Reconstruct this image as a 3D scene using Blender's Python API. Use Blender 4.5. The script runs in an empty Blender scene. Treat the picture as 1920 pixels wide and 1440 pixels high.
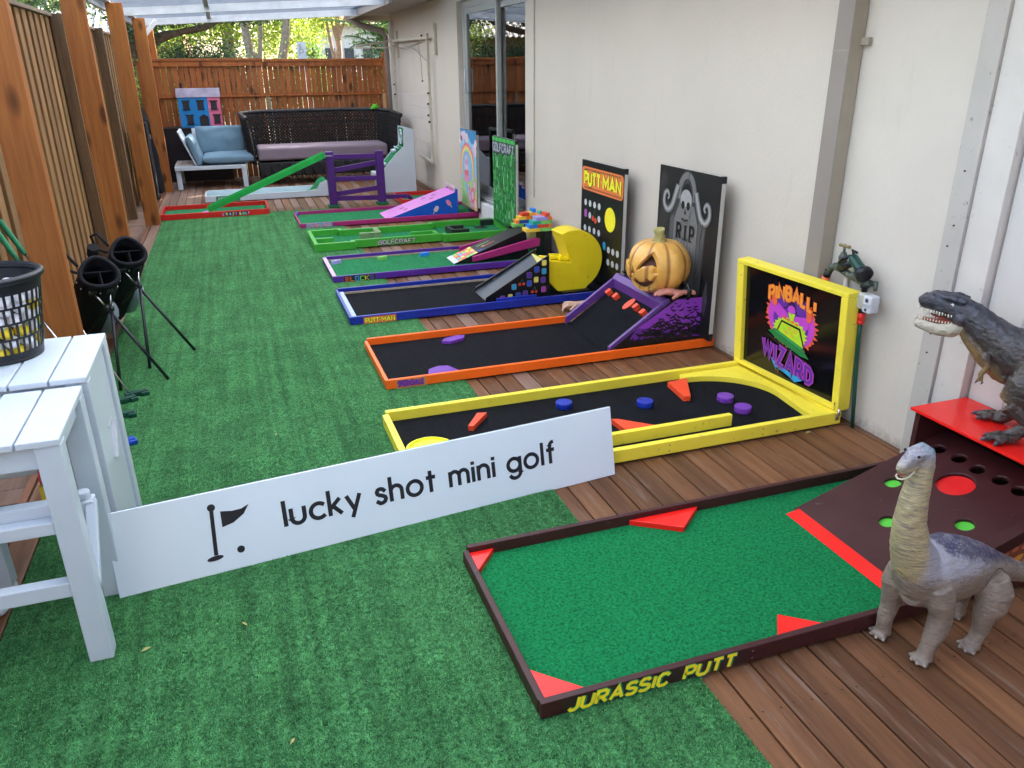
import bpy, bmesh, math, random
from mathutils import Vector, Matrix, noise
import numpy as np
random.seed(7)
R_=math.radians
sc=bpy.context.scene
# ---------------------------------------------------------------- camera, world, sun, exposure
cam=bpy.data.objects.new('camera',bpy.data.cameras.new('camera'))
sc.collection.objects.link(cam)
cam.matrix_world=Matrix(((0.94486713,0.13140088,-0.2999332,0),(-0.32732301,0.3531012,-0.87645832,0),(-0.00926062,0.92631169,0.37664424,1.55),(0,0,0,1)))
cam.data.sensor_width=36; cam.data.lens=1462/1920*36; cam.data.clip_start=.05; cam.data.clip_end=400
sc.camera=cam
SUN_AZ=Vector((.78,.62,0)).normalized(); SUN_EL=R_(33)
sd=Vector((SUN_AZ.x*math.cos(SUN_EL),SUN_AZ.y*math.cos(SUN_EL),math.sin(SUN_EL)))
sun=bpy.data.objects.new('sun',bpy.data.lights.new('sun','SUN')); sc.collection.objects.link(sun)
sun.data.energy=4.0; sun.data.angle=R_(.5); sun.data.color=(1,.93,.82)
sun.rotation_euler=sd.to_track_quat('Z','Y').to_euler(); sun.location=(6,6,8)
wd=bpy.data.worlds.new('World'); sc.world=wd; wd.use_nodes=True
nt=wd.node_tree; bg=nt.nodes['Background']; sky=nt.nodes.new('ShaderNodeTexSky'); sky.sky_type='NISHITA'
sky.sun_disc=False; sky.sun_elevation=SUN_EL; sky.sun_rotation=math.atan2(SUN_AZ.x,SUN_AZ.y)
sky.air_density=1.0; sky.dust_density=3.2; sky.ozone_density=.9
nt.links.new(sky.outputs[0],bg.inputs[0]); bg.inputs[1].default_value=.15
sc.view_settings.view_transform='Standard'; sc.view_settings.look='None'
sc.view_settings.exposure=2.78; sc.view_settings.gamma=1
sc.cycles.use_denoising=True
try:
    sc.cycles.max_bounces=8; sc.cycles.diffuse_bounces=4; sc.cycles.transparent_max_bounces=12
    sc.cycles.sample_clamp_indirect=6
except Exception: pass

# ---------------------------------------------------------------- materials
def s2l(c):
    return tuple((x/12.92 if x<=.04045 else ((x+.055)/1.055)**2.4) for x in c)
def hexc(h):
    return s2l(tuple(int(h[i:i+2],16)/255 for i in (0,2,4)))
MATS={}
def nd(t,typ,**k):
    n=t.nodes.new(typ)
    for a,b in k.items():
        if a.startswith('i_'): n.inputs[int(a[2:]) if a[2:].isdigit() else a[2:].replace('_',' ')].default_value=b
        else: setattr(n,a,b)
    return n
def base(name):
    m=bpy.data.materials.new(name); m.use_nodes=True
    t=m.node_tree; p=t.nodes['Principled BSDF']; return m,t,p
def coords(t,scale=(1,1,1),rot=(0,0,0),kind='Object'):
    tc=nd(t,'ShaderNodeTexCoord'); mp=nd(t,'ShaderNodeMapping'); mp.inputs['Scale'].default_value=scale; mp.inputs['Rotation'].default_value=rot
    t.links.new(tc.outputs[kind],mp.inputs[0]); return mp.outputs[0]
def ramp(t,fac,stops,interp='LINEAR'):
    r=nd(t,'ShaderNodeValToRGB'); r.color_ramp.interpolation=interp
    e=r.color_ramp.elements
    while len(e)<len(stops): e.new(.5)
    for i,(p,c) in enumerate(stops):
        e[i].position=p; e[i].color=(*c,1) if len(c)==3 else c
    t.links.new(fac,r.inputs[0]); return r.outputs[0]
def mixc(t,fac,a,b,mode='MIX'):
    m=nd(t,'ShaderNodeMix',data_type='RGBA',blend_type=mode)
    for s,v in ((m.inputs[0],fac),(m.inputs[6],a),(m.inputs[7],b)):
        if hasattr(v,'links') or isinstance(v,bpy.types.NodeSocket): t.links.new(v,s)
        else: s.default_value=(*v,1) if isinstance(v,tuple) and len(v)==3 else v
    return m.outputs[2]
def noi(t,vec,scale,detail=4,rough=.55,out=0):
    n=nd(t,'ShaderNodeTexNoise'); n.inputs['Scale'].default_value=scale; n.inputs['Detail'].default_value=detail; n.inputs['Roughness'].default_value=rough
    t.links.new(vec,n.inputs['Vector']); return n.outputs[out]
def bump(t,p,h,strength=.2,dist=.01,prev=None):
    b=nd(t,'ShaderNodeBump'); b.inputs['Strength'].default_value=strength; b.inputs['Distance'].default_value=dist
    t.links.new(h,b.inputs['Height'])
    if prev is not None: t.links.new(prev,b.inputs['Normal'])
    t.links.new(b.outputs[0],p.inputs['Normal']); return b.outputs[0]
def rgh(t,p,fac,a,b):
    r=nd(t,'ShaderNodeMapRange'); r.inputs['To Min'].default_value=a; r.inputs['To Max'].default_value=b
    t.links.new(fac,r.inputs[0]); t.links.new(r.outputs[0],p.inputs['Roughness'])
def paint(name,col,rough=.45,var=.12,ns=9,bs=.12,bscale=120,metal=0,wear=0,wearcol=(.35,.3,.25),coat=0):
    if name in MATS: return MATS[name]
    if isinstance(col,str): col=hexc(col)
    m,t,p=base(name); v=coords(t)
    n1=noi(t,v,ns,5); n2=noi(t,v,bscale,3)
    c=ramp(t,n1,[(.3,tuple(x*(1-var) for x in col)),(.7,tuple(min(1,x*(1+var)) for x in col))])
    if wear:
        w=noi(t,v,26,9,.75); wf=ramp(t,w,[(.635-wear*.1,(0,0,0)),(.665-wear*.1,(1,1,1))])
        c=mixc(t,wf,c,wearcol)
    p.inputs['Specular IOR Level'].default_value=.38; t.links.new(c,p.inputs['Base Color']); rgh(t,p,n1,max(0,rough-.1),min(1,rough+.12))
    if bs:
        b0=bump(t,p,n2,bs,.002)
        if 'paint' in name: bump(t,p,noi(t,coords(t,(9,160,160)),1.,3,.6),.22,.0015,b0)
    p.inputs['Metallic'].default_value=metal
    if coat: p.inputs['Coat Weight'].default_value=coat
    MATS[name]=m; return m
def flat(name,col,rough=.5,spec=.5):
    """printed ink / vinyl"""
    if name in MATS: return MATS[name]
    if isinstance(col,str): col=hexc(col)
    m,t,p=base(name); v=coords(t); n=noi(t,v,40,3)
    c=ramp(t,n,[(.3,tuple(x*.93 for x in col)),(.7,tuple(min(1,x*1.05) for x in col))])
    t.links.new(c,p.inputs['Base Color']); p.inputs['Roughness'].default_value=rough; p.inputs['Specular IOR Level'].default_value=spec
    MATS[name]=m; return m
def wood(name,c1,c2,axis=2,rough=.6,scale=22,knots=True,island=.3,bs=.25,grey=0,greycol=(.22,.2,.18),spec=.4):
    """timber with grain along the given axis"""
    if name in MATS: return MATS[name]
    m,t,p=base(name); s=[scale]*3; s[axis]=scale*.055
    tc=nd(t,'ShaderNodeTexCoord'); geo=nd(t,'ShaderNodeNewGeometry')
    mul=nd(t,'ShaderNodeVectorMath',operation='SCALE'); comb=nd(t,'ShaderNodeCombineXYZ')
    for i in range(3): t.links.new(geo.outputs['Random Per Island'],comb.inputs[i])
    t.links.new(comb.outputs[0],mul.inputs[0]); mul.inputs['Scale'].default_value=37.
    add=nd(t,'ShaderNodeVectorMath',operation='ADD'); t.links.new(tc.outputs['Object'],add.inputs[0]); t.links.new(mul.outputs[0],add.inputs[1])
    mp=nd(t,'ShaderNodeMapping'); mp.inputs['Scale'].default_value=s; t.links.new(add.outputs[0],mp.inputs[0])
    g1=noi(t,mp.outputs[0],1.0,6,.65); g2=noi(t,mp.outputs[0],5.0,4,.6)
    c=ramp(t,g1,[(.28,c1),(.72,c2)])
    dk=ramp(t,g2,[(.35,(.72,.70,.68)),(.6,(1,1,1))]); c=mixc(t,.8,c,dk,'MULTIPLY')
    isl=ramp(t,geo.outputs['Random Per Island'],[(0,(1-island,)*3),(1,(1+island*.35,1+island*.3,1+island*.25))])
    c=mixc(t,1.,c,isl,'MULTIPLY')
    if knots:
        s3=[4.2]*3; s3[axis]=1.7
        mp2=nd(t,'ShaderNodeMapping'); mp2.inputs['Scale'].default_value=s3; t.links.new(add.outputs[0],mp2.inputs[0])
        vo=nd(t,'ShaderNodeTexVoronoi'); vo.inputs['Scale'].default_value=1.6; t.links.new(mp2.outputs[0],vo.inputs['Vector'])
        kf=ramp(t,vo.outputs['Distance'],[(.12,(1,1,1)),(.26,(0,0,0))]); c=mixc(t,kf,c,tuple(x*.3 for x in c1))
    if grey:
        s4=[30]*3; s4[axis]=2.2
        mp3=nd(t,'ShaderNodeMapping'); mp3.inputs['Scale'].default_value=s4; t.links.new(add.outputs[0],mp3.inputs[0])
        gn=noi(t,mp3.outputs[0],1.,8,.7); gf=ramp(t,gn,[(.62-grey*.12,(0,0,0)),(.72-grey*.08,(grey,)*3)])
        c=mixc(t,gf,c,greycol)
    t.links.new(c,p.inputs['Base Color']); rgh(t,p,g2,rough-.12,rough+.18); bump(t,p,g2,bs,.003)
    p.inputs['Specular IOR Level'].default_value=spec
    MATS[name]=m; return m
def carpet(name,ca,cb,scale=420,bs=.6,big=.35,rough=.95):
    if name in MATS: return MATS[name]
    m,t,p=base(name); v=coords(t)
    n1=noi(t,v,scale,2,.6); n2=noi(t,v,scale*.23,3,.6); n3=noi(t,v,5,4)
    mm=nd(t,'ShaderNodeMath',operation='ADD'); t.links.new(n1,mm.inputs[0]); t.links.new(n2,mm.inputs[1])
    md=nd(t,'ShaderNodeMath',operation='MULTIPLY'); md.inputs[1].default_value=.5; t.links.new(mm.outputs[0],md.inputs[0])
    c=ramp(t,md.outputs[0],[(.38,ca),(.62,cb)])
    b=ramp(t,n3,[(.3,(1-big,)*3),(.7,(1,1,1))]); c=mixc(t,1.,c,b,'MULTIPLY')
    n4=noi(t,coords(t,(26,.8,1)),1.,4,.6); b4=ramp(t,n4,[(.34,(1-big*1.1,)*3),(.60,(1,1,1))]); c=mixc(t,1.,c,b4,'MULTIPLY')
    t.links.new(c,p.inputs['Base Color']); p.inputs['Roughness'].default_value=rough; p.inputs['Specular IOR Level'].default_value=.15
    bump(t,p,md.outputs[0],bs,.006); MATS[name]=m; return m

# ---------------------------------------------------------------- mesh helpers
V=Vector
class MB:
    def __init__(s): s.v=[];s.f=[];s.m=[];s.s=[]
    def add(s,vs,fs,mi=0,sm=False):
        o=len(s.v); s.v+= [tuple(a) for a in vs]; s.f+=[tuple(i+o for i in f) for f in fs]; s.m+=[mi]*len(fs); s.s+=[sm]*len(fs); return s
    def box(s,x0,x1,y0,y1,z0,z1,mi=0):
        vs=[(x,y,z) for z in (z0,z1) for y in (y0,y1) for x in (x0,x1)]
        return s.add(vs,[(0,2,3,1),(4,5,7,6),(0,1,5,4),(2,6,7,3),(0,4,6,2),(1,3,7,5)],mi)
    def obox(s,c,a,b,d,mi=0):
        """box from centre and three half vectors"""
        c,a,b,d=V(c),V(a),V(b),V(d)
        if a.cross(b).dot(d)<0: a=-a
        vs=[c+i*a+j*b+k*d for k in (-1,1) for j in (-1,1) for i in (-1,1)]
        return s.add(vs,[(0,2,3,1),(4,5,7,6),(0,1,5,4),(2,6,7,3),(0,4,6,2),(1,3,7,5)],mi)
    def beam(s,p,q,w,h,up=(0,0,1),mi=0):
        """bar of section w x h from p to q"""
        p,q=V(p),V(q); d=q-p; u=V(up); sx=d.cross(u).normalized(); uy=sx.cross(d).normalized()
        return s.obox((p+q)/2,d/2,sx*w/2,uy*h/2,mi)
    def prism(s,pts,off,mi=0,mi2=None):
        pts=[V(p) for p in pts]; off=V(off); n=len(pts)
        nn=sum(((pts[i]-pts[0]).cross(pts[(i+1)%n]-pts[0]) for i in range(n)),V())
        if nn.dot(off)>0: pts=pts[::-1]
        o=len(s.v); s.v+=[tuple(a) for a in pts]+[tuple(a+off) for a in pts]
        s.f.append(tuple(range(o,o+n))); s.f.append(tuple(range(o+2*n-1,o+n-1,-1))); s.m+=[mi,mi]; s.s+=[False]*2
        for i in range(n):
            j=(i+1)%n; s.f.append((o+i,o+n+i,o+n+j,o+j)); s.m.append(mi if mi2 is None else mi2); s.s.append(False)
        return s
    def tube(s,pts,rad,seg=12,mi=0,sm=True,cap=True,flat=None):
        """swept tube; rad = number/list, flat=(up vector, list of ratios) squashes along the up vector"""
        pts=[V(p) for p in pts]; n=len(pts)
        if not hasattr(rad,'__len__'): rad=[rad]*n
        ref=V((0,0,1)) if flat is None else V(flat[0])
        rings=[]; prev=None
        for i,p in enumerate(pts):
            d=(pts[min(i+1,n-1)]-pts[max(i-1,0)])
            if d.length<1e-9: d=V((0,0,1))
            d.normalize()
            if prev is None or flat is not None:
                u=ref-d*ref.dot(d)
                if u.length<1e-3: u=V((1,0,0))-d*d.x
                if u.length<1e-3: u=V((0,1,0))-d*d.y
            else: u=prev-d*prev.dot(d)
            u.normalize(); w=d.cross(u); prev=u
            k=1 if flat is None else (flat[1][i] if hasattr(flat[1],'__len__') else flat[1])
            rings.append([p+(u*math.cos(a)*k+w*math.sin(a))*rad[i] for a in [2*math.pi*j/seg for j in range(seg)]])
        o=len(s.v)
        for r in rings: s.v+=[tuple(a) for a in r]
        for i in range(n-1):
            for j in range(seg):
                k=(j+1)%seg; s.f.append((o+i*seg+j,o+i*seg+k,o+(i+1)*seg+k,o+(i+1)*seg+j)); s.m.append(mi); s.s.append(sm)
        if cap:
            s.f.append(tuple(o+j for j in range(seg-1,-1,-1))); s.f.append(tuple(o+(n-1)*seg+j for j in range(seg))); s.m+=[mi]*2; s.s+=[False]*2
        return s
    def cyl(s,p,q,r,seg=20,mi=0,r2=None): 
        return s.tube([p,q],[r,r if r2 is None else r2],seg,mi)
    def lathe(s,prof,c=(0,0,0),seg=32,mi=0,sm=True,wob=None):
        o=len(s.v); n=len(prof); c=V(c)
        for i in range(n):
            for j in range(seg):
                a=2*math.pi*j/seg; r=prof[i][0]*(1 if wob is None else wob(a,i))
                s.v.append((c.x+r*math.cos(a),c.y+r*math.sin(a),c.z+prof[i][1]))
        for i in range(n-1):
            for j in range(seg):
                k=(j+1)%seg; s.f.append((o+i*seg+j,o+i*seg+k,o+(i+1)*seg+k,o+(i+1)*seg+j)); s.m.append(mi); s.s.append(sm)
        return s
    def ball(s,c,r,seg=16,mi=0,sc_=(1,1,1)):
        c=V(c); rg=seg//2; o=len(s.v)
        s.v.append((c.x,c.y,c.z+r*sc_[2]))
        for i in range(1,rg):
            t=math.pi*i/rg
            for j in range(seg):
                a=2*math.pi*j/seg; s.v.append((c.x+r*sc_[0]*math.sin(t)*math.cos(a),c.y+r*sc_[1]*math.sin(t)*math.sin(a),c.z+r*sc_[2]*math.cos(t)))
        s.v.append((c.x,c.y,c.z-r*sc_[2])); L=len(s.v)-1
        for j in range(seg):
            k=(j+1)%seg; s.f.append((o,o+1+j,o+1+k)); s.f.append((L,L-seg+k,L-seg+j)); s.m+=[mi]*2; s.s+=[True]*2
            for i in range(rg-2):
                a=o+1+i*seg; s.f.append((a+j,a+seg+j,a+seg+k,a+k)); s.m.append(mi); s.s.append(True)
        return s
    def build(s,name,mats,parent=None,bevel=0,label=None,seg=2,subsurf=0,loc=None):
        me=bpy.data.meshes.new(name); me.from_pydata(s.v,[],s.f)
        if not isinstance(mats,(list,tuple)): mats=[mats]
        for m in mats: me.materials.append(m)
        me.polygons.foreach_set('material_index',s.m); me.polygons.foreach_set('use_smooth',s.s); me.update()
        o=bpy.data.objects.new(name,me); sc.collection.objects.link(o)
        if parent is not None:
            o.parent=parent; 
            wl=parent_world(parent); o.matrix_parent_inverse=wl.inverted()
        if bevel:
            b=o.modifiers.new('bevel','BEVEL'); b.width=bevel; b.segments=seg; b.limit_method='ANGLE'; b.angle_limit=R_(40)
            b.harden_normals=False
        if subsurf:
            b=o.modifiers.new('sub','SUBSURF'); b.levels=subsurf; b.render_levels=subsurf
        if label: o['label']=label
        return o
def parent_world(o):
    # meshes are modelled in place, so only an Empty carries an offset
    return Matrix.Translation(o.location) if o.type=='EMPTY' else Matrix.Identity(4)
def thing(name,label,cat,loc=(0,0,0),group=None,kind=None):
    o=bpy.data.objects.new(name,None); sc.collection.objects.link(o); o.location=loc; o.empty_display_size=.1
    o['label']=label; o['category']=cat
    if group: o['group']=group
    if kind: o['kind']=kind
    return o
def tag(o,label,cat,group=None,kind=None):
    o['label']=label; o['category']=cat
    if group: o['group']=group
    if kind: o['kind']=kind
    return o
def struct(o): o['kind']='structure'; return o
def copy_thing(o,loc=None,label=None,group=None):
    c=o.copy(); sc.collection.objects.link(c)
    for ch in list(o.children):
        d=ch.copy(); sc.collection.objects.link(d); d.parent=c
        for g in list(ch.children):
            e=g.copy(); sc.collection.objects.link(e); e.parent=d
    if loc is not None: c.location=loc
    if label: c['label']=label
    if group: c['group']=group
    return c
# ---- flat art on a plane
class FR:
    def __init__(s,o,u,v): s.o=V(o); s.u=V(u).normalized(); s.v=V(v).normalized(); s.n=s.u.cross(s.v).normalized()
    def P(s,a,b,h=0): return s.o+s.u*a+s.v*b+s.n*h
def poly(mb,fr,pts,h,mi): 
    a=sum(pts[i][0]*pts[(i+1)%len(pts)][1]-pts[(i+1)%len(pts)][0]*pts[i][1] for i in range(len(pts)))
    if a<0: pts=pts[::-1]
    mb.add([fr.P(x,y,h) for x,y in pts],[tuple(range(len(pts)))],mi)
def rect(mb,fr,x0,y0,x1,y1,h,mi): poly(mb,fr,[(x0,y0),(x1,y0),(x1,y1),(x0,y1)],h,mi)
def ell(mb,fr,cx,cy,rx,ry,h,mi,n=20,a0=0,a1=360,rot=0):
    c,s_=math.cos(R_(rot)),math.sin(R_(rot)); full=abs(a1-a0)>=360
    pts=[]
    for i in range(n if full else n+1):
        a=R_(a0+(a1-a0)*i/n); x,y=rx*math.cos(a),ry*math.sin(a); pts.append((cx+x*c-y*s_,cy+x*s_+y*c))
    poly(mb,fr,pts,h,mi)
def rrect(mb,fr,x0,y0,x1,y1,r,h,mi):
    pts=[]
    for cx,cy,a in ((x1-r,y1-r,0),(x0+r,y1-r,90),(x0+r,y0+r,180),(x1-r,y0+r,270)):
        for k in range(5): t=R_(a+k*22.5); pts.append((cx+r*math.cos(t),cy+r*math.sin(t)))
    poly(mb,fr,pts,h,mi)
def ribbon(mb,fr,pts,w,h,mi,closed=False,taper=None,cap=0):
    pts=[V((p[0],p[1])) for p in pts]; n=len(pts)
    if cap and not closed and n>1:
        d0=(pts[0]-pts[1]).normalized(); d1=(pts[-1]-pts[-2]).normalized(); pts=[pts[0]+d0*cap]+pts+[pts[-1]+d1*cap]; n+=2
    L=[];Rr=[]
    for i in range(n):
        a=pts[i-1] if (i>0 or closed) else None; b=pts[(i+1)%n] if (i<n-1 or closed) else None
        d1=(pts[i]-a).normalized() if a is not None else None; d2=(b-pts[i]).normalized() if b is not None else None
        if d1 is None: d1=d2
        if d2 is None: d2=d1
        t=d1+d2
        if t.length<1e-5: t=d1.copy()
        t.normalize(); nn=V((-t.y,t.x)); k=1/max(.5,abs(nn.dot(V((-d1.y,d1.x)))))
        ww=w*(1 if taper is None else taper[i])/2
        L.append(pts[i]+nn*ww*k); Rr.append(pts[i]-nn*ww*k)
    vs=[fr.P(p.x,p.y,h) for p in L]+[fr.P(p.x,p.y,h) for p in Rr]
    m=n if closed else n-1
    mb.add(vs,[(n+i,n+(i+1)%n,(i+1)%n,i) for i in range(m)],mi)
def arc(cx,cy,r,a0,a1,n=10,ry=None):
    ry=r if ry is None else ry
    return [(cx+r*math.cos(R_(a0+(a1-a0)*i/n)),cy+ry*math.sin(R_(a0+(a1-a0)*i/n))) for i in range(n+1)]
# glyphs: (advance, strokes); capital height 1
def _O(w=.7): return arc(w/2,.5,w/2,90,450,16,.5)
UP={'A':(.72,[[(0,0),(.36,1),(.72,0)],[(.13,.33),(.59,.33)]]),
'B':(.6,[[(0,0),(0,1),(.4,1),(.56,.88),(.56,.66),(.4,.53),(0,.53)],[(.4,.53),(.6,.4),(.6,.13),(.42,0),(0,0)]]),
'C':(.62,[[(.62,.8),(.45,1),(.16,1),(0,.8),(0,.2),(.16,0),(.45,0),(.62,.2)]]),
'D':(.64,[[(0,0),(0,1),(.36,1),(.64,.75),(.64,.25),(.36,0),(0,0)]]),
'E':(.54,[[(.54,1),(0,1),(0,0),(.54,0)],[(0,.52),(.45,.52)]]),
'F':(.52,[[(.52,1),(0,1),(0,0)],[(0,.52),(.42,.52)]]),
'G':(.64,[[(.62,.8),(.45,1),(.16,1),(0,.8),(0,.2),(.16,0),(.48,0),(.64,.18),(.64,.48),(.36,.48)]]),
'I':(.08,[[(.04,0),(.04,1)]]),
'J':(.5,[[(.5,1),(.5,.2),(.34,0),(.14,0),(0,.2)]]),
'K':(.6,[[(0,0),(0,1)],[(.58,1),(.04,.45)],[(.2,.6),(.62,0)]]),
'L':(.5,[[(0,1),(0,0),(.5,0)]]),
'M':(.78,[[(0,0),(0,1),(.39,.35),(.78,1),(.78,0)]]),
'N':(.62,[[(0,0),(0,1),(.62,0),(.62,1)]]),
'O':(.66,[[(.33,0),(.14,0),(0,.2),(0,.8),(.14,1),(.5,1),(.66,.8),(.66,.2),(.5,0),(.33,0)]]),
'P':(.58,[[(0,0),(0,1),(.42,1),(.58,.86),(.58,.58),(.42,.43),(0,.43)]]),
'R':(.62,[[(0,0),(0,1),(.42,1),(.58,.86),(.58,.6),(.42,.46),(0,.46)],[(.3,.46),(.62,0)]]),
'S':(.58,[[(.56,.84),(.42,1),(.14,1),(0,.84),(0,.64),(.14,.53),(.44,.47),(.58,.36),(.58,.16),(.44,0),(.14,0),(0,.15)]]),
'T':(.62,[[(0,1),(.62,1)],[(.31,1),(.31,0)]]),
'U':(.64,[[(0,1),(0,.2),(.15,0),(.49,0),(.64,.2),(.64,1)]]),
'V':(.7,[[(0,1),(.35,0),(.7,1)]]),
'W':(.98,[[(0,1),(.24,0),(.49,.72),(.74,0),(.98,1)]]),
'Y':(.66,[[(0,1),(.33,.48),(.66,1)],[(.33,.48),(.33,0)]]),
'Z':(.6,[[(0,1),(.6,1),(0,0),(.6,0)]]),
'.':(.06,[[(0,.04),(.1,.04)]]),'-':(.16,[[(.0,.5),(.16,.5)]]),' ':(.3,[]),
'!':(.1,[[(.05,1),(.05,.3)],[(.05,.1),(.05,0)]])}
x_=.62
LO={'l':(.0,[[(0,0),(0,1)]]),
'u':(.5,[[(0,x_),(0,.25)]+arc(.25,.25,.25,180,360,10)+[(.5,x_)]]),
'c':(.5,[arc(.31,.31,.31,48,312,16)]),
'k':(.46,[[(0,0),(0,1)],[(.40,x_),(.03,.27)],[(.13,.36),(.44,0)]]),
'y':(.52,[[(0,x_),(.27,.02)],[(.52,x_),(.17,-.28)]]),
's':(.36,[[(.35,.5),(.27,.59),(.17,.62),(.07,.59),(.02,.5),(.04,.41),(.13,.35),(.24,.31),(.34,.25),(.37,.16),(.33,.06),(.22,0),(.12,.0),(.0,.1)]]),
'h':(.46,[[(0,0),(0,1)],[(0,.36)]+arc(.23,.39,.23,180,0,10)+[(.46,0)]]),
'o':(.62,[arc(.31,.31,.31,90,450,22)]),
't':(.34,[[(.15,0),(.15,.88)],[(0,x_),(.34,x_)]]),
'm':(.8,[[(0,0),(0,x_)],[(0,.4)]+arc(.2,.42,.2,180,0,9)+[(.4,0)],[(.4,.4)]+arc(.6,.42,.2,180,0,9)+[(.8,0)]]),
'i':(.0,[[(0,0),(0,x_)],[(0,.78),(0,.86)]]),
'n':(.46,[[(0,0),(0,x_)],[(0,.37)]+arc(.23,.39,.23,180,0,10)+[(.46,0)]]),
'g':(.58,[arc(.29,.31,.29,90,450,20),[(.58,x_),(.58,-.04)]+arc(.31,-.04,.27,0,-150,10)]),
'f':(.34,[[(.15,0),(.15,.8)]+arc(.33,.8,.18,180,95,6),[(0,x_),(.33,x_)]]),' ':(.20,[])}
def text(mb,fr,s,x,y,h,wt,mi,h0,font=UP,sp=.22,shear=0,cap=0,warp=None,width=None,step=.00012):
    tot=sum(font[c][0]+sp for c in s)-sp; sx=1.0
    if width: sx=width/(tot*h)
    k=0; cx=0
    for c in s:
        adv,st=font[c]
        for pl in st:
            pts=[]
            for (a,b) in pl:
                X=x+(cx+a)*h*sx+b*h*shear; Y_=y+b*h
                if warp: X,Y_=warp(X,Y_,b)
                pts.append((X,Y_))
            ribbon(mb,fr,pts,wt,h0+(k%5)*step,mi,cap=cap); k+=1
        cx+=adv+sp
    return tot*h*sx
# ================================================================ MATERIALS
W_DECK=wood('deck_timber',(.12,.050,.024),(.26,.118,.052),1,.5,16,False,.38,.4,.60,(.21,.155,.12),.25)
W_DECKG=wood('deck_timber_weathered',(.17,.098,.07),(.27,.17,.125),1,.6,16,False,.25,.3,.3)
W_EDGE=wood('edge_timber',(.17,.065,.035),(.27,.115,.06),1,.55,16,False,.15)
W_POST=wood('orange_stained_timber',(.31,.092,.018),(.48,.18,.042),2,.6,13,True,.18,.3,0,(0,0,0),.3)
W_POSTF=wood('far_stained_timber',(.29,.078,.016),(.44,.145,.036),2,.6,13,True,.25,.15)
W_PAL=wood('paling_timber',(.24,.115,.04),(.40,.22,.085),2,.75,20,False,.35,.2)
W_PAL_SHADE=wood('paling_timber_recess_shade',(.055,.022,.010),(.11,.045,.02),2,.8,20,False,.2)  # shade of the recesses between front boards is put into this darker tone
W_CAP=wood('cap_timber',(.30,.21,.15),(.42,.31,.23),1,.7,16,False,.2)
W_ROUGH=wood('rough_sawn_post',(.13,.075,.038),(.24,.14,.07),2,.85,26,False,.2,.6)
RENDER=paint('painted_render',(.58,.525,.455),.8,.045,1.3,.7,55,wear=.0)
RENDERR=paint('rough_render',(.60,.55,.48),.8,.05,2,1.0,34)
SIDING=paint('painted_board',(.60,.55,.50),.6,.04,3,.15,60)
TRIMG=paint('grey_trim_paint',(.47,.44,.40),.55,.05,5,.2,60,wear=.25,wearcol=(.2,.19,.17))
TRIMW=paint('white_trim_paint',(.62,.58,.53),.5,.05,5,.25,50,wear=.02,wearcol=(.3,.28,.25))
PIPEC=paint('downpipe_brown',(.27,.235,.205),.5,.05,4,.1,60)
PIPEO=paint('downpipe_olive',(.34,.30,.235),.55,.1,4,.1,60)
ALU=paint('aluminium_frame',(.42,.44,.43),.4,.05,6,.05,90,.3)
WHITE=paint('white_powdercoat',(.54,.61,.68),.38,.03,5,.05,150)
WHITEW=paint('white_board',(.70,.78,.86),.33,.015,2,.02,150)
BLACK=paint('black_plastic',(.012,.013,.018),.4,.2,8,.1,90)
BLACKF=paint('black_fabric',(.0075,.008,.012),.95,.25,30,.35,500)
GREYF=paint('grey_bag_fabric',(.34,.40,.50),.9,.1,12,.35,300)
STEEL=paint('chrome_steel',(.62,.62,.64),.16,.05,8,0,100,1.0)
BRASS=paint('aged_brass',(.30,.235,.11),.42,.25,40,.3,200,.85)
BRONZE=paint('tarnished_bronze',(.10,.12,.10),.62,.45,50,.6,160,.4,wear=.5,wearcol=(.06,.14,.11))
TURF=carpet('artificial_grass',(.013,.075,.024),(.11,.37,.125),330,.8,.34)
CG=carpet('green_felt_carpet',(.002,.075,.022),(.011,.26,.080),420,.7,.05)
CG2=carpet('teal_green_carpet',(.008,.12,.04),(.03,.28,.11),330,.5,.16)
CB=carpet('black_carpet',(.0035,.004,.006),(.010,.011,.016),330,.4,.25)
# glass
m,t,p=base('window_glass'); t.nodes.remove(p); out=t.nodes['Material Output']
tr=nd(t,'ShaderNodeBsdfTransparent'); tr.inputs[0].default_value=(.55,.6,.6,1); gl=nd(t,'ShaderNodeBsdfGlossy'); gl.inputs['Roughness'].default_value=.01; gl.inputs[0].default_value=(.9,.92,.95,1)
lw=nd(t,'ShaderNodeLayerWeight'); lw.inputs[0].default_value=.45; mr=nd(t,'ShaderNodeMapRange'); mr.inputs['To Min'].default_value=.10; mr.inputs['To Max'].default_value=.95
t.links.new(lw.outputs['Fresnel'],mr.inputs[0]); mx=nd(t,'ShaderNodeMixShader'); t.links.new(mr.outputs[0],mx.inputs[0]); t.links.new(tr.outputs[0],mx.inputs[1]); t.links.new(gl.outputs[0],mx.inputs[2]); t.links.new(mx.outputs[0],out.inputs[0])
GLASS=m
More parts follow.
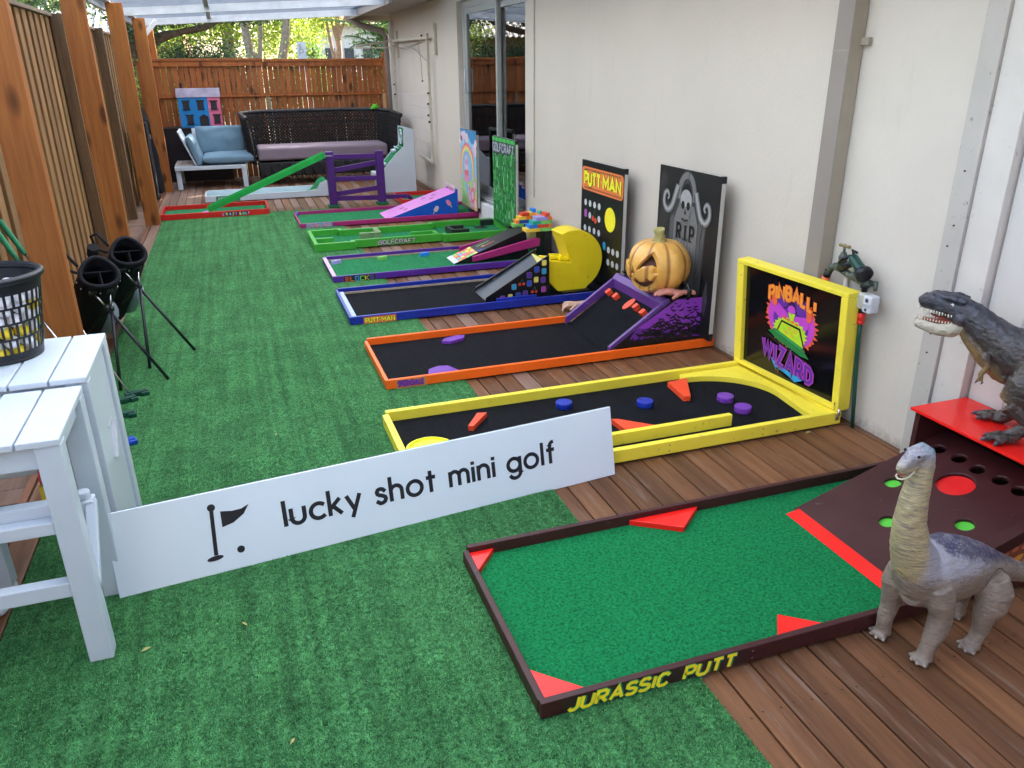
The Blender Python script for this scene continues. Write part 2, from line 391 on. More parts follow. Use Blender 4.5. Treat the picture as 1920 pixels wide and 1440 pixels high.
# translucent roofing
m,t,p=base('polycarbonate_sheet'); t.nodes.remove(p); out=t.nodes['Material Output']; v=coords(t); n=noi(t,v,1.3,4)
c=ramp(t,n,[(.3,(.62,.68,.75)),(.7,(.74,.78,.82))]); tl=nd(t,'ShaderNodeBsdfTranslucent'); df=nd(t,'ShaderNodeBsdfDiffuse'); t.links.new(c,tl.inputs[0]); t.links.new(c,df.inputs[0])
tp=nd(t,'ShaderNodeBsdfTransparent'); tp.inputs[0].default_value=(.8,.88,1,1)
mx=nd(t,'ShaderNodeMixShader'); mx.inputs[0].default_value=.35; t.links.new(tl.outputs[0],mx.inputs[1]); t.links.new(df.outputs[0],mx.inputs[2])
mx2=nd(t,'ShaderNodeMixShader'); mx2.inputs[0].default_value=.03; t.links.new(mx.outputs[0],mx2.inputs[1]); t.links.new(tp.outputs[0],mx2.inputs[2]); t.links.new(mx2.outputs[0],out.inputs[0])
POLY=m

# ================================================================ SETTING
# earth and street level far around
m,t,p=base('garden_soil'); v=coords(t); n=noi(t,v,.6,8,.6); c=ramp(t,n,[(.35,(.035,.06,.018)),(.6,(.09,.085,.05)),(.8,(.14,.12,.09))]); t.links.new(c,p.inputs['Base Color']); p.inputs['Roughness'].default_value=.95; bump(t,p,n,.6,.05)
g=MB(); g.add([(-150,-150,-.14),(150,-150,-.14),(150,200,-.14),(-150,200,-.14)],[(0,1,2,3)]); struct(g.build('ground',m))
# deck: boards along y, 96 mm pitch
d=MB(); x=-.835-.096
k=0
while x<2.62:
    for (ya,yb) in ((-1.2,3.0),(3.004,7.6),(7.604,13.2)) if k%2 else ((-1.2,5.2),(5.204,9.9),(9.904,13.2)):
        far=ya>8.5
        d.box(x+.0032,x+.0928,ya,yb,-.022,-random.random()*.0012, 1 if (far or random.random()<.08) else 0)
    x+=.096; k+=1
    if k==1: pass
struct(d.build('deck',[W_DECK,W_DECKG],bevel=.0022))
sw_=MB(); x=-.835-.096
while x<2.62:
    y=-1.0
    while y<13:
        if y>.6 and (x>.95 or y>9.5 or x<-.84):
            for dx in (.022,.074): 
                q=(x+dx+random.uniform(-.003,.003),y+random.uniform(-.006,.006)); sw_.add([(q[0]+.0036*math.cos(k*1.047),q[1]+.0036*math.sin(k*1.047),.0009) for k in range(6)],[tuple(range(6))])
        y+=.45
    x+=.096
struct(sw_.build('deck_screws',paint('screw_dark',(.035,.022,.016),.6)))
jj=MB(); jj.box(-.93,2.6,-1.2,13.2,-.13,-.06); struct(jj.build('deck_frame',paint('joist_dark',(.02,.015,.012),.9)))
e=MB(); e.box(-.965,-.935,-1.2,13.2,-.13,.003); struct(e.build('deck_edge',W_EDGE,bevel=.002))
# lower grey walkway beside the fence, boards across
lw_=MB(); y=-1.2
while y<13.2: lw_.box(-1.30,-.97,y+.003,y+.137,-.11,-.085+random.random()*.002); y+=.14
struct(lw_.build('walkway',W_DECKG,bevel=.002))
# artificial turf roll
tf=MB(); nx,ny=24,150
for j in range(ny+1):
    for i in range(nx+1):
        X=-.832+(1.02+.832)*i/nx; Y_=.2+(9.62-.2)*j/ny
        z=.007+.0035*max(0,noise.noise(V((X*1.1,Y_*.8,3))))+.0025*math.sin(Y_*42+math.sin(X*5)*2)*max(0,noise.noise(V((X*1.3+4,Y_*.45,9))))
        if i in(0,nx): z=.004; X+= .004*math.sin(Y_*3)
        tf.v.append((X,Y_,z))
for j in range(ny):
    for i in range(nx):
        a=j*(nx+1)+i; tf.f.append((a,a+1,a+nx+2,a+nx+1)); tf.m.append(0); tf.s.append(True)
struct(tf.build('artificial_turf',TURF))
# pile of the turf: short plastic blades, one mesh
def blades(name,regions,mat,lab,zf,hgt,wid,seedv):
    rng=np.random.default_rng(seedv); P=[]
    for (xa,xb,ya,yb,den) in regions:
        n=int((xb-xa)*(yb-ya)*den); q=np.empty((n,2)); q[:,0]=rng.uniform(xa,xb,n); q[:,1]=rng.uniform(ya,yb,n); P.append(q)
    P=np.concatenate(P); n=len(P)
    a=rng.uniform(0,2*np.pi,n); h=hgt*rng.uniform(.5,1.1,n); w=wid*rng.uniform(.6,1.2,n); la=rng.uniform(0,2*np.pi,n); ln=h*rng.uniform(.1,.9,n)
    vs=np.empty((n,3,3)); cx,cy=np.cos(a)*w/2,np.sin(a)*w/2
    vs[:,0,0]=P[:,0]-cx; vs[:,0,1]=P[:,1]-cy; vs[:,1,0]=P[:,0]+cx; vs[:,1,1]=P[:,1]+cy; vs[:,0,2]=vs[:,1,2]=zf
    vs[:,2,0]=P[:,0]+np.cos(la)*ln; vs[:,2,1]=P[:,1]+np.sin(la)*ln; vs[:,2,2]=zf+h
    me=bpy.data.meshes.new(name); me.vertices.add(n*3); me.vertices.foreach_set('co',vs.reshape(-1)); me.loops.add(n*3); me.loops.foreach_set('vertex_index',np.arange(n*3,dtype=np.int32)); me.polygons.add(n); me.polygons.foreach_set('loop_start',np.arange(0,n*3,3,dtype=np.int32)); me.polygons.foreach_set('loop_total',np.full(n,3,dtype=np.int32)); me.update(calc_edges=True); me.materials.append(mat)
    o=bpy.data.objects.new(name,me); sc.collection.objects.link(o); return tag(o,lab,'grass',kind='stuff')
m,t,p=base('plastic_grass_blade'); geo=nd(t,'ShaderNodeNewGeometry'); c=ramp(t,geo.outputs['Random Per Island'],[(0,(.010,.075,.020)),(.55,(.050,.28,.072)),(1,(.23,.60,.21))]); tc2=coords(t); n3=noi(t,tc2,3.5,4); b3=ramp(t,n3,[(.35,(.84,)*3),(.65,(1.03,)*3)]); c=mixc(t,1.,c,b3,'MULTIPLY'); n4=noi(t,coords(t,(30,.8,1)),1.,4,.6); b4=ramp(t,n4,[(.36,(.60,)*3),(.58,(1.06,)*3)]); c=mixc(t,1.,c,b4,'MULTIPLY'); t.links.new(c,p.inputs['Base Color']); p.inputs['Roughness'].default_value=.5
blades('turf_pile',[(-.83,1.018,1.0,2.2,80000),(-.83,1.018,2.2,3.2,56000),(-.83,1.018,3.2,4.6,30000),(-.83,1.018,4.6,7.0,11000)],m,'short green pile of the artificial turf strip on the deck',.006,.0070,.0026,1)

# ================================================================ HOUSE
def splash(m_,z1=.13):
    t=m_.node_tree; p=t.nodes['Principled BSDF']; l=p.inputs['Base Color'].links[0]; src=l.from_socket; v=coords(t)
    z=nd(t,'ShaderNodeSeparateXYZ'); t.links.new(v,z.inputs[0]); r=nd(t,'ShaderNodeMapRange'); r.inputs[1].default_value=z1; r.inputs[2].default_value=0; t.links.new(z.outputs[2],r.inputs[0])
    n=noi(t,v,38,8,.75); mm=nd(t,'ShaderNodeMath',operation='MULTIPLY'); t.links.new(r.outputs[0],mm.inputs[0]); t.links.new(n,mm.inputs[1]); f=ramp(t,mm.outputs[0],[(.30,(0,0,0)),(.55,(.6,)*3)])
    c=mixc(t,f,src,(.20,.155,.11)); n2=noi(t,coords(t,(1,1,.25)),7,7,.7); f2=ramp(t,n2,[(.60,(0,0,0)),(.78,(.22,)*3)]); c=mixc(t,f2,c,(.33,.29,.24))
    n3=noi(t,v,90,4,.6); f3=ramp(t,n3,[(.745,(0,0,0)),(.765,(.5,)*3)]); c=mixc(t,f3,c,(.2,.17,.14)); t.links.new(c,p.inputs['Base Color'])
splash(RENDER); splash(RENDERR)
hs=thing('house','cream rendered house with sliding glass door along the right of the deck','house',(2.56,6,0))
WX=2.56
w=MB()
w.box(WX,WX+.12,2.98,7.03,-.14,2.32); w.box(WX,WX+.12,9.26,13.1,-.14,2.32); w.box(WX,WX+.12,7.03,9.26,2.22,2.32); w.box(WX,WX+.12,7.03,9.26,-.14,.20)
w.box(WX+.12,9.5,12.98,13.1,-.14,2.32); w.box(WX+.12,9.5,-3,-2.88,-.14,2.32); w.box(9.4,9.5,-2.88,12.98,-.14,2.32)
w.build('wall',RENDER,hs)
w=MB(); w.box(WX+.004,WX+.12,2.285,2.98,-.14,3.2); w.build('rough_wall',RENDERR,hs)
# inner room shell seen through the glass
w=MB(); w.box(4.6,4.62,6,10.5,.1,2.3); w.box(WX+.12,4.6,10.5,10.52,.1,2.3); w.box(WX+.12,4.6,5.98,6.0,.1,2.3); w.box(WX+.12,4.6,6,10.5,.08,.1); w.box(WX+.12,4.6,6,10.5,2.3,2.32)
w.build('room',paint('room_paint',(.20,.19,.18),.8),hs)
# weatherboard lines on the far wall: thin horizontal laps
w=MB()
for k in range(6): z=.30+.15*k; w.box(WX-.0045,WX+.001,10.6,13.09,z,z+.147)
w.build('cladding',SIDING,hs,bevel=.002)
# eave, fascia, gutter, and unseen pitched roof built up to block the sun
w=MB(); w.box(1.98,WX+.1,9.9,13.35,2.31,2.335); w.build('soffit',paint('soffit_paint',(.42,.38,.34),.7),hs)
w=MB(); w.box(1.93,1.978,9.9,13.4,2.24,2.42); w.box(1.93,WX+.3,13.37,13.4,2.24,2.42); w.build('gutter',PIPEC,hs,bevel=.004)
roofm=paint('terracotta_roof',(.22,.10,.07),.8,.2,5,.5,30)
w=MB(); w.add([(1.95,-3.2,2.43),(1.95,13.4,2.43),(6,10.5,4.7),(6,0,4.7)],[(0,3,2,1)]); w.add([(10.1,-3.2,2.43),(10.1,13.4,2.43),(6,10.5,4.7),(6,0,4.7)],[(0,1,2,3)]); w.add([(1.95,13.4,2.43),(10.1,13.4,2.43),(6,10.5,4.7)],[(0,1,2)]); w.add([(1.95,-3.2,2.43),(10.1,-3.2,2.43),(6,0,4.7)],[(0,1,2)])
w.box(2.5,10,-3.1,13.3,2.36,2.42)
w.build('roof',roofm,hs)
# near trim boards, door frame and grooved door
w=MB(); w.box(WX-.022,WX+.1,2.20,2.288,-.14,3.2); w.build('corner_board',TRIMG,hs,bevel=.002)
w=MB(); w.box(WX-.008,WX+.12,2.075,2.199,-.14,3.2); w.build('door_frame',TRIMW,hs,bevel=.003)
w=MB(); y=2.068
while y>-2.9:
    w.box(WX+.028,WX+.07,y-.148,y,-.12,3.2); y-=.15
w.build('grooved_door',paint('cream_door_paint',(.60,.57,.53),.55,.04,3,.15,50,wear=.0,wearcol=(.2,.19,.17)),hs,bevel=.004)
w=MB()
for (yy,zz) in ((2.245,.98),(2.255,.90),(2.24,.62),(2.25,.55),(2.15,.70),(2.16,.64),(2.245,1.18),(2.25,.47)): w.tube([(WX-.0255,yy,zz),(WX-.021,yy,zz)] if yy>2.2 else [(WX-.011,yy,zz),(WX-.007,yy,zz)],.0035,8)
w.build('screw_hole',paint('hole_dark',(.04,.035,.03),.9),hs)
# sliding door
dr=thing('sliding_door','sliding glass door with grey aluminium frames in the cream wall','door',(2.66,8.1,.25))
w=MB(); X0,X1=WX+.085,WX+.135
w.box(X0-.03,X1,9.17,9.258,.202,2.218); w.box(X0,X1,7.035,7.10,.202,2.218); w.box(X0-.03,X1,7.10,9.17,2.15,2.218); w.box(X0-.05,X1,7.10,9.17,.202,.245)
w.build('door_frame',ALU,dr,bevel=.003)
w=MB(); w.box(WX-.03,WX+.055,7.035,9.255,.203,.222); w.box(WX-.0,WX+.02,7.04,9.25,.2225,.236); w.build('track',ALU,dr,bevel=.002)
def panel(ya,yb,x,nm):
    w=MB(); w.box(x,x+.03,ya,ya+.045,.25,2.15); w.box(x,x+.03,yb-.06,yb,.25,2.15); w.box(x,x+.03,ya+.045,yb-.06,2.09,2.15); w.box(x,x+.03,ya+.045,yb-.06,.25,.33)
    s=w.build(nm,ALU,dr,bevel=.002); w=MB(); w.box(x+.012,x+.017,ya+.045,yb-.06,.33,2.09); w.build('pane',GLASS,s); return s
panel(8.02,9.16,WX+.06,'sliding_panel'); panel(7.10,8.09,WX+.095,'fixed_panel')
w=MB(); w.tube([(WX+.058,9.10,1.28),(WX+.03,9.10,1.30),(WX+.028,9.10,1.42),(WX+.03,9.10,1.52),(WX+.058,9.10,1.54)],.008,8); w.build('handle',WHITE,dr)
# step under the door
w=MB(); w.box(WX-.07,WX-.001,7.7,8.35,-.02,.185); tag(w.build('door_step',paint('step_paint',(.62,.64,.66),.6,.06),bevel=.004),'white painted step under the sliding glass door','step')
# interior things visible through glass
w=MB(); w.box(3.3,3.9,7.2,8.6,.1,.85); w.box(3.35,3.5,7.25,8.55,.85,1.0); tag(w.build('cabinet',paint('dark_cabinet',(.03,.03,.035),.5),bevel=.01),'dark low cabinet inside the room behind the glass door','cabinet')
w=MB()
for k in range(26):
    a=k*.03; w.box(2.86+.012*math.sin(k*2.1),2.868+.012*math.sin(k*2.1),8.4+a,8.4+a+.029,.12,2.2)
tag(w.build('curtain',paint('sheer_curtain',(.18,.18,.18),.9)),'grey sheer curtain inside the glass door','curtain')

# downpipe near the tap
dp=thing('downpipe','brown square downpipe on the cream wall above the yellow backboard','downpipe',(WX-.03,2.92,0))
w=MB(); w.box(WX-.07,WX-.066,2.885,2.985,-.02,3.2); w.box(WX-.066,WX-.001,2.975,2.985,-.02,3.2); w.build('pipe_face',PIPEC,dp,bevel=.002)
w=MB(); w.box(WX-.066,WX-.001,2.885,2.8895,-.02,3.2); w.build('pipe_side',PIPEO,dp,bevel=.001)
w=MB(); w.box(WX-.02,WX-.0,2.84,2.884,1.62,1.65); w.box(WX-.0712,WX-.0702,2.884,2.986,1.60,1.604); w.build('bracket',PIPEO,dp,bevel=.001)
# thin water pipe under the tap
w=MB(); w.tube([(WX-.014,2.76,.66),(WX-.014,2.76,.30),(WX-.014,2.735,.2),(WX-.014,2.735,.0)],.011,10); w.box(WX-.03,WX-.001,2.715,2.765,.26,.275); tag(w.build('water_pipe',RENDERR),'white painted water pipe running down the wall behind the hose','pipe')
# cable conduit on the wall
w=MB(); w.box(WX-.012,WX-.0005,6.785,6.80,.46,2.3); w.box(WX-.016,WX-.0002,6.775,6.81,.60,.63); w.tube([(WX-.006,6.793,.46),(WX-.006,6.79,.44)],.005,8)
tag(w.build('cable_conduit',paint('conduit_cream',(.50,.46,.37),.6),bevel=.001),'thin cream cable conduit running down the wall right of the glass door','conduit')
# air vent
vt=MB(); vt.box(WX-.008,WX-.0002,11.0,11.16,.06,.30)
for k in range(9): vt.box(WX-.014,WX-.008,11.01,11.15,.075+k*.024,.085+k*.024)
tag(vt.build('air_vent',paint('vent_cream',(.50,.46,.42),.7),bevel=.001),'small cream louvred vent low on the wall behind the red trays','vent')
# corner downpipe at the far end
fp=MB(); fp.tube([(1.96,13.2,2.26),(2.1,13.18,2.17),(2.44,13.14,2.08),(2.485,13.12,2.0),(2.485,13.12,0)],.045,10,flat=((0,0,1),1)); tag(fp.build('corner_downpipe',PIPEC),'brown downpipe bending from the eave down the far corner of the house','downpipe')
w=MB(); w.box(2.50,2.558,12.86,12.98,-.02,2.2); w.box(2.49,2.50,12.9,12.95,.5,2.1); tag(w.build('corner_board',SIDING,bevel=.003),'pale vertical board at the far corner of the house wall','board')
# folded wall clothesline
cl=thing('clothesline','cream folding clothesline mounted on the far house wall','clothesline',(2.5,11.2,1.8))
CRM=paint('clothesline_cream',(.55,.51,.42),.5,.12,20,.1,90,wear=.2,wearcol=(.3,.22,.14))
w=MB()
for y in (10.25,12.6): w.box(WX-.04,WX-.001,y-.05,y+.05,1.70,2.06)
w.build('bracket',CRM,cl,bevel=.004)
for y in (10.42,12.6):
    w=MB(); w.beam((2.49,y,1.95),(2.49,y,.38 if y<11 else .9),.035,.028,(0,1,0)); w.build('arm',CRM,cl,bevel=.003)
w=MB(); w.beam((2.49,10.38,1.90),(2.49,12.75,1.93),.03,.035); w.build('rail',CRM,cl,bevel=.003)
w=MB(); w.beam((2.49,10.5,.395),(2.49,11.2,.41),.03,.03); w.build('rail',CRM,cl,bevel=.003)
w=MB(); w.beam((2.5,12.7,1.93),(1.86,12.2,1.84),.028,.028); w.beam((2.5,12.3,1.83),(1.86,12.2,1.82),.02,.02); w.build('arm',CRM,cl,bevel=.002)
w=MB(); w.tube([(2.48,12.2,1.9),(2.5,11.2,1.78),(2.48,10.42,1.62)],.004,6); w.tube([(2.48,10.9,1.9),(2.475,10.75,1.6),(2.475,10.74,1.40)],.003,6); w.ball((2.475,10.74,1.39),.014,8)
for k in range(4): w.tube([(2.47-.02*k,12.6,1.86),(2.46-.02*k,11.6,1.78+.01*k),(2.475,10.5,1.86)],.0025,5)
w.build('cord',paint('cord_grey',(.25,.23,.2),.8),cl)
w=MB()
for (yy,zz) in ((10.40,1.25),(10.44,.98),(10.4,.9),(10.42,1.12),(12.6,1.32),(12.58,1.18),(10.62,1.93)): w.tube([(2.465,yy,zz-.012),(2.465,yy,zz+.012)],.014,8)
w.build('clip',BLACK,cl)

# ================================================================ PERGOLA AND FENCES
pg=thing('pergola','timber post pergola with white corrugated translucent roofing','pergola',(-.9,8,0))
yposts=[4.22,6.62,9.26,11.85]
for y in yposts:
    w=MB(); w.box(-.985,-.835,y,y+.075,-.12,2.17); po=w.build('post',W_POST,pg,bevel=.004)
w=MB(); w.box(-1.06,-1.02,.6,13.3,2.12,2.24); w.build('gutter',paint('gutter_white',(.55,.6,.66),.4),pg,bevel=.004)
w=MB(); w.box(-.99,-.94,.65,13.25,2.175,2.24); w.build('beam',paint('beam_white',(.62,.64,.66),.5),pg,bevel=.003)
def rz(x): return 2.16+.052*(x+.95)
w=MB(); n=0; y=.6; pr=[]
while y<13.3: pr.append(y); y+=.016
o=0
for y in pr:
    ph=(y%.19)/.19; zz=.0 if ph>.16 else .028*math.sin(math.pi*ph/.16)
    w.v+=[(-1.03,y,rz(-1.03)+.035+zz),(2.05,y,rz(2.05)+.035+zz)]
for i in range(len(pr)-1): w.f.append((2*i,2*i+1,2*i+3,2*i+2)); w.m.append(0); w.s.append(False)
w.build('roof_sheet',POLY,pg)
w=MB(); y=.65
while y<13.3: w.beam((-1.03,y,rz(-1.03)+.027),(2.04,y,rz(2.04)+.027),.006,.014); y+=.19
w.build('rib_shadow_strip',paint('rib_shadow_blue_grey',(.20,.23,.28),.6),pg)  # dark strips standing in for the shadow along each roof rib
for y in (.8,3.2,5.6,8.0,10.2,12.3):
    w=MB(); w.beam((-1.0,y,rz(-1)-.02),(2.0,y,rz(2)-.02),.05,.08); w.build('purlin',paint('purlin_white',(.60,.63,.67),.5),pg)
w=MB(); w.beam((-.06,.6,rz(-.06)+.0),(-.06,13.3,rz(-.06)+.0),.05,.03); w.build('rafter',paint('purlin_white2',(.5,.52,.54),.5),pg)
w=MB(); w.beam((-1.05,13.3,rz(-1.05)+.03),(2.02,13.3,rz(2.02)+.03),.03,.09); w.build('fascia',paint('fascia_white',(.7,.7,.68),.45),pg)
w=MB(); w.beam((-.86,11.9,1.98),(-.70,11.95,2.15),.05,.05); w.tube([(-.80,12.35,2.13),(-.86,12.35,2.05),(-.9,12.35,1.98),(-.9,12.35,0)],.03,10); w.build('downpipe',paint('pipe_white',(.62,.62,.62),.5),pg)

fl=thing('side_fence','timber paling fence with brown posts along the left walkway','fence',(-1.3,8,0))
w=MB(); y=4.2
while y<13.4:
    w.box(-1.295,-1.255-random.random()*.003,y,y+.125,-.12,1.955+random.random()*.006); y+=.215
w.build('front_palings',W_PAL,fl,bevel=.003)
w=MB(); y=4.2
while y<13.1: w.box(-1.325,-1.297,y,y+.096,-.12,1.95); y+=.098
w.build('back_palings',W_PAL_SHADE,fl)
w=MB()
for ya,yb in ((4.2,8.6),(8.6,11.4),(11.4,13.4)): w.box(-1.345,-1.235,ya+.002,yb-.002,1.963,1.99)
w.build('cap',W_CAP,fl,bevel=.003)
for y in (7.80,10.25):
    w=MB(); w.box(-1.255,-1.165,y,y+.10,-.12,1.985); w.build('post',W_ROUGH,fl,bevel=.003)
w=MB(); w.box(-1.33,-1.21,4.03,4.19,-.12,1.95); w.build('end_post',W_ROUGH,fl,bevel=.004)
# far fence at y=13
ff=thing('rear_fence','orange stained slatted timber fence across the far end of the deck','fence',(.7,13.4,0))
w=MB(); x=-1.16
while x<2.44:
    w.box(x,x+.069+random.random()*.003,13.4,13.418,-.1,1.66); x+=.080
w.build('slats',W_POSTF,ff,bevel=.0015)
w=MB()
for (xa,xb,dz) in ((-1.12,.62,.0),(.63,2.44,-.012)): w.box(xa,xb,13.35,13.45,1.675+dz,1.71+dz); w.box(xa,xb,13.365,13.399,1.60+dz,1.674+dz)
w.build('cap_rail',W_POSTF,ff,bevel=.003)
w=MB(); w.box(-1.12,.62,13.42,13.46,1.14,1.21); w.box(.63,2.44,13.42,13.46,1.14,1.21); w.box(-1.12,2.44,13.372,13.398,1.165,1.185); w.box(-1.12,2.44,13.42,13.46,.2,.27); w.build('rail',W_POSTF,ff,bevel=.002)
w=MB(); w.box(.60,.66,13.355,13.397,-.02,1.16); w.box(2.41,2.46,13.35,13.398,0,1.18); w.build('post',wood('bleached_post',(.30,.2,.11),(.5,.38,.25),2,.8,20),ff,bevel=.003)
w=MB(); w.box(2.45,2.53,13.36,13.45,-.05,1.78); w.build('end_post',W_POSTF,ff,bevel=.003)
w=MB(); w.box(-.96,-.86,13.46,13.54,-.1,2.16); w.build('corner_post',W_POST,ff,bevel=.003)
# white wall at near left
bw=thing('block_wall','white painted block wall at the near left edge','wall',(-1.3,3,0))
w=MB(); w.box(-1.45,-1.27,-2,4.02,-.13,1.75); w.build('blocks',paint('block_paint',(.60,.64,.69),.6,.04,3,.3,50),bw)
w=MB()
for z in (.2,.4,.6,.8,1.0,1.2,1.4,1.6): w.box(-1.272,-1.2685,-2,4.02,z,z+.008)
w.build('joint',paint('joint_grey',(.25,.26,.28),.8),bw)
# ================================================================ LANES
def lanep(h,**k): return paint(h[0],h[1],k.get('r',.38),.07,7,.08,60,wear=k.get('wear',.12),wearcol=k.get('wc',(.25,.2,.15)))
ORG=paint('orange_lane_paint',(.95,.14,.010),.4,.05,5,.12,50,wear=.08,wearcol=(.5,.2,.1))
YEL=paint('yellow_lane_paint',(.87,.72,.06),.42,.05,5,.15,50,wear=.12,wearcol=(.45,.38,.1))
BLU=paint('blue_lane_paint',(.012,.028,.30),.3,.1,6,.1,60,wear=.05,wearcol=(.05,.08,.3))
PUR=paint('purple_lane_paint',(.085,.020,.27),.36,.08,6,.1,60,wear=.06,wearcol=(.2,.12,.35))
GRN=paint('green_lane_paint',(.050,.36,.035),.36,.08,6,.1,60,wear=.08,wearcol=(.2,.45,.15))
MAG=paint('magenta_lane_paint',(.37,.022,.155),.4,.08,6,.1,60,wear=.08,wearcol=(.5,.2,.3))
RED=paint('red_lane_paint',(.62,.018,.015),.36,.08,6,.1,60,wear=.08,wearcol=(.5,.2,.1))
BRO=paint('maroon_lane_paint',(.048,.012,.013),.42,.15,6,.15,60,wear=.10,wearcol=(.10,.06,.06))
REDP=paint('red_gloss_plastic',(.80,.016,.012),.22,.04,5,.03,40)
BLKP=paint('black_lane_paint',(.007,.008,.010),.38,.2,8,.12,60,wear=.06,wearcol=(.05,.05,.06))
PPUR=paint('purple_ramp_paint',(.115,.042,.235),.38,.08,6,.1,60,wear=.1,wearcol=(.25,.2,.4))
PINK=paint('pink_ramp_paint',(.62,.21,.60),.4,.06,6,.08,60)
CBLU=paint('bright_blue_paint',(.008,.10,.55),.32,.06,6,.08,60)
PALEY=paint('pale_yellow_paint',(.70,.62,.22),.5,.08,6,.1,60)
LIME=paint('lime_paint',(.20,.55,.12),.45); LILAC=paint('lilac_paint',(.36,.33,.68),.45); SKY=paint('sky_blue_paint',(.02,.22,.72),.45); ORB=paint('orange_block_paint',(.85,.22,.04),.45); REB=paint('red_block_paint',(.68,.07,.03),.45); TEAL=paint('teal_block_paint',(.03,.40,.28),.45); YLB=paint('yellow_block_paint',(.85,.60,.07),.45); DBL=paint('deep_blue_block',(.015,.09,.36),.45)
RAW=paint('raw_timber_edge',(.38,.30,.22),.8,.2,30,.3,120)
PURD=paint('purple_disc_paint',(.17,.045,.37),.35); BLD=paint('blue_disc_paint',(.012,.035,.36),.3); REO=paint('red_orange_paint',(.80,.075,.025),.4,.06)
def lane(name,label,x0,x1,y0,y1,h,pm,cm,th=.02,end=True,left=True,zc=.022,rlow=.006,gap=False,farx=None,sticker=None,cat='mini golf lane'):
    t=thing(name,label,cat,((x0+x1)/2,(y0+y1)/2,0),'mini golf lanes set across the deck')
    def R(a,b,c,d,z0,z1,m=pm,nm='rail'):
        w=MB(); w.box(a,b,c,d,z0,z1); return w.build(nm,m,t,bevel=.0025)
    R(x0+.001,x1,y0,y0+th,.0095,h)
    R(x0+.018,farx or x1,y1-th,y1,.0095 if not gap else .03,h+.002)
    R(x0,x0+th,y0+th+.001,y1-th-.001 if not gap else y1-.004,.0095,h-rlow)
    if end: R(x1-th,x1,y0+th+.001,y1-th-.001,.0095,h)
    w=MB(); k=x0+.16
    while k<x1-.05:
        for zz in (h*.35,h*.75): w.cyl((k,y0+.0004,zz),(k,y0-.0007,zz),.0032,8)
        k+=.47
    w.build('screw_heads',paint('screw_steel_dull',(.16,.14,.12),.5),t)
    w=MB(); w.box(x0+th+.001,x1-(th if end else 0)-.001,y0+th+.001,y1-th-.001,.0095,zc); w.build('playing_surface',cm,t)
    return t
# ---- JURASSIC PUTT
jl=lane('dinosaur_lane','maroon framed lane with bright green carpet and yellow lettering, nearest the camera',.552,2.5,1.414,2.160,.060,BRO,CG,end=False,farx=2.36)
fr=FR((.552,1.4135,0),(1,0,0),(0,0,1)); a=MB()
rect(a,fr,.058,.012,.615,.058,.0002,2)
for (mi,wt,h0,dx,dz) in ((1,.0150,.0006,.0035,-.003),(1,.0145,.0010,.0015,-.001),(3,.0115,.0018,0,0),(0,.0092,.0024,0,0)):
    text(a,fr,'JURASSIC',.075+dx,.0155+dz,.0375,wt,mi,h0,sp=.25,shear=.22,width=.285,step=.0001)
    text(a,fr,'PUTT',.412+dx,.0155+dz,.0375,wt,mi,h0,sp=.25,shear=.22,width=.155,step=.0001)
a.build('name_sticker',[flat('ink_yellow',(.98,.80,.02)),flat('ink_green',(.01,.25,.11)),flat('ink_maroon',(.03,.012,.012)),flat('ink_lime',(.25,.62,.1))],jl)
# red bumpers
def wedge(parent,pts,z0,z1,mat,nm='bumper'):
    w=MB(); w.prism([(x,y,z0) for x,y in pts],(0,0,z1-z0)); return w.build(nm,mat,parent,bevel=.0015)
regs={'K':(840,840,2.571)}
wedge(jl,[(.573,2.138),(.66,2.138),(.573,2.03)],.022,.043,REDP); wedge(jl,[(.573,1.436),(.70,1.436),(.573,1.56)],.022,.043,REDP)
wedge(jl,[(1.17,2.138),(1.45,2.138),(1.33,2.03)],.022,.043,REDP); wedge(jl,[(1.28,1.436),(1.46,1.436),(1.345,1.525)],.022,.043,REDP)
jr=thing('dinosaur_ramp','maroon ramp board with green and red holes under the red shelf','ramp',(2.1,1.76,.02))
# holed ramp plank: grid mesh with boolean cut holes
hz=lambda x:.028+.32*(x-1.79)
w=MB(); w.prism([(1.79,1.496,hz(1.79)-.004),(2.46,1.496,hz(2.46)-.004),(2.46,1.496,hz(2.46)-.02),(1.79,1.496,hz(1.79)-.0155)],(0,.53,0))
pl=w.build('ramp_board',BRO,jr)
holes=[(2.125,1.916,.029),(1.976,1.77,.030),(2.131,1.608,.030),(2.258,1.774,.062),(2.36,1.956,.026),(2.366,1.869,.026),(2.361,1.785,.026),(2.365,1.696,.026),(2.363,1.619,.026)]
w=MB()
for (x,y,r) in holes: w.cyl((x,y,hz(x)-.06),(x,y,hz(x)+.05),r,28)
ct=w.build('ct',BRO)
def booldiff(o,c,solver='EXACT'):
    b=o.modifiers.new('b','BOOLEAN'); b.object=c; b.operation='DIFFERENCE'; b.solver=solver
    dg=bpy.context.evaluated_depsgraph_get(); me=bpy.data.meshes.new_from_object(o.evaluated_get(dg)); o.modifiers.clear(); o.data=me; bpy.data.objects.remove(c)
booldiff(pl,ct)
GH=paint('hole_green',(.10,.52,.05),.4); RH=paint('hole_red',(.72,.02,.02),.3)
for i,(x,y,r) in enumerate(holes[:4]):
    w=MB(); dz=.0175 if i<3 else .018; w.add([(x+(r+.008)*math.cos(k*.224),y+(r+.008)*math.sin(k*.224),hz(x+(r+.008)*math.cos(k*.224))-dz) for k in range(28)],[tuple(range(28))]); w.build('hole_floor',GH if i<3 else RH,jr)
w=MB(); w.prism([(1.742,1.503,.0235),(1.80,1.503,.034),(1.80,1.503,.0235)],(0,.505,0)); w.build('red_strip',REDP,jr,bevel=.001)
w=MB(); hp=lambda x:hz(x)+.03
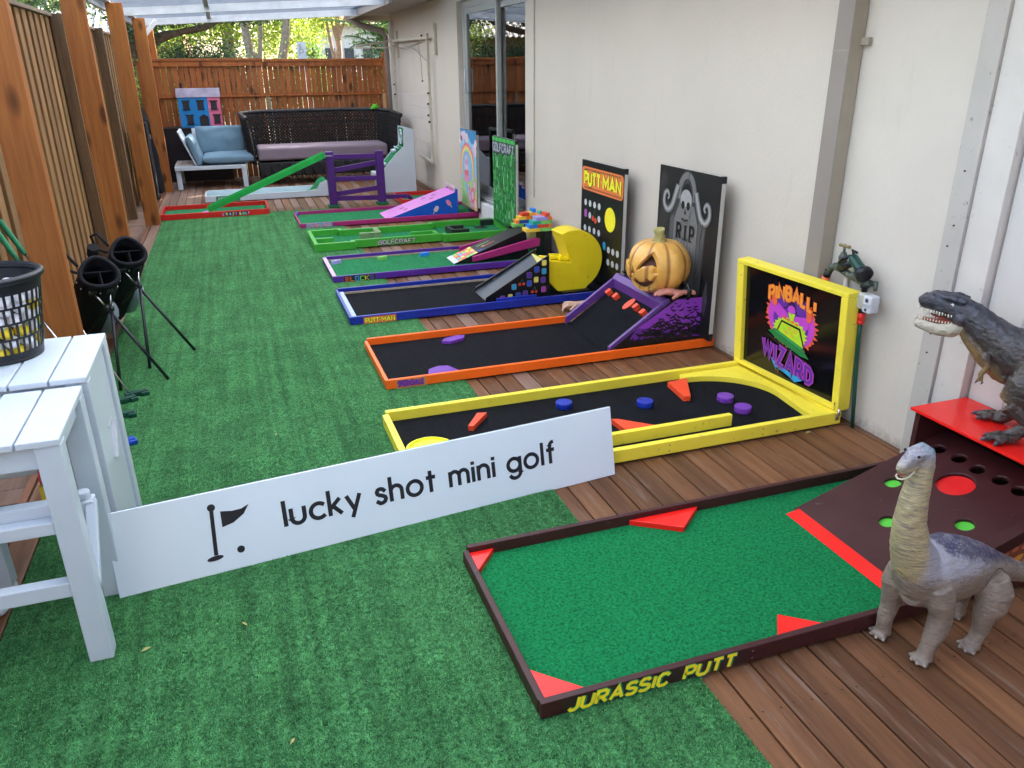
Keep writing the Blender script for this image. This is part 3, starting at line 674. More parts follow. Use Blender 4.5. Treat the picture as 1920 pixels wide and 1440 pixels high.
w.prism([(1.80,1.453,.023),(2.50,1.453,.023),(2.50,1.453,hp(2.50)),(1.80,1.453,hp(1.80))],(0,.041,0)); w.build('side_plank',BRO,jr,bevel=.002)
fr=FR((1.9,1.4525,0),(1,0,0),(0,0,1)); a=MB()
poly(a,fr,[(.03,.03),(.59,.03),(.59,.235),(.03,.058)],.0004,0)
poly(a,fr,[(.15,.03),(.59,.03),(.59,.12),(.35,.10)],.0008,1)
for (x,y,s) in ((.20,.098,.012),(.235,.112,.012),(.27,.125,.014),(.31,.13,.016),(.36,.14,.015)): ell(a,fr,x,y,s,s*.6,.0012,3,10,rot=25)
ell(a,fr,.27,.075,.05,.014,.0012,2,14,rot=30); ell(a,fr,.33,.085,.045,.012,.0016,2,12,rot=80); ell(a,fr,.20,.052,.03,.014,.0012,4,12)
ell(a,fr,.20,.052,.018,.008,.0018,1,12); ell(a,fr,.45,.09,.04,.02,.0014,2,12)
a.build('side_picture',[flat('pic_rust',(.25,.07,.03)),flat('pic_tan',(.28,.16,.10)),flat('pic_orange',(.75,.33,.05)),flat('pic_salmon',(.55,.15,.07)),flat('pic_green',(.12,.38,.10))],jr)
# red shelf box behind the ramp
js=thing('red_shelf','glossy red shelf on a maroon box at the top of the maroon ramp','shelf',(2.43,1.8,.2))
w=MB(); w.box(2.30,2.575,1.20,2.063,.333,.345); w.build('shelf_top',REDP,js,bevel=.002)
w=MB(); w.box(2.318,2.57,2.03,2.052,.0,.3325); w.build('side_board',BRO,js,bevel=.002)
w=MB(); w.box(2.52,2.555,1.2,2.029,.02,.332); w.build('back_board',BRO,js)
w=MB(); w.obox((2.455,1.62,.296),(.005,.0,.003),(-.02,.38,0),(0,0,.018)); w.build('red_lip',REDP,js)
# ---- PINBALL lane
yl=lane('pinball_lane','yellow framed lane with black carpet, discs and red flippers','.0' and .497,2.49,2.600,3.345,.068,YEL,CB,th=.03)
w=MB(); w.box(.9,1.99,2.725,2.752,.0225,.078); w.build('divider_rail',YEL,yl,bevel=.002)
ins=[(2.06,3.312)]+[(2.06+.335*math.sin(R_(a_)),2.955+.30*math.cos(R_(a_))) for a_ in range(-5,100,5)]+[(2.36,2.632),(2.458,2.632),(2.458,3.312)]
wedge(yl,ins,.0225,.052,YEL,'curved_insert')
for (x,y,m_,l) in ((1.354,3.185,BLD,'scuffed dark blue disc beside the far rail'),(1.728,3.065,BLD,'blue disc in the middle of the black carpet'),(2.126,2.985,PURD,'purple disc farther from the camera'),(2.131,2.845,PURD,'purple disc nearer the camera')):
    w=MB(); w.cyl((x,y,.0225),(x,y,.052),.040,36); o=w.build('disc',m_,yl,bevel=.003); o['label']=l
wedge(yl,[(.925,3.215),(.972,3.205),(.868,3.080),(.845,3.090)],.0225,.048,REO,'flipper')['label']='small orange red wedge beside the far rail'
wedge(yl,[(1.95,3.24),(2.07,3.255),(1.965,3.04),(1.93,3.045)],.0225,.05,REO,'flipper')['label']='orange red wedge pointing from the far rail'
wedge(yl,[(1.485,2.935),(1.515,2.925),(1.70,2.753),(1.50,2.753)],.0225,.048,REO,'flipper')['label']='red flipper against the inner divider'
w=MB(); w.cyl((.64,2.965,.0225),(.64,2.965,.034),.105,36); w.tube([(.64+.09*math.cos(i*.2618),2.965+.09*math.sin(i*.2618),.036) for i in range(25)],.006,6); w.cyl((.64,2.965,.034),(.64,2.965,.042),.05,24); w.build('cup_ring',paint('neon_yellow_plastic',(.85,.85,.02),.4),yl)
w=MB(); w.tube([(2.462,2.5995,.055),(2.462,2.588,.055),(2.462,2.588,.09)],.004,6); w.obox((2.462,2.595,.045),(.008,0,0),(0,.003,0),(0,0,.013)); w.obox((2.462,2.615,.095),(.006,0,0),(0,.004,0),(0,0,.018)); w.tube([(2.452,2.59,.06),(2.458,2.586,.075),(2.466,2.586,.075),(2.472,2.59,.06),(2.462,2.588,.045),(2.452,2.59,.06)],.002,5); w.build('latch',STEEL,yl)
# backboard
bo=V((2.410,3.33,.0695)); bu=V((.05,-.71,0)); bv=V((-.04,0,.55)).normalized()
fr=FR(bo,bu,bv); WL=.735; HL=.565; off=-.012
bb=thing('pinball_backboard','yellow framed black backboard with a wizard pinball picture at the end of the yellow lane','backboard',(2.44,2.97,.07))
def slab(mb,fr,x0,y0,x1,y1,h0,h1,mi=0): mb.prism([fr.P(x0,y0,h0),fr.P(x1,y0,h0),fr.P(x1,y1,h0),fr.P(x0,y1,h0)],fr.n*(h1-h0),mi)
w=MB(); slab(w,fr,off,.001,WL,.022,-.07,.0); slab(w,fr,off,HL-.022,WL,HL,-.07,.0); slab(w,fr,off,.0225,.022+off+.03,HL-.0225,-.07,.0); slab(w,fr,WL-.04,.0225,WL,HL-.0225,-.07,.0)
w.build('frame',YEL,bb,bevel=.003)
bk=paint('black_acrylic',(.005,.005,.006),.12,.1,5,0,40); w=MB(); slab(w,fr,.03,.02,WL-.035,HL-.02,-.03,-.0225); w.build('black_panel',bk,bb)
a=MB(); U=lambda u:.712-u
h=-.0222
# flame rim, magenta oval, purple inner
cx,cy,rx,ry=U(.338),.345,.168,.125
pts=[]
for i in range(72):
    an=i*5; k=1.0+(.10 if i%2 else -.01)+.05*math.sin(i*2.3); pts.append((cx+rx*k*math.cos(R_(an))*.98,cy-.01+ry*k*1.08*math.sin(R_(an))-.18*(rx*math.cos(R_(an)))*.25))
poly(a,fr,pts,h,2); ell(a,fr,cx,cy-.01,rx*.95,ry*1.02,h+.0004,1,36,rot=-8); ell(a,fr,cx,cy-.02,rx*.72,ry*.85,h+.0008,0,30)
# hat brims, face shape, robe
ell(a,fr,cx-.06,cy+.075,.052,.038,h+.0014,9,18,rot=20); ell(a,fr,cx+.07,cy+.065,.062,.045,h+.0014,9,18,rot=-25)
ell(a,fr,cx-.06,cy+.075,.044,.031,h+.0017,0,18,rot=20); ell(a,fr,cx+.07,cy+.065,.053,.038,h+.0017,0,18,rot=-25)
poly(a,fr,[(cx-.03,cy+.05),(cx+.005,cy+.145),(cx+.035,cy+.05)],h+.0020,9); ell(a,fr,cx+.003,cy+.045,.026,.022,h+.0024,1,14)
poly(a,fr,[(cx-.115,cy+.01),(cx-.09,cy+.06),(cx-.02,cy+.02),(cx+.0,cy-.05),(cx-.05,cy-.03)],h+.0020,1); poly(a,fr,[(cx+.12,cy-.02),(cx+.12,cy+.035),(cx+.03,cy+.02),(cx+.01,cy-.05),(cx+.07,cy-.05)],h+.0020,1)
poly(a,fr,[(cx-.018,cy+.03),(cx+.03,cy+.03),(cx+.008,cy-.045)],h+.0024,3)
for (x,y) in ((cx-.115,cy+.075),(cx+.12,cy+.05)):
    ell(a,fr,x,y-.01,.018,.028,h+.0026,6,12)
    for k in range(4): ribbon(a,fr,[(x-.013+k*.009,y),(x-.02+k*.013,y+.03)],.007,h+.0028+k*.0001,6)
# glow and machine
pts=[]
for i in range(40): k=1.0+(.16 if i%2 else -.02); pts.append((cx+.0+.105*k*math.cos(R_(i*9)),cy-.065+.06*k*math.sin(R_(i*9))))
poly(a,fr,pts,h+.0030,3)
poly(a,fr,[(cx-.10,cy-.10),(cx+.11,cy-.13),(cx+.07,cy-.03),(cx-.06,cy-.02)],h+.0034,7); poly(a,fr,[(cx-.088,cy-.095),(cx+.098,cy-.122),(cx+.062,cy-.04),(cx-.055,cy-.03)],h+.0038,3)
for (x,y) in ((-.02,-.075),(.02,-.08),(.0,-.05),(.04,-.055)): ell(a,fr,cx+x,cy+y,.012,.009,h+.0041,5,12); ell(a,fr,cx+x,cy+y,.007,.005,h+.0043,3,10)
for k in range(4): poly(a,fr,[(cx-.06+k*.028,cy-.005-k*.004),(cx-.035+k*.03,cy+.008-k*.006),(cx-.03+k*.028,cy-.012-k*.004)],h+.0041,6)
poly(a,fr,[(cx-.15,cy-.10),(cx-.10,cy-.075),(cx+.09,cy-.12),(cx+.14,cy-.165),(cx+.08,cy-.165),(cx-.08,cy-.13)],h+.0044,4); ribbon(a,fr,[(cx-.16,cy-.115),(cx-.08,cy-.14),(cx+.09,cy-.178),(cx+.16,cy-.19)],.012,h+.0048,7)
ribbon(a,fr,[(cx-.10,cy-.085),(cx+.09,cy-.128)],.006,h+.0048,8)
def wp(X,Y_,b): 
    d=(X-cx); return X,Y_-d*d*1.15-(.0)*d
for (mi,wt,hh) in ((6,.022,.0052),(5,.014,.0060)): text(a,fr,'PINBALL!',U(.49),.435,.062,wt,mi,h+hh,sp=.30,warp=wp,width=.31)
def wp2(X,Y_,b):
    d=(X-U(.52)); return X,Y_-.10*d-.22*d*d-(.0 if b>.5 else .02*math.sin(d*9))
for (mi,wt,hh) in ((7,.034,.0052),(1,.027,.0060),(0,.016,.0068)): text(a,fr,'WIZARD',U(.515),.125,.072,wt,mi,h+hh,sp=.34,warp=wp2,width=.345)
poly(a,fr,[(U(.46),.112),(U(.40),.092),(U(.30),.072),(U(.25),.095),(U(.23),.06),(U(.28),.035),(U(.32),.05),(U(.36),.06),(U(.42),.07),(U(.41),.05)],h+.0050,10)
for k,x in enumerate((.405,.31)): poly(a,fr,[(U(x),.10),(U(x-.02),.10),(U(x-.005),.03)],h+.0056,11)
text(a,fr,'COMPUTER',U(.40),.080,.009,.0022,7,h+.0060,width=.075)
a.build('wizard_print',[flat('art_purple',(.12,.025,.33)),flat('art_magenta',(.55,.06,.55)),flat('art_flame',(.80,.10,.05)),flat('art_lime',(.48,.75,.03)),flat('art_green',(.01,.20,.05)),flat('art_orange',(.9,.32,.03)),flat('art_redorange',(.85,.13,.04)),flat('art_black',(.006,.006,.007)),flat('art_grn2',(.03,.45,.12)),flat('art_dpurple',(.03,.008,.08)),flat('art_cyan',(.02,.36,.72)),flat('art_brown',(.10,.04,.03))],bb)
# ---- SPOOKSVILLE lane
ol=lane('spooky_lane','orange framed lane with black carpet and a black ramp below the pumpkin',.592,2.54,3.734,4.452,.060,ORG,CB,farx=1.885,rlow=.008)
fr=FR((.592,3.7335,0),(1,0,0),(0,0,1)); a=MB(); rect(a,fr,.052,.008,.212,.056,.0003,0); rect(a,fr,.054,.010,.210,.054,.0006,1)
for (mi,wt,hh) in ((2,.0088,.0010),(3,.0045,.0020)): text(a,fr,'SPOOKSVILLE',.064,.021,.026,wt,mi,hh,sp=.22,width=.135,step=.0001)
for k in range(9): poly(a,fr,[(.066+k*.0155,.021),(.071+k*.0155,.021),(.0685+k*.0155,.0125)],.0009+.00005*(k%2),2)
a.build('name_sticker',[flat('stk_edge',(.55,.25,.12)),flat('stk_orange',(.62,.19,.07)),flat('stk_dark',(.02,.008,.05)),flat('stk_purple',(.20,.03,.50))],ol)
for pts,l in (([(1.03,4.30),(1.06,4.345),(1.15,4.375),(1.19,4.36),(1.17,4.31),(1.08,4.275)],'purple six sided bump near the far rail'),([(.83,3.80),(.85,3.87),(.91,3.90),(.96,3.89),(1.0,3.80),(.95,3.76)],'purple six sided bump near the near rail')):
    o=wedge(ol,pts,.0225,.042,PURD,'bump'); o['label']=l
so=lambda x:.0225+.676*(x-1.885)
sr=thing('spooky_ramp','black ramp edged in purple with four orange cubes and bat side panel','ramp',(2.1,4.1,.02))
w=MB(); w.prism([(1.885,3.787,so(1.885)+.0005),(2.20,3.787,so(2.20)),(2.20,3.787,.024),(1.885,3.787,.023)],(0,.60,0)); w.build('ramp_surface',CB,sr)
for ya,yb in ((3.764,3.786),(4.388,4.410)):
    w=MB(); w.prism([(1.872,ya,so(1.885)+.001),(2.205,ya,so(2.205)),(2.190,ya,so(2.19)+.062),(1.872,ya,so(1.885)+.05)],(0,yb-ya,0)); w.build('side_rail',PPUR,sr,bevel=.002)
w=MB(); w.prism([(2.20,3.764,.20),(2.245,3.764,.20),(2.245,3.764,.318),(2.222,3.764,.322),(2.195,3.764,.29)],(0,.648,0)); w.build('top_rail',PPUR,sr,bevel=.002)
for (x,y) in ((2.154,4.35),(2.153,4.245),(2.157,3.985),(2.150,3.885)):
    w=MB(); nn=V((-.56,0,.828)); tt=V((.828,0,.56)); w.obox(V((x,y,so(x)))+nn*.015,tt*.019,V((0,.017,0)),nn*.0155); w.build('cube',REO,sr,bevel=.001)
w=MB(); nn=V((-.56,0,.828)); tt=V((.828,0,.56)); c0=V((2.157,4.09,so(2.157)))
w.prism([c0+nn*.001+tt*.048*math.cos(k*.2618)+V((0,1,0))*.030*math.sin(k*.2618) for k in range(24)],nn*.006); w.build('hole_ring',REO,sr,bevel=.001)
w=MB(); w.prism([(1.885,3.7565,.063),(2.512,3.7565,.063),(2.512,3.7565,.318),(2.275,3.7565,.322),(1.9,3.7565,.068)],(0,.006,0)); w.build('side_panel',BLKP,sr)
rnd=random.Random(3); a=MB(); fr=FR((0,3.7562,0),(1,0,0),(0,0,1))
poly(a,fr,[(2.04,.168),(2.508,.11),(2.508,.313),(2.283,.312)],.0002,0)
poly(a,fr,[(1.985,.10),(2.508,.075),(2.508,.1095),(2.04,.1675)],.0002,2)
def bat(cx,cy,s,r,h,mi=1):
    P=[(0,.25),(.12,.45),(.2,.2),(.6,.42),(1,.38),(.8,.1),(.62,.12),(.5,-.12),(.3,-.02),(.12,-.3),(0,-.12)]
    P=P+[(-x,y) for x,y in P[::-1][1:-1]]; c,s_=math.cos(r),math.sin(r)
    poly(a,fr,[(cx+s*(x*c-y*s_),cy+s*(x*s_+y*c)) for x,y in P],h,mi)
k=0
for row,(zb,nb,sb) in enumerate(((.29,4,.014),(.265,5,.018),(.24,6,.022),(.215,8,.026),(.19,10,.029),(.165,14,.031),(.14,20,.033),(.115,27,.033),(.09,34,.031))):
    for i in range(nb):
        xx=2.50-(i+.3+rnd.random()*.5)*(.24+.030*row)/nb*(1 if row<8 else 1.1); zz=zb+rnd.uniform(-.010,.010)
        lim=1.93+(zz-.068)*1.46
        if xx<lim+.02 or zz<.075: continue
        k+=1; bat(xx,zz,sb*rnd.uniform(.7,1.1),rnd.uniform(-.5,.5),.0008+.00012*(k%25))
a.build('bat_print',[flat('bat_purple',(.27,.045,.52)),flat('bat_black',(.006,.005,.009)),flat('bat_purple_dark',(.13,.022,.30))],sr)
bx=MB(); bx.box(2.247,2.53,3.765,4.41,.024,.300); tag(bx.build('black_plinth',BLKP,bevel=.003),'black box behind the purple edged ramp carrying the pumpkin','plinth')
# ---- PUTT-MAN lane
bl=lane('blue_lane','blue framed lane with black carpet and a black chute ramp',.577,2.54,4.904,5.660,.062,BLU,CB,gap=True)
w=MB(); w.box(.60,2.0,5.628,5.638,.0225,.036); w.build('raw_edge',RAW,bl)
w=MB(); w.box(.598,.628,4.93,5.60,.0225,.050); w.build('inner_rail',paint('pale_blue_paint',(.42,.50,.72),.5),bl,bevel=.002)
w=MB(); w.box(1.585,1.876,4.925,4.944,.0225,.078); w.build('inner_rail',BLU,bl,bevel=.002)
fr=FR((.577,4.9035,0),(1,0,0),(0,0,1)); a=MB(); rect(a,fr,.086,.006,.302,.055,.0003,0); rect(a,fr,.090,.010,.298,.051,.0006,1)
for (mi,wt,hh) in ((2,.0115,.0012),(3,.0075,.0024)): text(a,fr,'PUTT',.100,.0175,.026,wt,mi,hh,sp=.20,width=.085); text(a,fr,'-',.190,.0175,.026,wt*.6,mi,hh); text(a,fr,'MAN',.205,.0175,.026,wt,mi,hh,sp=.22,width=.083)
PMC=[flat('pm_brown',(.40,.07,.03)),flat('pm_orange',(.78,.20,.06)),flat('pm_black',(.015,.01,.01)),flat('pm_yellow',(.88,.80,.03))]
a.build('name_sticker',PMC,bl)
sb=lambda x:.024+.555*(x-1.55)
br=thing('chute_ramp','black chute ramp with bright stickers on its side in the blue lane','ramp',(1.75,5.17,.02))
w=MB(); w.prism([(1.55,5.014,sb(1.55)),(1.99,5.014,sb(1.99)),(1.99,5.014,sb(1.99)-.012),(1.55,5.014,.0227)],(0,.325,0)); w.build('ramp_surface',paint('grey_black_paint',(.035,.045,.065),.42,.2,12,.2,50,wear=.15,wearcol=(.09,.10,.13)),br)
w=MB(); w.prism([(1.535,5.34,.028),(2.03,5.34,sb(2.0)-.0),(2.03,5.34,.306),(1.555,5.34,.056)],(0,.012,0)); w.build('side_wall',BLKP,br,bevel=.001)
w=MB(); w.prism([(1.52,5.0,.0227),(1.997,5.0,.0227),(1.997,5.0,.334),(1.53,5.0,.072)],(0,.0135,0)); w.build('side_wall',BLKP,br,bevel=.001)
w=MB(); w.prism([(1.92,5.0145,sb(1.99)+.001),(2.0,5.0145,sb(1.99)+.001),(2.0,5.33,sb(1.99)+.001),(1.985,5.33,sb(1.99)+.001)],(0,0,.003)); w.build('landing',PALEY,br)
fr=FR((0,4.9995,0),(1,0,0),(0,0,1)); a=MB()
cols=[1,3,2,0,5,4]
def gp(x,y):  # b1 crop px -> plane coordinates
    return 1.525+(x-80)*.000519,.072+(1260-y)*.000512+(x-975)*.00000
cnt=0
for (px_,py_,ci) in ((315,1270,5),(425,1260,0),(540,1255,1),(640,1240,4),(905,1215,5),(480,1150,2),(697,1130,1),(898,1105,4),(797,1090,0),(697,1015,4),(805,950,1),(910,985,2),(912,870,0)):
    X=1.525+(px_-80)*.00052; Z=.3225-(py_-790)*.000512-(975-px_)*.000018-.012*(py_>1200)
    rrect(a,fr,X-.019,Z-.022,X+.019,Z+.022,.010,.0004,6); rrect(a,fr,X-.0165,Z-.0195,X+.0165,Z+.0195,.009,.0009,ci)
for (px_,py_) in ((590,1110),(770,1240)):
    X=1.525+(px_-80)*.00052; Z=.3225-(py_-790)*.000512-(975-px_)*.000018
    ell(a,fr,X-.015,Z-.008,.011,.011,.0009,7,12); ell(a,fr,X+.015,Z-.008,.011,.011,.0009,7,12); ribbon(a,fr,[(X-.013,Z),(X+.003,Z+.026),(X+.013,Z)],.002,.0007,8)
a.build('sticker_print',[flat('s_yellow',(.80,.70,.12)),flat('s_blue',(.02,.07,.50)),flat('s_cyan',(.03,.33,.55)),flat('s_orange',(.7,.2,.05)),flat('s_violet',(.10,.03,.30)),flat('s_magenta',(.45,.05,.35)),flat('s_grey',(.15,.16,.2)),flat('s_red',(.55,.06,.03)),flat('s_stem',(.1,.2,.15))],br)
# yellow drum with wedge cut
dm=thing('yellow_drum','big round yellow box with a wedge cut out standing in the blue lane','obstacle',(2.2,5.15,.03))
pts=[(2.011,.277),(2.186,.252),(2.113,.447)]
cx,cz,rr=2.207,.262,.219
a0=math.degrees(math.atan2(.447-cz,2.113-cx)); 
for i in range(27):
    an=R_(a0-(a0+58)*i/26); pts.append((cx+rr*math.cos(an),cz+rr*math.sin(an)))
pts+= [(2.30,.052),(2.085,.050),(2.011,.130)]
w=MB(); w.prism([(x,5.05,z) for x,z in pts],(0,.205,0)); w.build('drum_body',paint('bright_yellow_paint',(.80,.62,.014),.38,.04,5,.1,60,wear=.05,wearcol=(.4,.3,.02)),dm,bevel=.002)
w=MB(); w.obox((2.075,5.12,.285),(.035,0,-.004),(0,.022,0),(0,0,.010)); w.obox((2.10,5.16,.283),(.045,0,-.004),(0,.006,0),(0,0,.018)); w.obox((2.14,5.10,.275),(.035,0,-.004),(0,.022,0),(0,0,.012)); w.obox((2.12,5.10,.29),(.004,0,0),(0,.03,0),(0,0,.014)); w.build('chute',paint('yellow_plastic',(.90,.72,.01),.3),dm,bevel=.002)
w=MB(); w.box(2.10,2.32,5.0,5.3,.0225,.0515); w.build('base_block',BLKP,dm)
# ---- BLOCKS lane
pl_=lane('purple_lane','purple framed lane with green carpet and coloured blocks',.610,2.54,6.040,6.775,.057,PUR,CG2,gap=True)
w=MB(); w.box(.633,1.75,6.743,6.752,.0225,.034); w.build('raw_edge',RAW,pl_)
w=MB(); w.box(.6095,.640,6.062,6.755,.0512,.0555); w.build('pink_tape',paint('pale_pink_paint',(.60,.42,.58),.6,.2,30),pl_)
PX={'B':['1110','1001','1110','1001','1110'],'L':['1000','1000','1000','1000','1111'],'O':['1111','1001','1001','1001','1111'],'C':['1111','1000','1000','1000','1111'],'K':['1001','1010','1100','1010','1001'],'S':['1111','1000','1111','0001','1111']}
fr=FR((.610,6.0395,0),(1,0,0),(0,0,1)); a=MB(); rect(a,fr,.083,.006,.328,.055,.0003,6)
for i,c in enumerate('BLOCKS'):
    for r,row in enumerate(PX[c]):
        for q,b in enumerate(row):
            if b=='1': rect(a,fr,.093+i*.038+q*.0078,.0465-r*.0075,.093+i*.038+q*.0078+.0070,.0465-r*.0075-.0068+.0,.0009,i)
a.build('name_sticker',[flat('k_red',(.80,.10,.05)),flat('k_red2',(.85,.16,.06)),flat('k_cyan',(.03,.35,.75)),flat('k_green',(.18,.62,.15)),flat('k_yellow',(.85,.70,.05)),flat('k_violet',(.12,.10,.40)),flat('k_black',(.01,.01,.012))],pl_)
for (x,y,m_,l) in ((.665,6.60,LILAC,'lilac'),(1.055,6.605,LIME,'lime green'),(1.43,6.615,SKY,'sky blue')):
    w=MB(); w.prism([(x,y,.0225),(x+.05,y,.0225),(x+.05,y+.02,.0225),(x+.085,y+.02,.0225),(x+.085,y+.045,.0225),(x+.03,y+.045,.0225),(x+.03,y+.025,.0225),(x,y+.025,.0225)],(0,0,.030)); o=w.build('block',m_,pl_,bevel=.001); o['label']=l+' zigzag block'
sp_=lambda x:.027+.372*(x-1.63)
rp=thing('block_ramp','tall black box ramp with colourful squares at its foot in the purple lane','ramp',(1.95,6.35,.02))
w=MB(); w.prism([(1.635,6.23,.0227),(2.30,6.23,.0227),(2.27,6.23,sp_(2.27)),(1.635,6.23,sp_(1.635))],(0,.25,0)); w.build('ramp_box',BLKP,rp,bevel=.0015)
fr=FR((1.635,6.23,sp_(1.635)+.0004),(1,0,.372),(0,1,0)); a=MB()
rect(a,fr,-.004,0,.045,.25,.0006,0)
rr_=random.Random(5)
for i in range(5):
    for j in range(5): rect(a,fr,.048+i*.035,.004+j*.0495,.048+i*.035+.032,.004+j*.0495+.046,.0006,rr_.choice([1,2,3,4,5,6,1,5]))
for i in range(4): rect(a,fr,.26+i*.03,.165,.26+i*.03+.028,.178,.0006,4); rect(a,fr,.29+i*.03,.095,.29+i*.03+.028,.108+(.012 if i==0 else 0),.0006,1 if i else 5)
rect(a,fr,.235,.02,.268,.055,.0006,7); rect(a,fr,.27,.02,.285,.035,.0006,7)
a.build('square_print',[flat('q_white',(.62,.66,.74)),flat('q_red',(.80,.14,.08)),flat('q_pink',(.7,.18,.45)),flat('q_yellow',(.85,.72,.15)),flat('q_green',(.25,.65,.2)),flat('q_orange',(.85,.33,.06)),flat('q_cyan',(.08,.45,.7)),flat('q_blue',(.06,.06,.5))],rp)
for ya in (6.15,6.56):
    w=MB(); w.prism([(1.775,ya,.048),(2.365,ya,.140),(2.37,ya,.20),(2.335,ya,.208),(1.775,ya,.092)],(0,.032,0)); w.build('side_rail',MAG,rp,bevel=.002)
w=MB(); w.box(2.350,2.412,6.36,6.41,.14,.258); w.build('post',PALEY,rp)
bt=thing('brick_stack','stack of coloured wooden bricks on a black box at the end of the purple lane','block stack',(2.42,6.3,.0))
w=MB(); w.box(2.415,2.485,6.17,6.55,.0,.2545); w.build('black_box',BLKP,bt,bevel=.002)
def brk(x0,x1,y0,y1,r,m_): 
    w=MB(); w.box(x0+.0005,x1-.0005,y0,y1,.2555+r*.030,.2555+r*.030+.0292); w.build('brick',m_,bt,bevel=.001)
for x0,x1,r,m_ in ((2.25,2.378,0,YLB),(2.378,2.485,0,LIME),(2.28,2.355,1,SKY),(2.355,2.455,1,REB),(2.455,2.485,1,ORB),(2.312,2.385,2,TEAL),(2.385,2.485,2,LIME),(2.345,2.45,3,LILAC),(2.45,2.485,3,ORB),(2.425,2.465,4,REB)): brk(x0,x1,6.17,6.27,r,m_)
for x0,x1,r,m_ in ((2.225,2.32,0,LIME),(2.25,2.28,1,ORB),(2.28,2.40,1,DBL),(2.275,2.345,2,YLB),(2.345,2.41,2,ORB),(2.305,2.375,3,REB),(2.375,2.41,3,YLB),(2.41,2.445,3,SKY),(2.405,2.435,4,SKY)): brk(x0,x1,6.42,6.50,r,m_)
brk(2.42,2.445,6.30,6.36,4,TEAL); brk(2.40,2.485,6.28,6.41,3,ORB); brk(2.41,2.485,6.28,6.41,0,ORB); brk(2.41,2.485,6.28,6.41,1,REB); brk(2.41,2.485,6.28,6.41,2,TEAL)
w=MB(); w.box(2.2,2.42,6.46,6.55,.245,.2545); w.build('black_arm',BLKP,bt)
# ---- GOLFCRAFT lane
gt=thing('green_lane','green stepped outline maze lane with green carpet','mini golf lane',(1.5,7.55,0),'mini golf lanes set across the deck')
def gr(x0,x1,y0,y1,z1=.080,nm='rail',m_=GRN,z0=.0095): 
    w=MB(); w.box(x0,x1,y0,y1,z0,z1); return w.build(nm,m_,gt,bevel=.0025)
gr(.592,.925,7.205,7.240); gr(.925,.962,7.205,7.292); gr(.963,1.792,7.258,7.292); gr(1.793,1.83,7.205,7.292); gr(1.831,2.52,7.205,7.240)
gr(.592,.627,7.241,7.902); gr(.628,.885,7.867,7.902); gr(.886,.922,7.800,7.902); gr(.923,1.80,7.800,7.835); gr(1.801,1.837,7.800,7.902); gr(1.838,2.52,7.867,7.902); gr(2.484,2.52,7.241,7.866)
gr(.628,.80,7.505,7.54,.070,'baffle'); gr(1.535,1.775,7.455,7.48,.078,'baffle'); gr(1.740,1.775,7.293,7.454,.078,'baffle')
GG=paint('sage_block_paint',(.17,.28,.12),.5,.2,20)
for k in range(4): gr(1.052+k*.053,1.052+k*.053+.052,7.55,7.595,.082,'brick',GG)
for k in range(3): gr(1.212,1.264,7.596+k*.067,7.661+k*.067,.082,'brick',GG)
DK=paint('dark_block_paint',(.012,.02,.016),.5,.3,20)
gr(1.921,1.962,7.40,7.65,.080,'brick',DK); gr(1.963,2.105,7.605,7.65,.080,'brick',DK); gr(1.963,2.105,7.40,7.44,.080,'brick',DK); gr(2.355,2.483,7.80,7.866,.078,'brick',DK)
gr(2.25,2.372,7.655,7.80,.0245,'hole',BLKP,.0225)
w=MB(); w.box(.63,.922,7.242,7.865,.0095,.0222); w.box(.923,1.80,7.294,7.798,.0095,.0222); w.box(1.801,2.483,7.242,7.865,.0095,.0222); w.build('playing_surface',CG2,gt)
fr=FR((1.15,7.2575,0),(1,0,0),(0,0,1)); a=MB()
rr_=random.Random(9)
for i in range(50):
    X=.01+rr_.random()*.385; Z=.014+rr_.random()*.05; rect(a,fr,X,Z,X+.008,Z+.006,.0003+.0001*(i%6),4 if i%2 else 3)
for (mi,wt,hh,dz) in ((1,.0155,.0012,-.003),(1,.0135,.0020,0),(0,.0085,.0030,0)): text(a,fr,'GOLFCRAFT',.03,.024+dz,.033,wt,mi,hh,sp=.24,width=.35)
a.build('name_sticker',[flat('gc_grey',(.48,.48,.50)),flat('gc_black',(.02,.02,.02)),flat('gc_x',(.2,.5,.15)),flat('gc_lime',(.18,.55,.10)),flat('gc_pale',(.35,.65,.30))],gt)
# ---- CANDYLAND lane
ml=lane('magenta_lane','magenta framed lane with green carpet and pink wedge ramp',.565,2.55,8.419,9.215,.055,MAG,CG2)
fr=FR((.565,8.4185,0),(1,0,0),(0,0,1)); a=MB(); rect(a,fr,.062,.003,.335,.054,.0005,0)
for (mi,wt,hh) in ((1,.011,.0012),(2,.006,.0024)): text(a,fr,'CANDYLAND',.078,.0145,.027,wt,mi,hh,sp=.22,width=.235)
a.build('name_sticker',[flat('cl_blue',(.05,.28,.60)),flat('cl_white',(.65,.55,.6)),flat('cl_red',(.70,.12,.10))],ml)
w=MB(); w.prism([(.586,9.19,.0225),(.62,9.19,.0225),(.586,9.02,.0225)],(0,0,.03)); w.build('corner_block',CBLU,ml)
sc_r=thing('pink_ramp','pink topped wedge ramp with blue sides and lollies along its top','ramp',(1.9,8.72,.02))
sq=lambda x:.026+.318*(x-1.50)
w=MB(); w.prism([(1.50,8.515,.0225),(2.28,8.515,.0225),(2.28,8.515,sq(2.28)),(1.50,8.515,sq(1.50))],(0,.435,0)); w.build('wedge_side',CBLU,sc_r,bevel=.001)
fr=FR((1.50,8.515,sq(1.50)),(1,0,.318),(0,1,0)); a=MB(); rect(a,fr,-.01,-.002,.815,.437,.0012,0)
for (x,y) in ((.24,.12),(.22,.24),(.56,.15),(.50,.30),(.62,.28)): ell(a,fr,x,y,.030,.022,.0024,1,16)
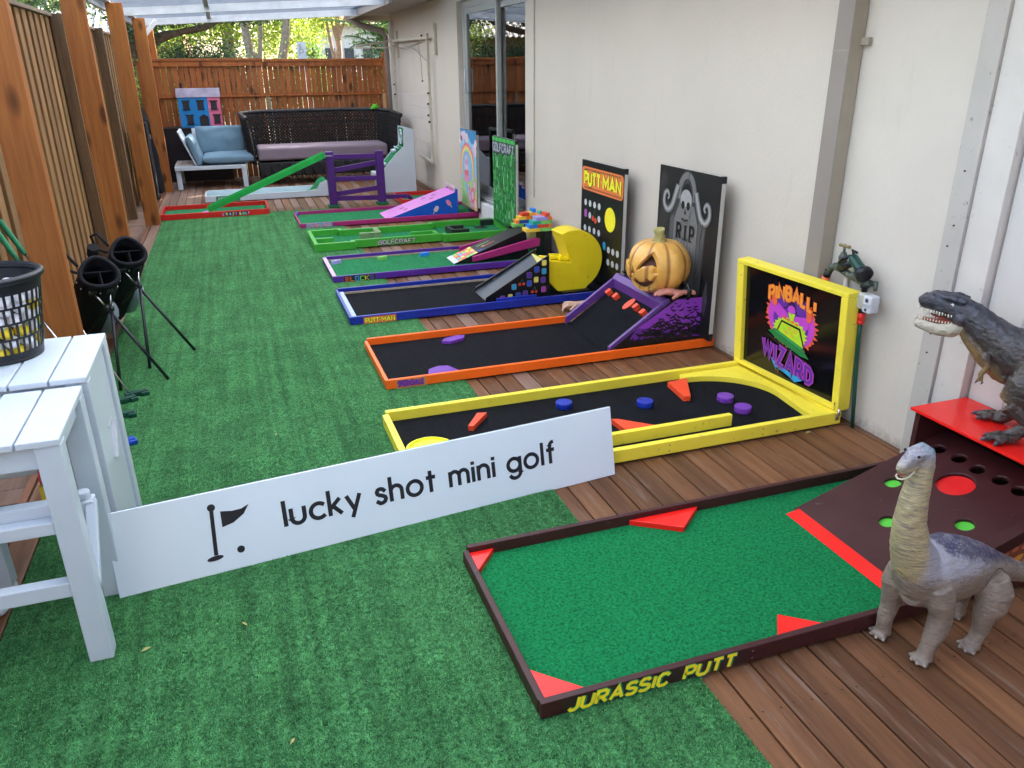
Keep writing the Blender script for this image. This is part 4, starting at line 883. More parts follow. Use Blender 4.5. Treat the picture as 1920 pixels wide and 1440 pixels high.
a.build('ramp_top',[PINK,flat('pinkhole',(.22,.03,.16))],sc_r)
w=MB(); w.box(2.281,2.30,8.515,8.95,.0225,.305); w.build('back_board',CBLU,sc_r,bevel=.002)
LOL=paint('lolly_white',(.66,.52,.58),.4); LOP=paint('lolly_pink',(.72,.25,.35),.4)
for i,y in enumerate((8.56,8.66,8.76,8.88)):
    w=MB(); w.cyl((2.262,y,.305),(2.280,y,.305),.030,18,0); w.cyl((2.258,y,.305),(2.262,y,.305),.014,14,1); w.build('lolly',[LOL,LOP],sc_r,bevel=.002)
for (x,z,rot,m_) in ((2.05,.105,-35,LOL),(2.19,.165,35,LOP)):
    w=MB(); fr=FR((x,8.5145,z),(math.cos(R_(rot)),0,math.sin(R_(rot))),(-math.sin(R_(rot)),0,math.cos(R_(rot))))
    pts=arc(0,.012,.022,0,180,8)+[(-.022,-.03),(.022,-.03)]; w.prism([fr.P(p[0],p[1],0) for p in pts],fr.n*.008); w.prism([fr.P(-.006,-.03,0),fr.P(.006,-.03,0),fr.P(.006,-.065,0),fr.P(-.006,-.065,0)],fr.n*.004,1)
    w.build('ice_lolly',[m_,paint('stick',(.55,.45,.38),.6)],sc_r,bevel=.001)
# ---- CRAZY GOLF trays, gate and chute
def tray(nm,lab,x0,x1,y0,y1,h=.07):
    t=thing(nm,lab,'mini golf lane',((x0+x1)/2,(y0+y1)/2,0),'mini golf lanes set across the deck')
    for b in ((x0,x1,y0,y0+.02),(x0,x1,y1-.02,y1),(x0,x0+.02,y0+.0205,y1-.0205),(x1-.02,x1,y0+.0205,y1-.0205)):
        w=MB(); w.box(*b,.0075,h); w.build('rail',RED,t,bevel=.0025)
    w=MB(); w.box(x0+.021,x1-.021,y0+.021,y1-.021,.0075,.02); w.build('playing_surface',CG2,t); return t
ct_=tray('red_tray_lane','red framed short lane with green carpet at the left, under the green chute',-.845,.315,9.475,10.12)
fr=FR((-.845,9.4745,0),(1,0,0),(0,0,1)); a=MB()
for i in range(9): ell(a,fr,.665+i*.03,.036,.022,.022,.0003+.0001*(i%3),0,10)
for k,(c,x) in enumerate(zip('CRAZYGOLF',(.665,.70,.735,.77,.80,.845,.88,.912,.942))):
    text(a,fr,c,x-.012,.024,.024,.0075,1+k%4,.0014); 
a.build('name_sticker',[flat('cz_dark',(.06,.02,.10)),flat('cz_pink',(.8,.25,.5)),flat('cz_yel',(.85,.7,.1)),flat('cz_cyan',(.2,.6,.8)),flat('cz_lime',(.4,.75,.2))],ct_)
tray('red_tray_lane','red framed lane mostly hidden behind the pink ramp at the right',1.875,2.545,9.50,10.16)
gc=thing('green_chute','bright green trough chute sloping down from the purple gate','chute',(.3,9.6,.3))
Pa,Pb=V((-.34,9.72,.045)),V((1.02,9.63,.605)); dd=(Pb-Pa).normalized(); sy=V((0,1,0)); un=dd.cross(sy).normalized(); 
if un.z<0: un=-un
GCM=paint('chute_green',(.015,.38,.07),.35)
w=MB(); w.obox((Pa+Pb)/2,(Pb-Pa)/2,sy*.065,un*.006); w.build('chute_floor',GCM,gc)
for s_ in (-.07,.07): w=MB(); w.obox((Pa+Pb)/2+sy*s_+un*.022,(Pb-Pa)/2,sy*.006,un*.03); w.build('chute_side',GCM,gc,bevel=.001)
w=MB(); w.obox(Pa+sy*0+V((-.03,0,-.012)),(.05,0,.010),sy*.08,un*.004); w.build('chute_lip',PINK,gc)
w=MB()
for k in range(4): w.tube([Pb+V((-.02+.02*k,-.078,.0)),Pb+V((0+.02*k,-.085,.012)),Pb+V((.02+.02*k,-.078,-.004))],.003,5)
w.build('hook',STEEL,gc)
pg_=thing('purple_gate','purple two post gate with slanted rails carrying the green chute','gate',(1.36,9.7,0))
for (x,zt) in ((1.075,.645),(1.665,.635)):
    w=MB(); w.box(x-.045,x+.045,9.68,9.77,.03,zt); po=w.build('post',PPUR if False else paint('gate_purple',(.075,.018,.17),.35,.08,6,.1,60),pg_,bevel=.004)
    w=MB(); w.box(x-.065,x+.065,9.66,9.79,.0075 if x<1.1 else .001,.0295); w.build('foot',CG2,pg_)
GP=MATS['gate_purple']
for (z0,z1) in ((.585,.575),(.43,.50),(.33,.32),(.155,.20),(.10,.085)):
    w=MB(); w.beam((1.121,9.725,z0),(1.619,9.725,z1),.03,.055); w.build('rail',GP,pg_,bevel=.002)
w=MB(); w.beam((1.711,9.725,.085),(1.98,9.70,.085),.03,.05); w.obox((2.0,9.7,.065),(.03,0,-.02),(0,.04,0),(.01,0,.02)); w.build('lower_rail',GP,pg_,bevel=.002)
# ---- white ski-ball lane
wl=lane('white_lane','white framed lane with pale green floor behind the red tray',-.40,1.12,10.63,11.15,.085,WHITE,paint('mint_floor',(.30,.55,.52),.6),end=False)
w=MB(); pf=[(.86,.0225),(.93,.04),(.98,.09),(1.02,.15),(1.07,.19),(1.12,.20)]
w.prism([(x,10.66,z) for x,z in pf]+[(1.12,10.66,.0225)],(0,.44,0),0); w.build('ramp_hump',CG2,wl)
w=MB(); w.prism([(.88,10.635,.086),(.98,10.635,.10),(1.03,10.635,.175),(1.12,10.635,.205),(1.12,10.635,.086)],(0,.018,0)); w.build('hump_side',WHITE,wl)
fr=FR((-.40,10.6295,0),(1,0,0),(0,0,1)); a=MB(); rect(a,fr,.13,.012,.42,.075,.0005,0)
[ribbon(a,fr,[(.16+k*.03,.03),(.165+k*.03,.058),(.178+k*.03,.058),(.176+k*.03,.03)],.006,.0015,1) for k in range(7)]
a.build('name_sticker',[flat('sk_green',(.03,.25,.12)),flat('sk_white',(.6,.65,.65))],wl)
wt=thing('target_tower','white ball game tower with green slope and scoring cups beside the far wall','game tower',(2.1,10.7,0))
w=MB(); prof=[(1.80,.0),(2.30,.0),(2.30,.80),(2.165,.835),(2.155,.585),(2.05,.50),(1.80,.235)]
w.prism([(x,10.64,z) for x,z in prof],(0,.015,0)); w.build('side_panel',WHITE,wt,bevel=.002)
w=MB(); w.prism([(x,11.0,z) for x,z in prof],(0,.015,0)); w.build('side_panel',WHITE,wt,bevel=.002)
w=MB(); w.prism([(1.80,10.656,.215),(2.05,10.656,.48),(2.15,10.656,.565),(2.17,10.656,.55),(1.82,10.656,.18)],(0,.343,0)); w.build('slope',CG2,wt)
w=MB(); w.prism([(2.168,10.656,.57),(2.172,10.656,.81),(2.19,10.656,.81),(2.19,10.656,.57)],(0,.343,0),0); w.build('target_face',CG2,wt)
w=MB(); fr=FR((2.166,10.99,.58),(0,-1,0),(.0,0,1)); 
for r in (.09,.055): w.tube([fr.P(.17+r*math.cos(k*.3),.12+r*math.sin(k*.3),.008) for k in range(22)],.008,6)
w.tube([(2.09,10.70+.02*k,.565) for k in range(14)],.010,6)
for (x,z,y0) in ((2.06,.50,10.78),(1.90,.345,10.68),(1.90,.345,10.86)): w.tube([(x-.03,y0,z+.02),(x+.0,y0-.0,z+.02),(x+.02,y0+.05,z+.02),(x,y0+.12,z+.02),(x-.03,y0+.12,z+.02)],.018,8)
w.build('cup',WHITE,wt)
w=MB(); w.box(1.745,1.795,10.70,10.95,.20,.26); w.box(1.80,1.84,10.62,10.64,.10,.2); w.build('ball_tray',WHITE,wt)
# ================================================================ POSTER BOARDS leaning on the wall
def board(nm,lab,y0,y1,z0,z1,x=2.45):
    t=thing(nm,lab,'poster board',(x+.02,(y0+y1)/2,z0),'upright poster boards along the wall')
    w=MB(); w.box(x,x+.008,y1,y0,z0,z1); w.build('panel',BLKP,t)
    w=MB(); w.box(x+.002,x+.026,y1-.004,y1-.0002,z0+.04,z1-.035); w.box(x+.009,x+.026,y1,y1+.02,z0+.04,z1-.035); w.box(x+.009,x+.026,y0-.02,y0,z0,z1); w.box(x+.009,x+.026,y1+.021,y0-.021,z1-.03,z1-.001); w.build('frame',paint('frame_silver',(.52,.52,.50),.4,.06,8,.05,50,.4),t,bevel=.001)
    w=MB(); w.box(x+.001,x+.028,y1-.006,y1+.02,z1-.0345,z1+.002); w.box(x+.001,x+.028,y1-.006,y1+.02,z0-.002,z0+.0395); w.build('corner_cap',BLACK,t,bevel=.002)
    return t,FR((x-.0002,y0,0),(0,-1,0),(0,0,1))
# PUTT-MAN
t,fr=board('maze_poster','black poster board headed PUTT-MAN with dot rows beside the yellow drum',5.492,4.80,.062,.912); a=MB()
rrect(a,fr,.006,.70,.686,.868,.035,.0004,1)
for z in (.853,.846,.722,.715): rect(a,fr,.05,z-.0015,.645,z+.0015,.0008,2)
for (mi,wt,hh) in ((2,.040,.0012),(3,.028,.0024)): text(a,fr,'PUTT',.055,.745,.080,wt,mi,hh,sp=.26,width=.265); text(a,fr,'-',.338,.745,.08,wt*.45,mi,hh); text(a,fr,'MAN',.375,.745,.080,wt,mi,hh,sp=.28,width=.27)
dot=lambda u,z,mi=4: ell(a,fr,u,z,.024,.024,.0006,mi,18)
for i in range(4): dot(.079+i*.079,.610)
dot(.159,.523); dot(.319,.52)
for i in range(4): dot(.079+i*.081,.420)
for i in range(3): dot(.492+i*.072,.33); dot(.492+i*.072,.242)
for i in range(3): dot(.079+i*.081,.33); dot(.079+i*.081,.242); 
ell(a,fr,.236-.022,.510,.022,.022,.0008,5,14); ell(a,fr,.236+.026,.500,.022,.022,.0008,5,14); ribbon(a,fr,[(.215,.53),(.245,.57),(.258,.52)],.004,.0006,6)
ell(a,fr,.50,.545,.085,.085,.0010,3,30)
rrect(a,fr,.06,.50,.11,.56,.02,.0006,7); rrect(a,fr,.395,.315,.445,.375,.02,.0006,8)
a.build('poster_print',PMC+[flat('pm_dot',(.50,.53,.56)),flat('pm_red',(.6,.05,.03)),flat('pm_stem',(.03,.2,.08)),flat('pm_mag',(.4,.08,.4)),flat('pm_cy',(.03,.3,.5))],t)
# RIP
t,fr=board('tombstone_poster','black and grey tombstone poster board reading R.I.P behind the pumpkin',4.326,3.663,.075,.995); a=MB()
def tone(n): return flat('rip%d'%n,tuple([(.006,.006,.007),(.020,.020,.022),(.045,.045,.047),(.085,.085,.085),(.155,.155,.155),(.33,.33,.33)][n]),.55)
rect(a,fr,.0,.078,.66,.993,.0003,0)
for (p_) in ([(0,.55),(.08,.62),(.13,.70),(.12,.80),(.05,.74),(0,.70)],[(0,.85),(.06,.80),(.10,.93),(.04,.97)],[(.12,.50),(.16,.56),(.15,.62),(.10,.58)]): poly(a,fr,p_,.0006,1)
for k in range(7): ribbon(a,fr,[(.02+.02*k,.60-.03*k),(.05+.02*k,.68),(.04+.012*k,.80)],.006,.0008+.0001*(k%3),2)
poly(a,fr,[(.13,.09),(.15,.72),(.21,.80),(.25,.90),(.33,.945),(.41,.90),(.44,.80),(.55,.72),(.52,.09)],.0010,2)
poly(a,fr,[(.20,.09),(.20,.70),(.25,.80),(.41,.80),(.46,.70),(.455,.09)],.0014,4)
poly(a,fr,[(.145,.09),(.16,.70),(.20,.73),(.195,.09)],.0018,3); poly(a,fr,[(.46,.09),(.47,.74),(.545,.72),(.515,.46),(.475,.40),(.50,.09)],.0018,3)
# arch and scrolls
ribbon(a,fr,arc(.325,.845,.085,190,-10,18,.12),.050,.0022,2); ribbon(a,fr,arc(.325,.845,.085,190,-10,18,.12),.036,.0026,4)
def smo(P):
    o=[]
    for i in range(len(P)-1):
        p0,p1,p2,p3=P[max(0,i-1)],P[i],P[i+1],P[min(len(P)-1,i+2)]
        for k in range(5):
            t=k/5; o.append(tuple(.5*((2*p1[c])+(-p0[c]+p2[c])*t+(2*p0[c]-5*p1[c]+4*p2[c]-p3[c])*t*t+(-p0[c]+3*p1[c]-3*p2[c]+p3[c])*t**3) for c in (0,1)))
    return o+[P[-1]]
def scroll(cx,cy,d):
    p=[(cx-d*.13+0*d,.91)]; P=[(.325-d*.10,.90),(.325-d*.125,.84),(.325-d*.16,.77),(.325-d*.21,.745),(.325-d*.25,.78),(.325-d*.245,.835),(.325-d*.215,.85),(.325-d*.195,.825),(.325-d*.21,.805)]
    P=[(x,y-(.02 if d<0 else 0)) for x,y in P]; P=smo(P)
    T=[1.1-.8*(i/(len(P)-1))**2 for i in range(len(P))]
    ribbon(a,fr,P,.052,.0030,1,taper=T); ribbon(a,fr,P,.042,.0034,4,taper=T); ribbon(a,fr,P,.018,.0038,5,taper=T)
scroll(0,0,1); scroll(0,0,-1)
# crack + skull
ribbon(a,fr,[(.345,.985),(.335,.95),(.35,.92),(.33,.88)],.004,.0042,0)
ell(a,fr,.325,.845,.056,.075,.0030,0,20); ell(a,fr,.325,.815,.070,.072,.0046,4,24); ell(a,fr,.325,.828,.060,.056,.0049,5,22); poly(a,fr,[(.266,.79),(.384,.79),(.370,.72),(.350,.690),(.300,.690),(.280,.72)],.0050,4)
for s_ in (-1,1): ell(a,fr,.325+s_*.029,.795,.019,.024,.0054,0,16); 
poly(a,fr,[(.325,.778),(.312,.746),(.338,.746)],.0054,0)
ribbon(a,fr,[(.288,.716),(.325,.708),(.362,.716)],.010,.0055,1)
for k in range(6): ribbon(a,fr,[(.300+k*.010,.724),(.300+k*.010,.696)],.0022,.0058,0)
text(a,fr,'R.I.P',.245,.600,.082,.0185,0,.0050,sp=.32,width=.185)
for (x,) in ((.247,),(.425,)): pass
for p_ in ([(.237,.60),(.256,.60)],[(.237,.677),(.256,.677)],[(.325,.60),(.355,.60)],[(.325,.677),(.355,.677)],[(.385,.60),(.415,.60)]): ribbon(a,fr,p_,.009,.0058,0)
ribbon(a,fr,[(.52,.72),(.50,.62),(.515,.55),(.49,.45),(.465,.40),(.475,.30),(.46,.2)],.005,.0040,0)
for k in range(14): ribbon(a,fr,[(.215+k*.017,.12),(.218+k*.017,.35+.1*((k*7)%3)),(.214+k*.017,.58)],.003,.0022+.0001*(k%4),3 if k%2 else 5)
poly(a,fr,[(.55,.25),(.60,.42),(.62,.30),(.60,.2)],.0008,2)
a.build('poster_print',[tone(i) for i in range(6)],t)
# GOLFCRAFT
t,fr=board('block_poster','green blocky poster board headed GOLFCRAFT before the glass door',7.684,7.00,.10,.925); a=MB()
rr_=random.Random(4); rect(a,fr,0,.103,.682,.923,.0003,0)
for i in range(17):
    for j in range(11):
        for q in range(2):
            X=i*.040+.002+rr_.random()*.02; Z=.108+j*.063+rr_.random()*.03; hh=rr_.uniform(.02,.075)
            if Z+hh>.83 or X+.012>.68: continue
            rect(a,fr,X,Z,X+rr_.uniform(.008,.02),Z+hh,.0006+.00015*((i*3+j*5+q)%9),rr_.choice([1,2,3,4,5]))
for i in range(12): rect(a,fr,i*.057,.885,i*.057+.05,.918,.0008,1 if i%2 else 3)
for (mi,wt,hh,dz) in ((6,.046,.0030,-.012),(6,.040,.0040,0),(7,.026,.0052,0),(8,.010,.0062,.0)): text(a,fr,'GOLFCRAFT',.030,.795+dz,.070,wt,mi,hh,sp=.30,width=.62)
a.build('poster_print',[flat('bp0',(.01,.13,.03)),flat('bp1',(.03,.42,.06)),flat('bp2',(.015,.25,.04)),flat('bp3',(.10,.55,.14)),flat('bp4',(.30,.68,.33)),flat('bp5',(.008,.17,.03)),flat('bp6',(.03,.02,.05)),flat('bp7',(.22,.24,.30)),flat('bp8',(.5,.52,.58))],t)
# CANDY
t,fr=board('rainbow_poster','pastel poster board with a rainbow over sweet hills, farthest along the wall',8.875,8.25,.085,.922); a=MB()
rect(a,fr,0,.088,.62,.92,.0003,0)
poly(a,fr,[(0,.92),(.62,.92),(.62,.80),(.45,.78),(.30,.86),(.15,.80),(0,.86)],.0006,1)
for (x,y,r) in ((.08,.84,.07),(.17,.86,.06),(.26,.83,.07),(.02,.80,.06),(.55,.72,.08),(.60,.80,.05),(.48,.66,.05)): ell(a,fr,x,y,r,r*.8,.0008+.0001*int(x*9),2,16)
for k,mi in enumerate((3,4,5,6,7)): ribbon(a,fr,arc(.26,.50,.27-.022*k,200,-20,20,.27-.022*k),.022,.0022+.0001*k,mi)
poly(a,fr,[(0,.36),(.15,.42),(.35,.38),(.62,.45),(.62,.30),(0,.25)],.0028,6); poly(a,fr,[(0,.28),(.2,.32),(.4,.25),(.62,.30),(.62,.09),(0,.09)],.0032,8)
poly(a,fr,[(.02,.28),(.15,.25),(.25,.13),(.12,.09),(.0,.09)],.0036,6); poly(a,fr,[(.1,.36),(.3,.30),(.45,.20),(.35,.15),(.2,.26)],.0036,9)
# layered pink cake tower (generic)
for k,(wd_,z0,z1,mi) in enumerate(((.11,.36,.43,10),(.085,.43,.49,3),(.07,.49,.55,2),(.055,.55,.60,10),(.04,.60,.64,2))): rect(a,fr,.235-wd_/1,z0,.235+wd_/1,z1,.0040,mi)
for (x,y,r,mi) in ((.46,.24,.085,3),(.36,.20,.07,10),(.54,.36,.06,10),(.55,.16,.08,4),(.33,.30,.05,2),(.42,.13,.05,10)): ell(a,fr,x,y,r,r,.0044+.0002*int(x*20%5),mi,18); ell(a,fr,x,y,r*.55,r*.55,.0056+.0002*int(x*20%5),2 if mi!=2 else 3,14)
a.build('poster_print',[flat('cp0',(.25,.55,.75)),flat('cp1',(.05,.25,.50)),flat('cp2',(.70,.55,.66)),flat('cp3',(.75,.16,.20)),flat('cp4',(.80,.40,.20)),flat('cp5',(.8,.7,.25)),flat('cp6',(.35,.62,.22)),flat('cp7',(.35,.35,.70)),flat('cp8',(.5,.65,.25)),flat('cp9',(.2,.5,.72)),flat('cp10',(.72,.30,.48))],t)
# ================================================================ SIGN BOARD
B1=V((-.52,2.322,.001)); su=V((1.825,.207,0)).normalized(); sv=V((-su.y*.055,su.x*.055,.28)).normalized()
fr=FR(B1,su,sv); sg=thing('sign_board','long white board lettered lucky shot mini golf with a flag picture','sign',tuple(B1))
w=MB(); w.prism([fr.P(0,0,-.010),fr.P(1.84,0,-.010),fr.P(1.838,.286,-.010),fr.P(0,.286,-.010)],fr.n*.010); w.build('board',WHITEW,sg,bevel=.0012)
w=MB(); w.prism([fr.P(0,-.0008,-.0105),fr.P(1.84,-.0008,-.0105),fr.P(1.838,.2865,-.0105),fr.P(0,.2865,-.0105)],fr.n*-.003); w.build('backing',paint('grey_backing',(.08,.09,.11),.6),sg)
a=MB()
text(a,fr,'lucky shot mini golf',.533,.1135,.086,.0145,0,.0006,font=LO,sp=.245,width=1.035,cap=.003,step=.0001)
ribbon(a,fr,[(.309,.233),(.2995,.070)],.0125,.0006,0); ell(a,fr,.3095,.2335,.0125,.0125,.0009,0,20); ell(a,fr,.2955,.0605,.026,.0085,.0009,0,22,rot=4)
poly(a,fr,[(.3345,.2155),(.37,.2085),(.40,.2095),(.4255,.2195),(.405,.190),(.37,.168),(.333,.160)],.0006,0); ell(a,fr,.378,.071,.0125,.0125,.0006,0,20)
a.build('lettering',[flat('ink_navy_black',(.013,.014,.022),.45)],sg)
# ================================================================ STOOLS
def stool(nm,lab,x1,y0,y1,zt):
    t=thing(nm,lab,'stool',(x1-.25,(y0+y1)/2,0),'white slatted garden stools'); X0=x1-.52
    x=x1
    for k in range(5):
        w=MB(); w.box(x-.1005,x-.002,y0,y1,zt-.02,zt); w.build('slat',WHITE,t,bevel=.004,seg=3); x-=.104
    for (xa) in (x1-.064,X0+.002):
        for (ya,nm2) in ((y0+.006,'leg'),(y1-.062,'leg')):
            w=MB(); w.box(xa,xa+.062,ya,ya+.056,.0065,zt-.0205); w.build(nm2,WHITE,t,bevel=.003)
    w=MB(); w.box(X0+.065,x1-.0645,y0+.02,y0+.045,zt-.085,zt-.021); w.box(X0+.065,x1-.0645,y1-.045,y1-.02,zt-.085,zt-.021); w.box(x1-.05,x1-.02,y0+.063,y1-.063,zt-.07,zt-.021); w.build('apron',WHITE,t,bevel=.002)
    w=MB(); w.box(X0+.065,x1-.0645,y0+.012,y0+.05,.228,.273); w.box(X0+.065,x1-.0645,y0+.012,y0+.05,.425,.462); w.box(X0+.065,x1-.0645,y0+.052,y0+.09,.440,.494); w.build('stretcher',WHITE,t,bevel=.003)
    return t
s1=stool('garden_stool','white slatted stool nearest the camera, without a basket on it',-.503,2.03,2.41,.70)
w=MB(); w.beam((-.520,2.078,.21),(-.520,2.27,.395),.022,.03,(1,0,0)); w.build('brace',WHITE,s1,bevel=.003)
w=MB(); w.box(-.56,-.513,2.25,2.30,.34,.40); w.tube([(-.54,2.275,.40),(-.54,2.275,.425)],.02,10); w.build('hinge_block',WHITE,s1,bevel=.004)
s2=stool('garden_stool','white slatted stool behind the nearest one, carrying the black basket of balls',-.49,2.422,2.86,.72)
w=MB(); w.box(-.512,-.502,2.485,2.798,.02,.695); w.build('side_leaf',WHITE,s2,bevel=.002)
w=MB(); w.beam((-.500,2.62,.36),(-.500,2.70,.46),.006,.022,(1,0,0)); w.box(-.5015,-.499,2.62,2.71,.462,.475); w.build('fold_catch',paint('grey_white_metal',(.50,.52,.56),.4),s2,bevel=.002)
for (x,y) in ((-.533,2.07),(-.533,2.39),(-.99,2.39)):
    pass
# low white frame foot seen under the near stool
w=MB()
for (x,y) in ((-.87,2.50),(-.87,2.38)): w.lathe([(0,.0),(.028,.0),(.033,.01),(.030,.022),(0,.024)],(x,y,.004),18)
for (x,y) in ((-.87,2.50),): w.box(x-.028,x+.028,y-.03,y+.03,.026,.66)
w.box(-1.2,-.84,2.47,2.53,.60,.66)
tag(w.build('folded_table',WHITE,bevel=.002),'white folded table frame with round feet behind the near stool','table')
# ================================================================ BASKET OF BALLS
bk_=thing('basket','black slotted plastic basket full of golf balls on the white stool','basket',(-.765,2.715,.7205))
bc=V((-.765,2.715,.7215)); w=MB(); n=117; lev=[0,.022,.030,.073,.079,.122,.128,.171,.177,.215,.245]; Rb=lambda z:.112+.040*z/.245
def rg(z,dr=0): return [(bc.x+(Rb(z)+dr)*math.cos(2*math.pi*i/n),bc.y+(Rb(z)+dr)*math.sin(2*math.pi*i/n),bc.z+z) for i in range(n)]
rings=[rg(z) for z in lev]; o=0
for r in rings: w.v+=r
for l in range(len(lev)-1):
    for i in range(n):
        slot=(l in(2,6) and i%3!=0) or (l in (4,8) and i%3!=1)
        if slot: continue
        j=(i+1)%n; w.f.append((l*n+i,l*n+j,(l+1)*n+j,(l+1)*n+i)); w.m.append(0); w.s.append(False)
ob=w.build('mesh_wall',BLACK,bk_); so_=ob.modifiers.new('s','SOLIDIFY'); so_.thickness=.003
w=MB(); w.lathe([(.0,.0),(.112,.0),(.114,.008),(0,.006)],tuple(bc),48); w.build('base',BLACK,bk_)
w=MB(); w.tube([(bc.x+.156*math.cos(k*.1309),bc.y+.156*math.sin(k*.1309),bc.z+.258) for k in range(49)],.0075,8,cap=False); w.lathe([(.150,.245),(.163,.25),(.163,.262),(.152,.268),(.148,.25)],tuple(bc),48); w.build('rim',BLACK,bk_)
GB=[flat('ball_white',(.80,.82,.86),.3),flat('ball_yellow',(.80,.62,.02),.3),flat('ball_orange',(.85,.18,.03),.3)]
rr_=random.Random(12); bp=[]
lay=0
for lz in range(6):
    z=.029+lz*.034
    for ring_,cnt in ((Rb(z)-.0235,None),(Rb(z)-.067,None)):
        cnt=int(2*math.pi*ring_/.0455); ph=rr_.random()*6
        for k in range(cnt):
            aa=ph+2*math.pi*k/cnt; X_=bc.x+ring_*math.cos(aa)
            if (ring_<Rb(z)-.05 and lz<4) or (math.sin(aa)>.35 and lz<5) or X_<-.90: continue   # buried or out of view
            bp.append((ring_,aa,z+rr_.uniform(-.002,.002)))
protos=[]
for ci,nm_,lab in ((0,'white','plain white golf ball inside the black basket'),(1,'yellow','yellow golf ball inside the black basket'),(2,'orange','orange golf ball inside the black basket')):
    w=MB(); w.ball((0,0,0),.0213,16); o=w.build('golf_ball',GB[ci]); tag(o,lab,'golf ball',nm_+' golf balls in the basket'); protos.append([o,False])
for (r,aa,z) in bp:
    ci=0
    q=rr_.random()
    if z<.1 and q<.6: ci=1
    elif q<.14: ci=1
    if z>.13 and math.cos(aa-4.2)>.8 and q<.7: ci=2
    p=protos[ci]
    if p[1]: o=p[0].copy(); sc.collection.objects.link(o)
    else: o=p[0]; p[1]=True
    o.location=(bc.x+r*math.cos(aa),bc.y+r*math.sin(aa),bc.z+z)
# ================================================================ PUTTERS
PG=paint('putter_green',(.005,.055,.035),.4); GRIP=paint('green_grip',(.012,.17,.075),.7,.1,20)
def putter(head,top,lab,hm=PG,gm=GRIP,ang=.3):
    h,tp=V(head),V(top); t=thing('putter',lab,'putter',(h.x,h.y,0),'golf putters leaning at the left'); d=(tp-h).normalized()
    w=MB(); w.tube([h,h+d*((tp-h).length-.25)],.0055,8); w.build('shaft',STEEL,t)
    w=MB(); w.tube([tp-d*.26,tp-d*.2,tp],[.010,.014,.016],10); w.build('grip',gm,t)
    ax=V((math.cos(ang),math.sin(ang),0)); ay=V((-ax.y,ax.x,0)); w=MB(); c=V((h.x,h.y,.022))+ax*.03
    w.obox(c,ax*.055,ay*.016,V((0,0,.012))); w.obox(c+ax*.04+V((0,0,-.004)),ax*.018,ay*.03,V((0,0,.010))); w.tube([c-ax*.03,h+V((0,0,.01))],.011,8); w.build('head',hm,t,bevel=.004,seg=3)
putter((-.655,4.10,.03),(-1.24,4.93,.80),'putter with green head, farthest right of those leaning behind the white stool')
putter((-.70,4.02,.03),(-1.24,4.78,.80),'putter with green head just left of the rightmost leaning putter',ang=.5)
putter((-.69,3.84,.03),(-1.24,4.42,.84),'putter leaning with its green head nearest the near camera side of the stool',ang=.1)
putter((-.84,3.95,.03),(-1.25,4.30,.86),'putter with steel shaft leaning low against the left wall',ang=.7)
putter((-.90,4.05,.03),(-1.25,4.18,.88),'putter leaning farthest left against the white block wall',ang=.9)
BP=paint('blue_putter',(.01,.06,.45),.35)
putter((-.66,3.50,.03),(-1.2,3.35,.80),'putter with a blue head beside the white stool',BP,paint('blue_grip',(.02,.05,.2),.7),ang=.35)
# yellow, red bits behind the stool
w=MB(); w.obox((-.62,2.372,.54),(.05,0,0),(0,.012,0),(0,0,.045),0); w.obox((-.622,2.357,.545),(.03,0,-.02),(0,.002,0),(.006,0,.01),1); w.obox((-.62,2.376,.36),(.05,0,0),(0,.012,0),(0,0,.055),0); w.obox((-.622,2.362,.37),(.04,0,.03),(0,.002,0),(-.006,0,.012),2)
w.tube([(-.66,2.376,.448),(-.57,2.376,.448)],.03,14,3)
tag(w.build('yellow_pouch',[flat('bag_yellow',(.75,.50,.03)),BLACK,flat('bag_green',(.05,.12,.04)),flat('bag_red',(.6,.03,.03))],bevel=.003),'yellow and red striped bag glimpsed through the gap in the near stool','bag')
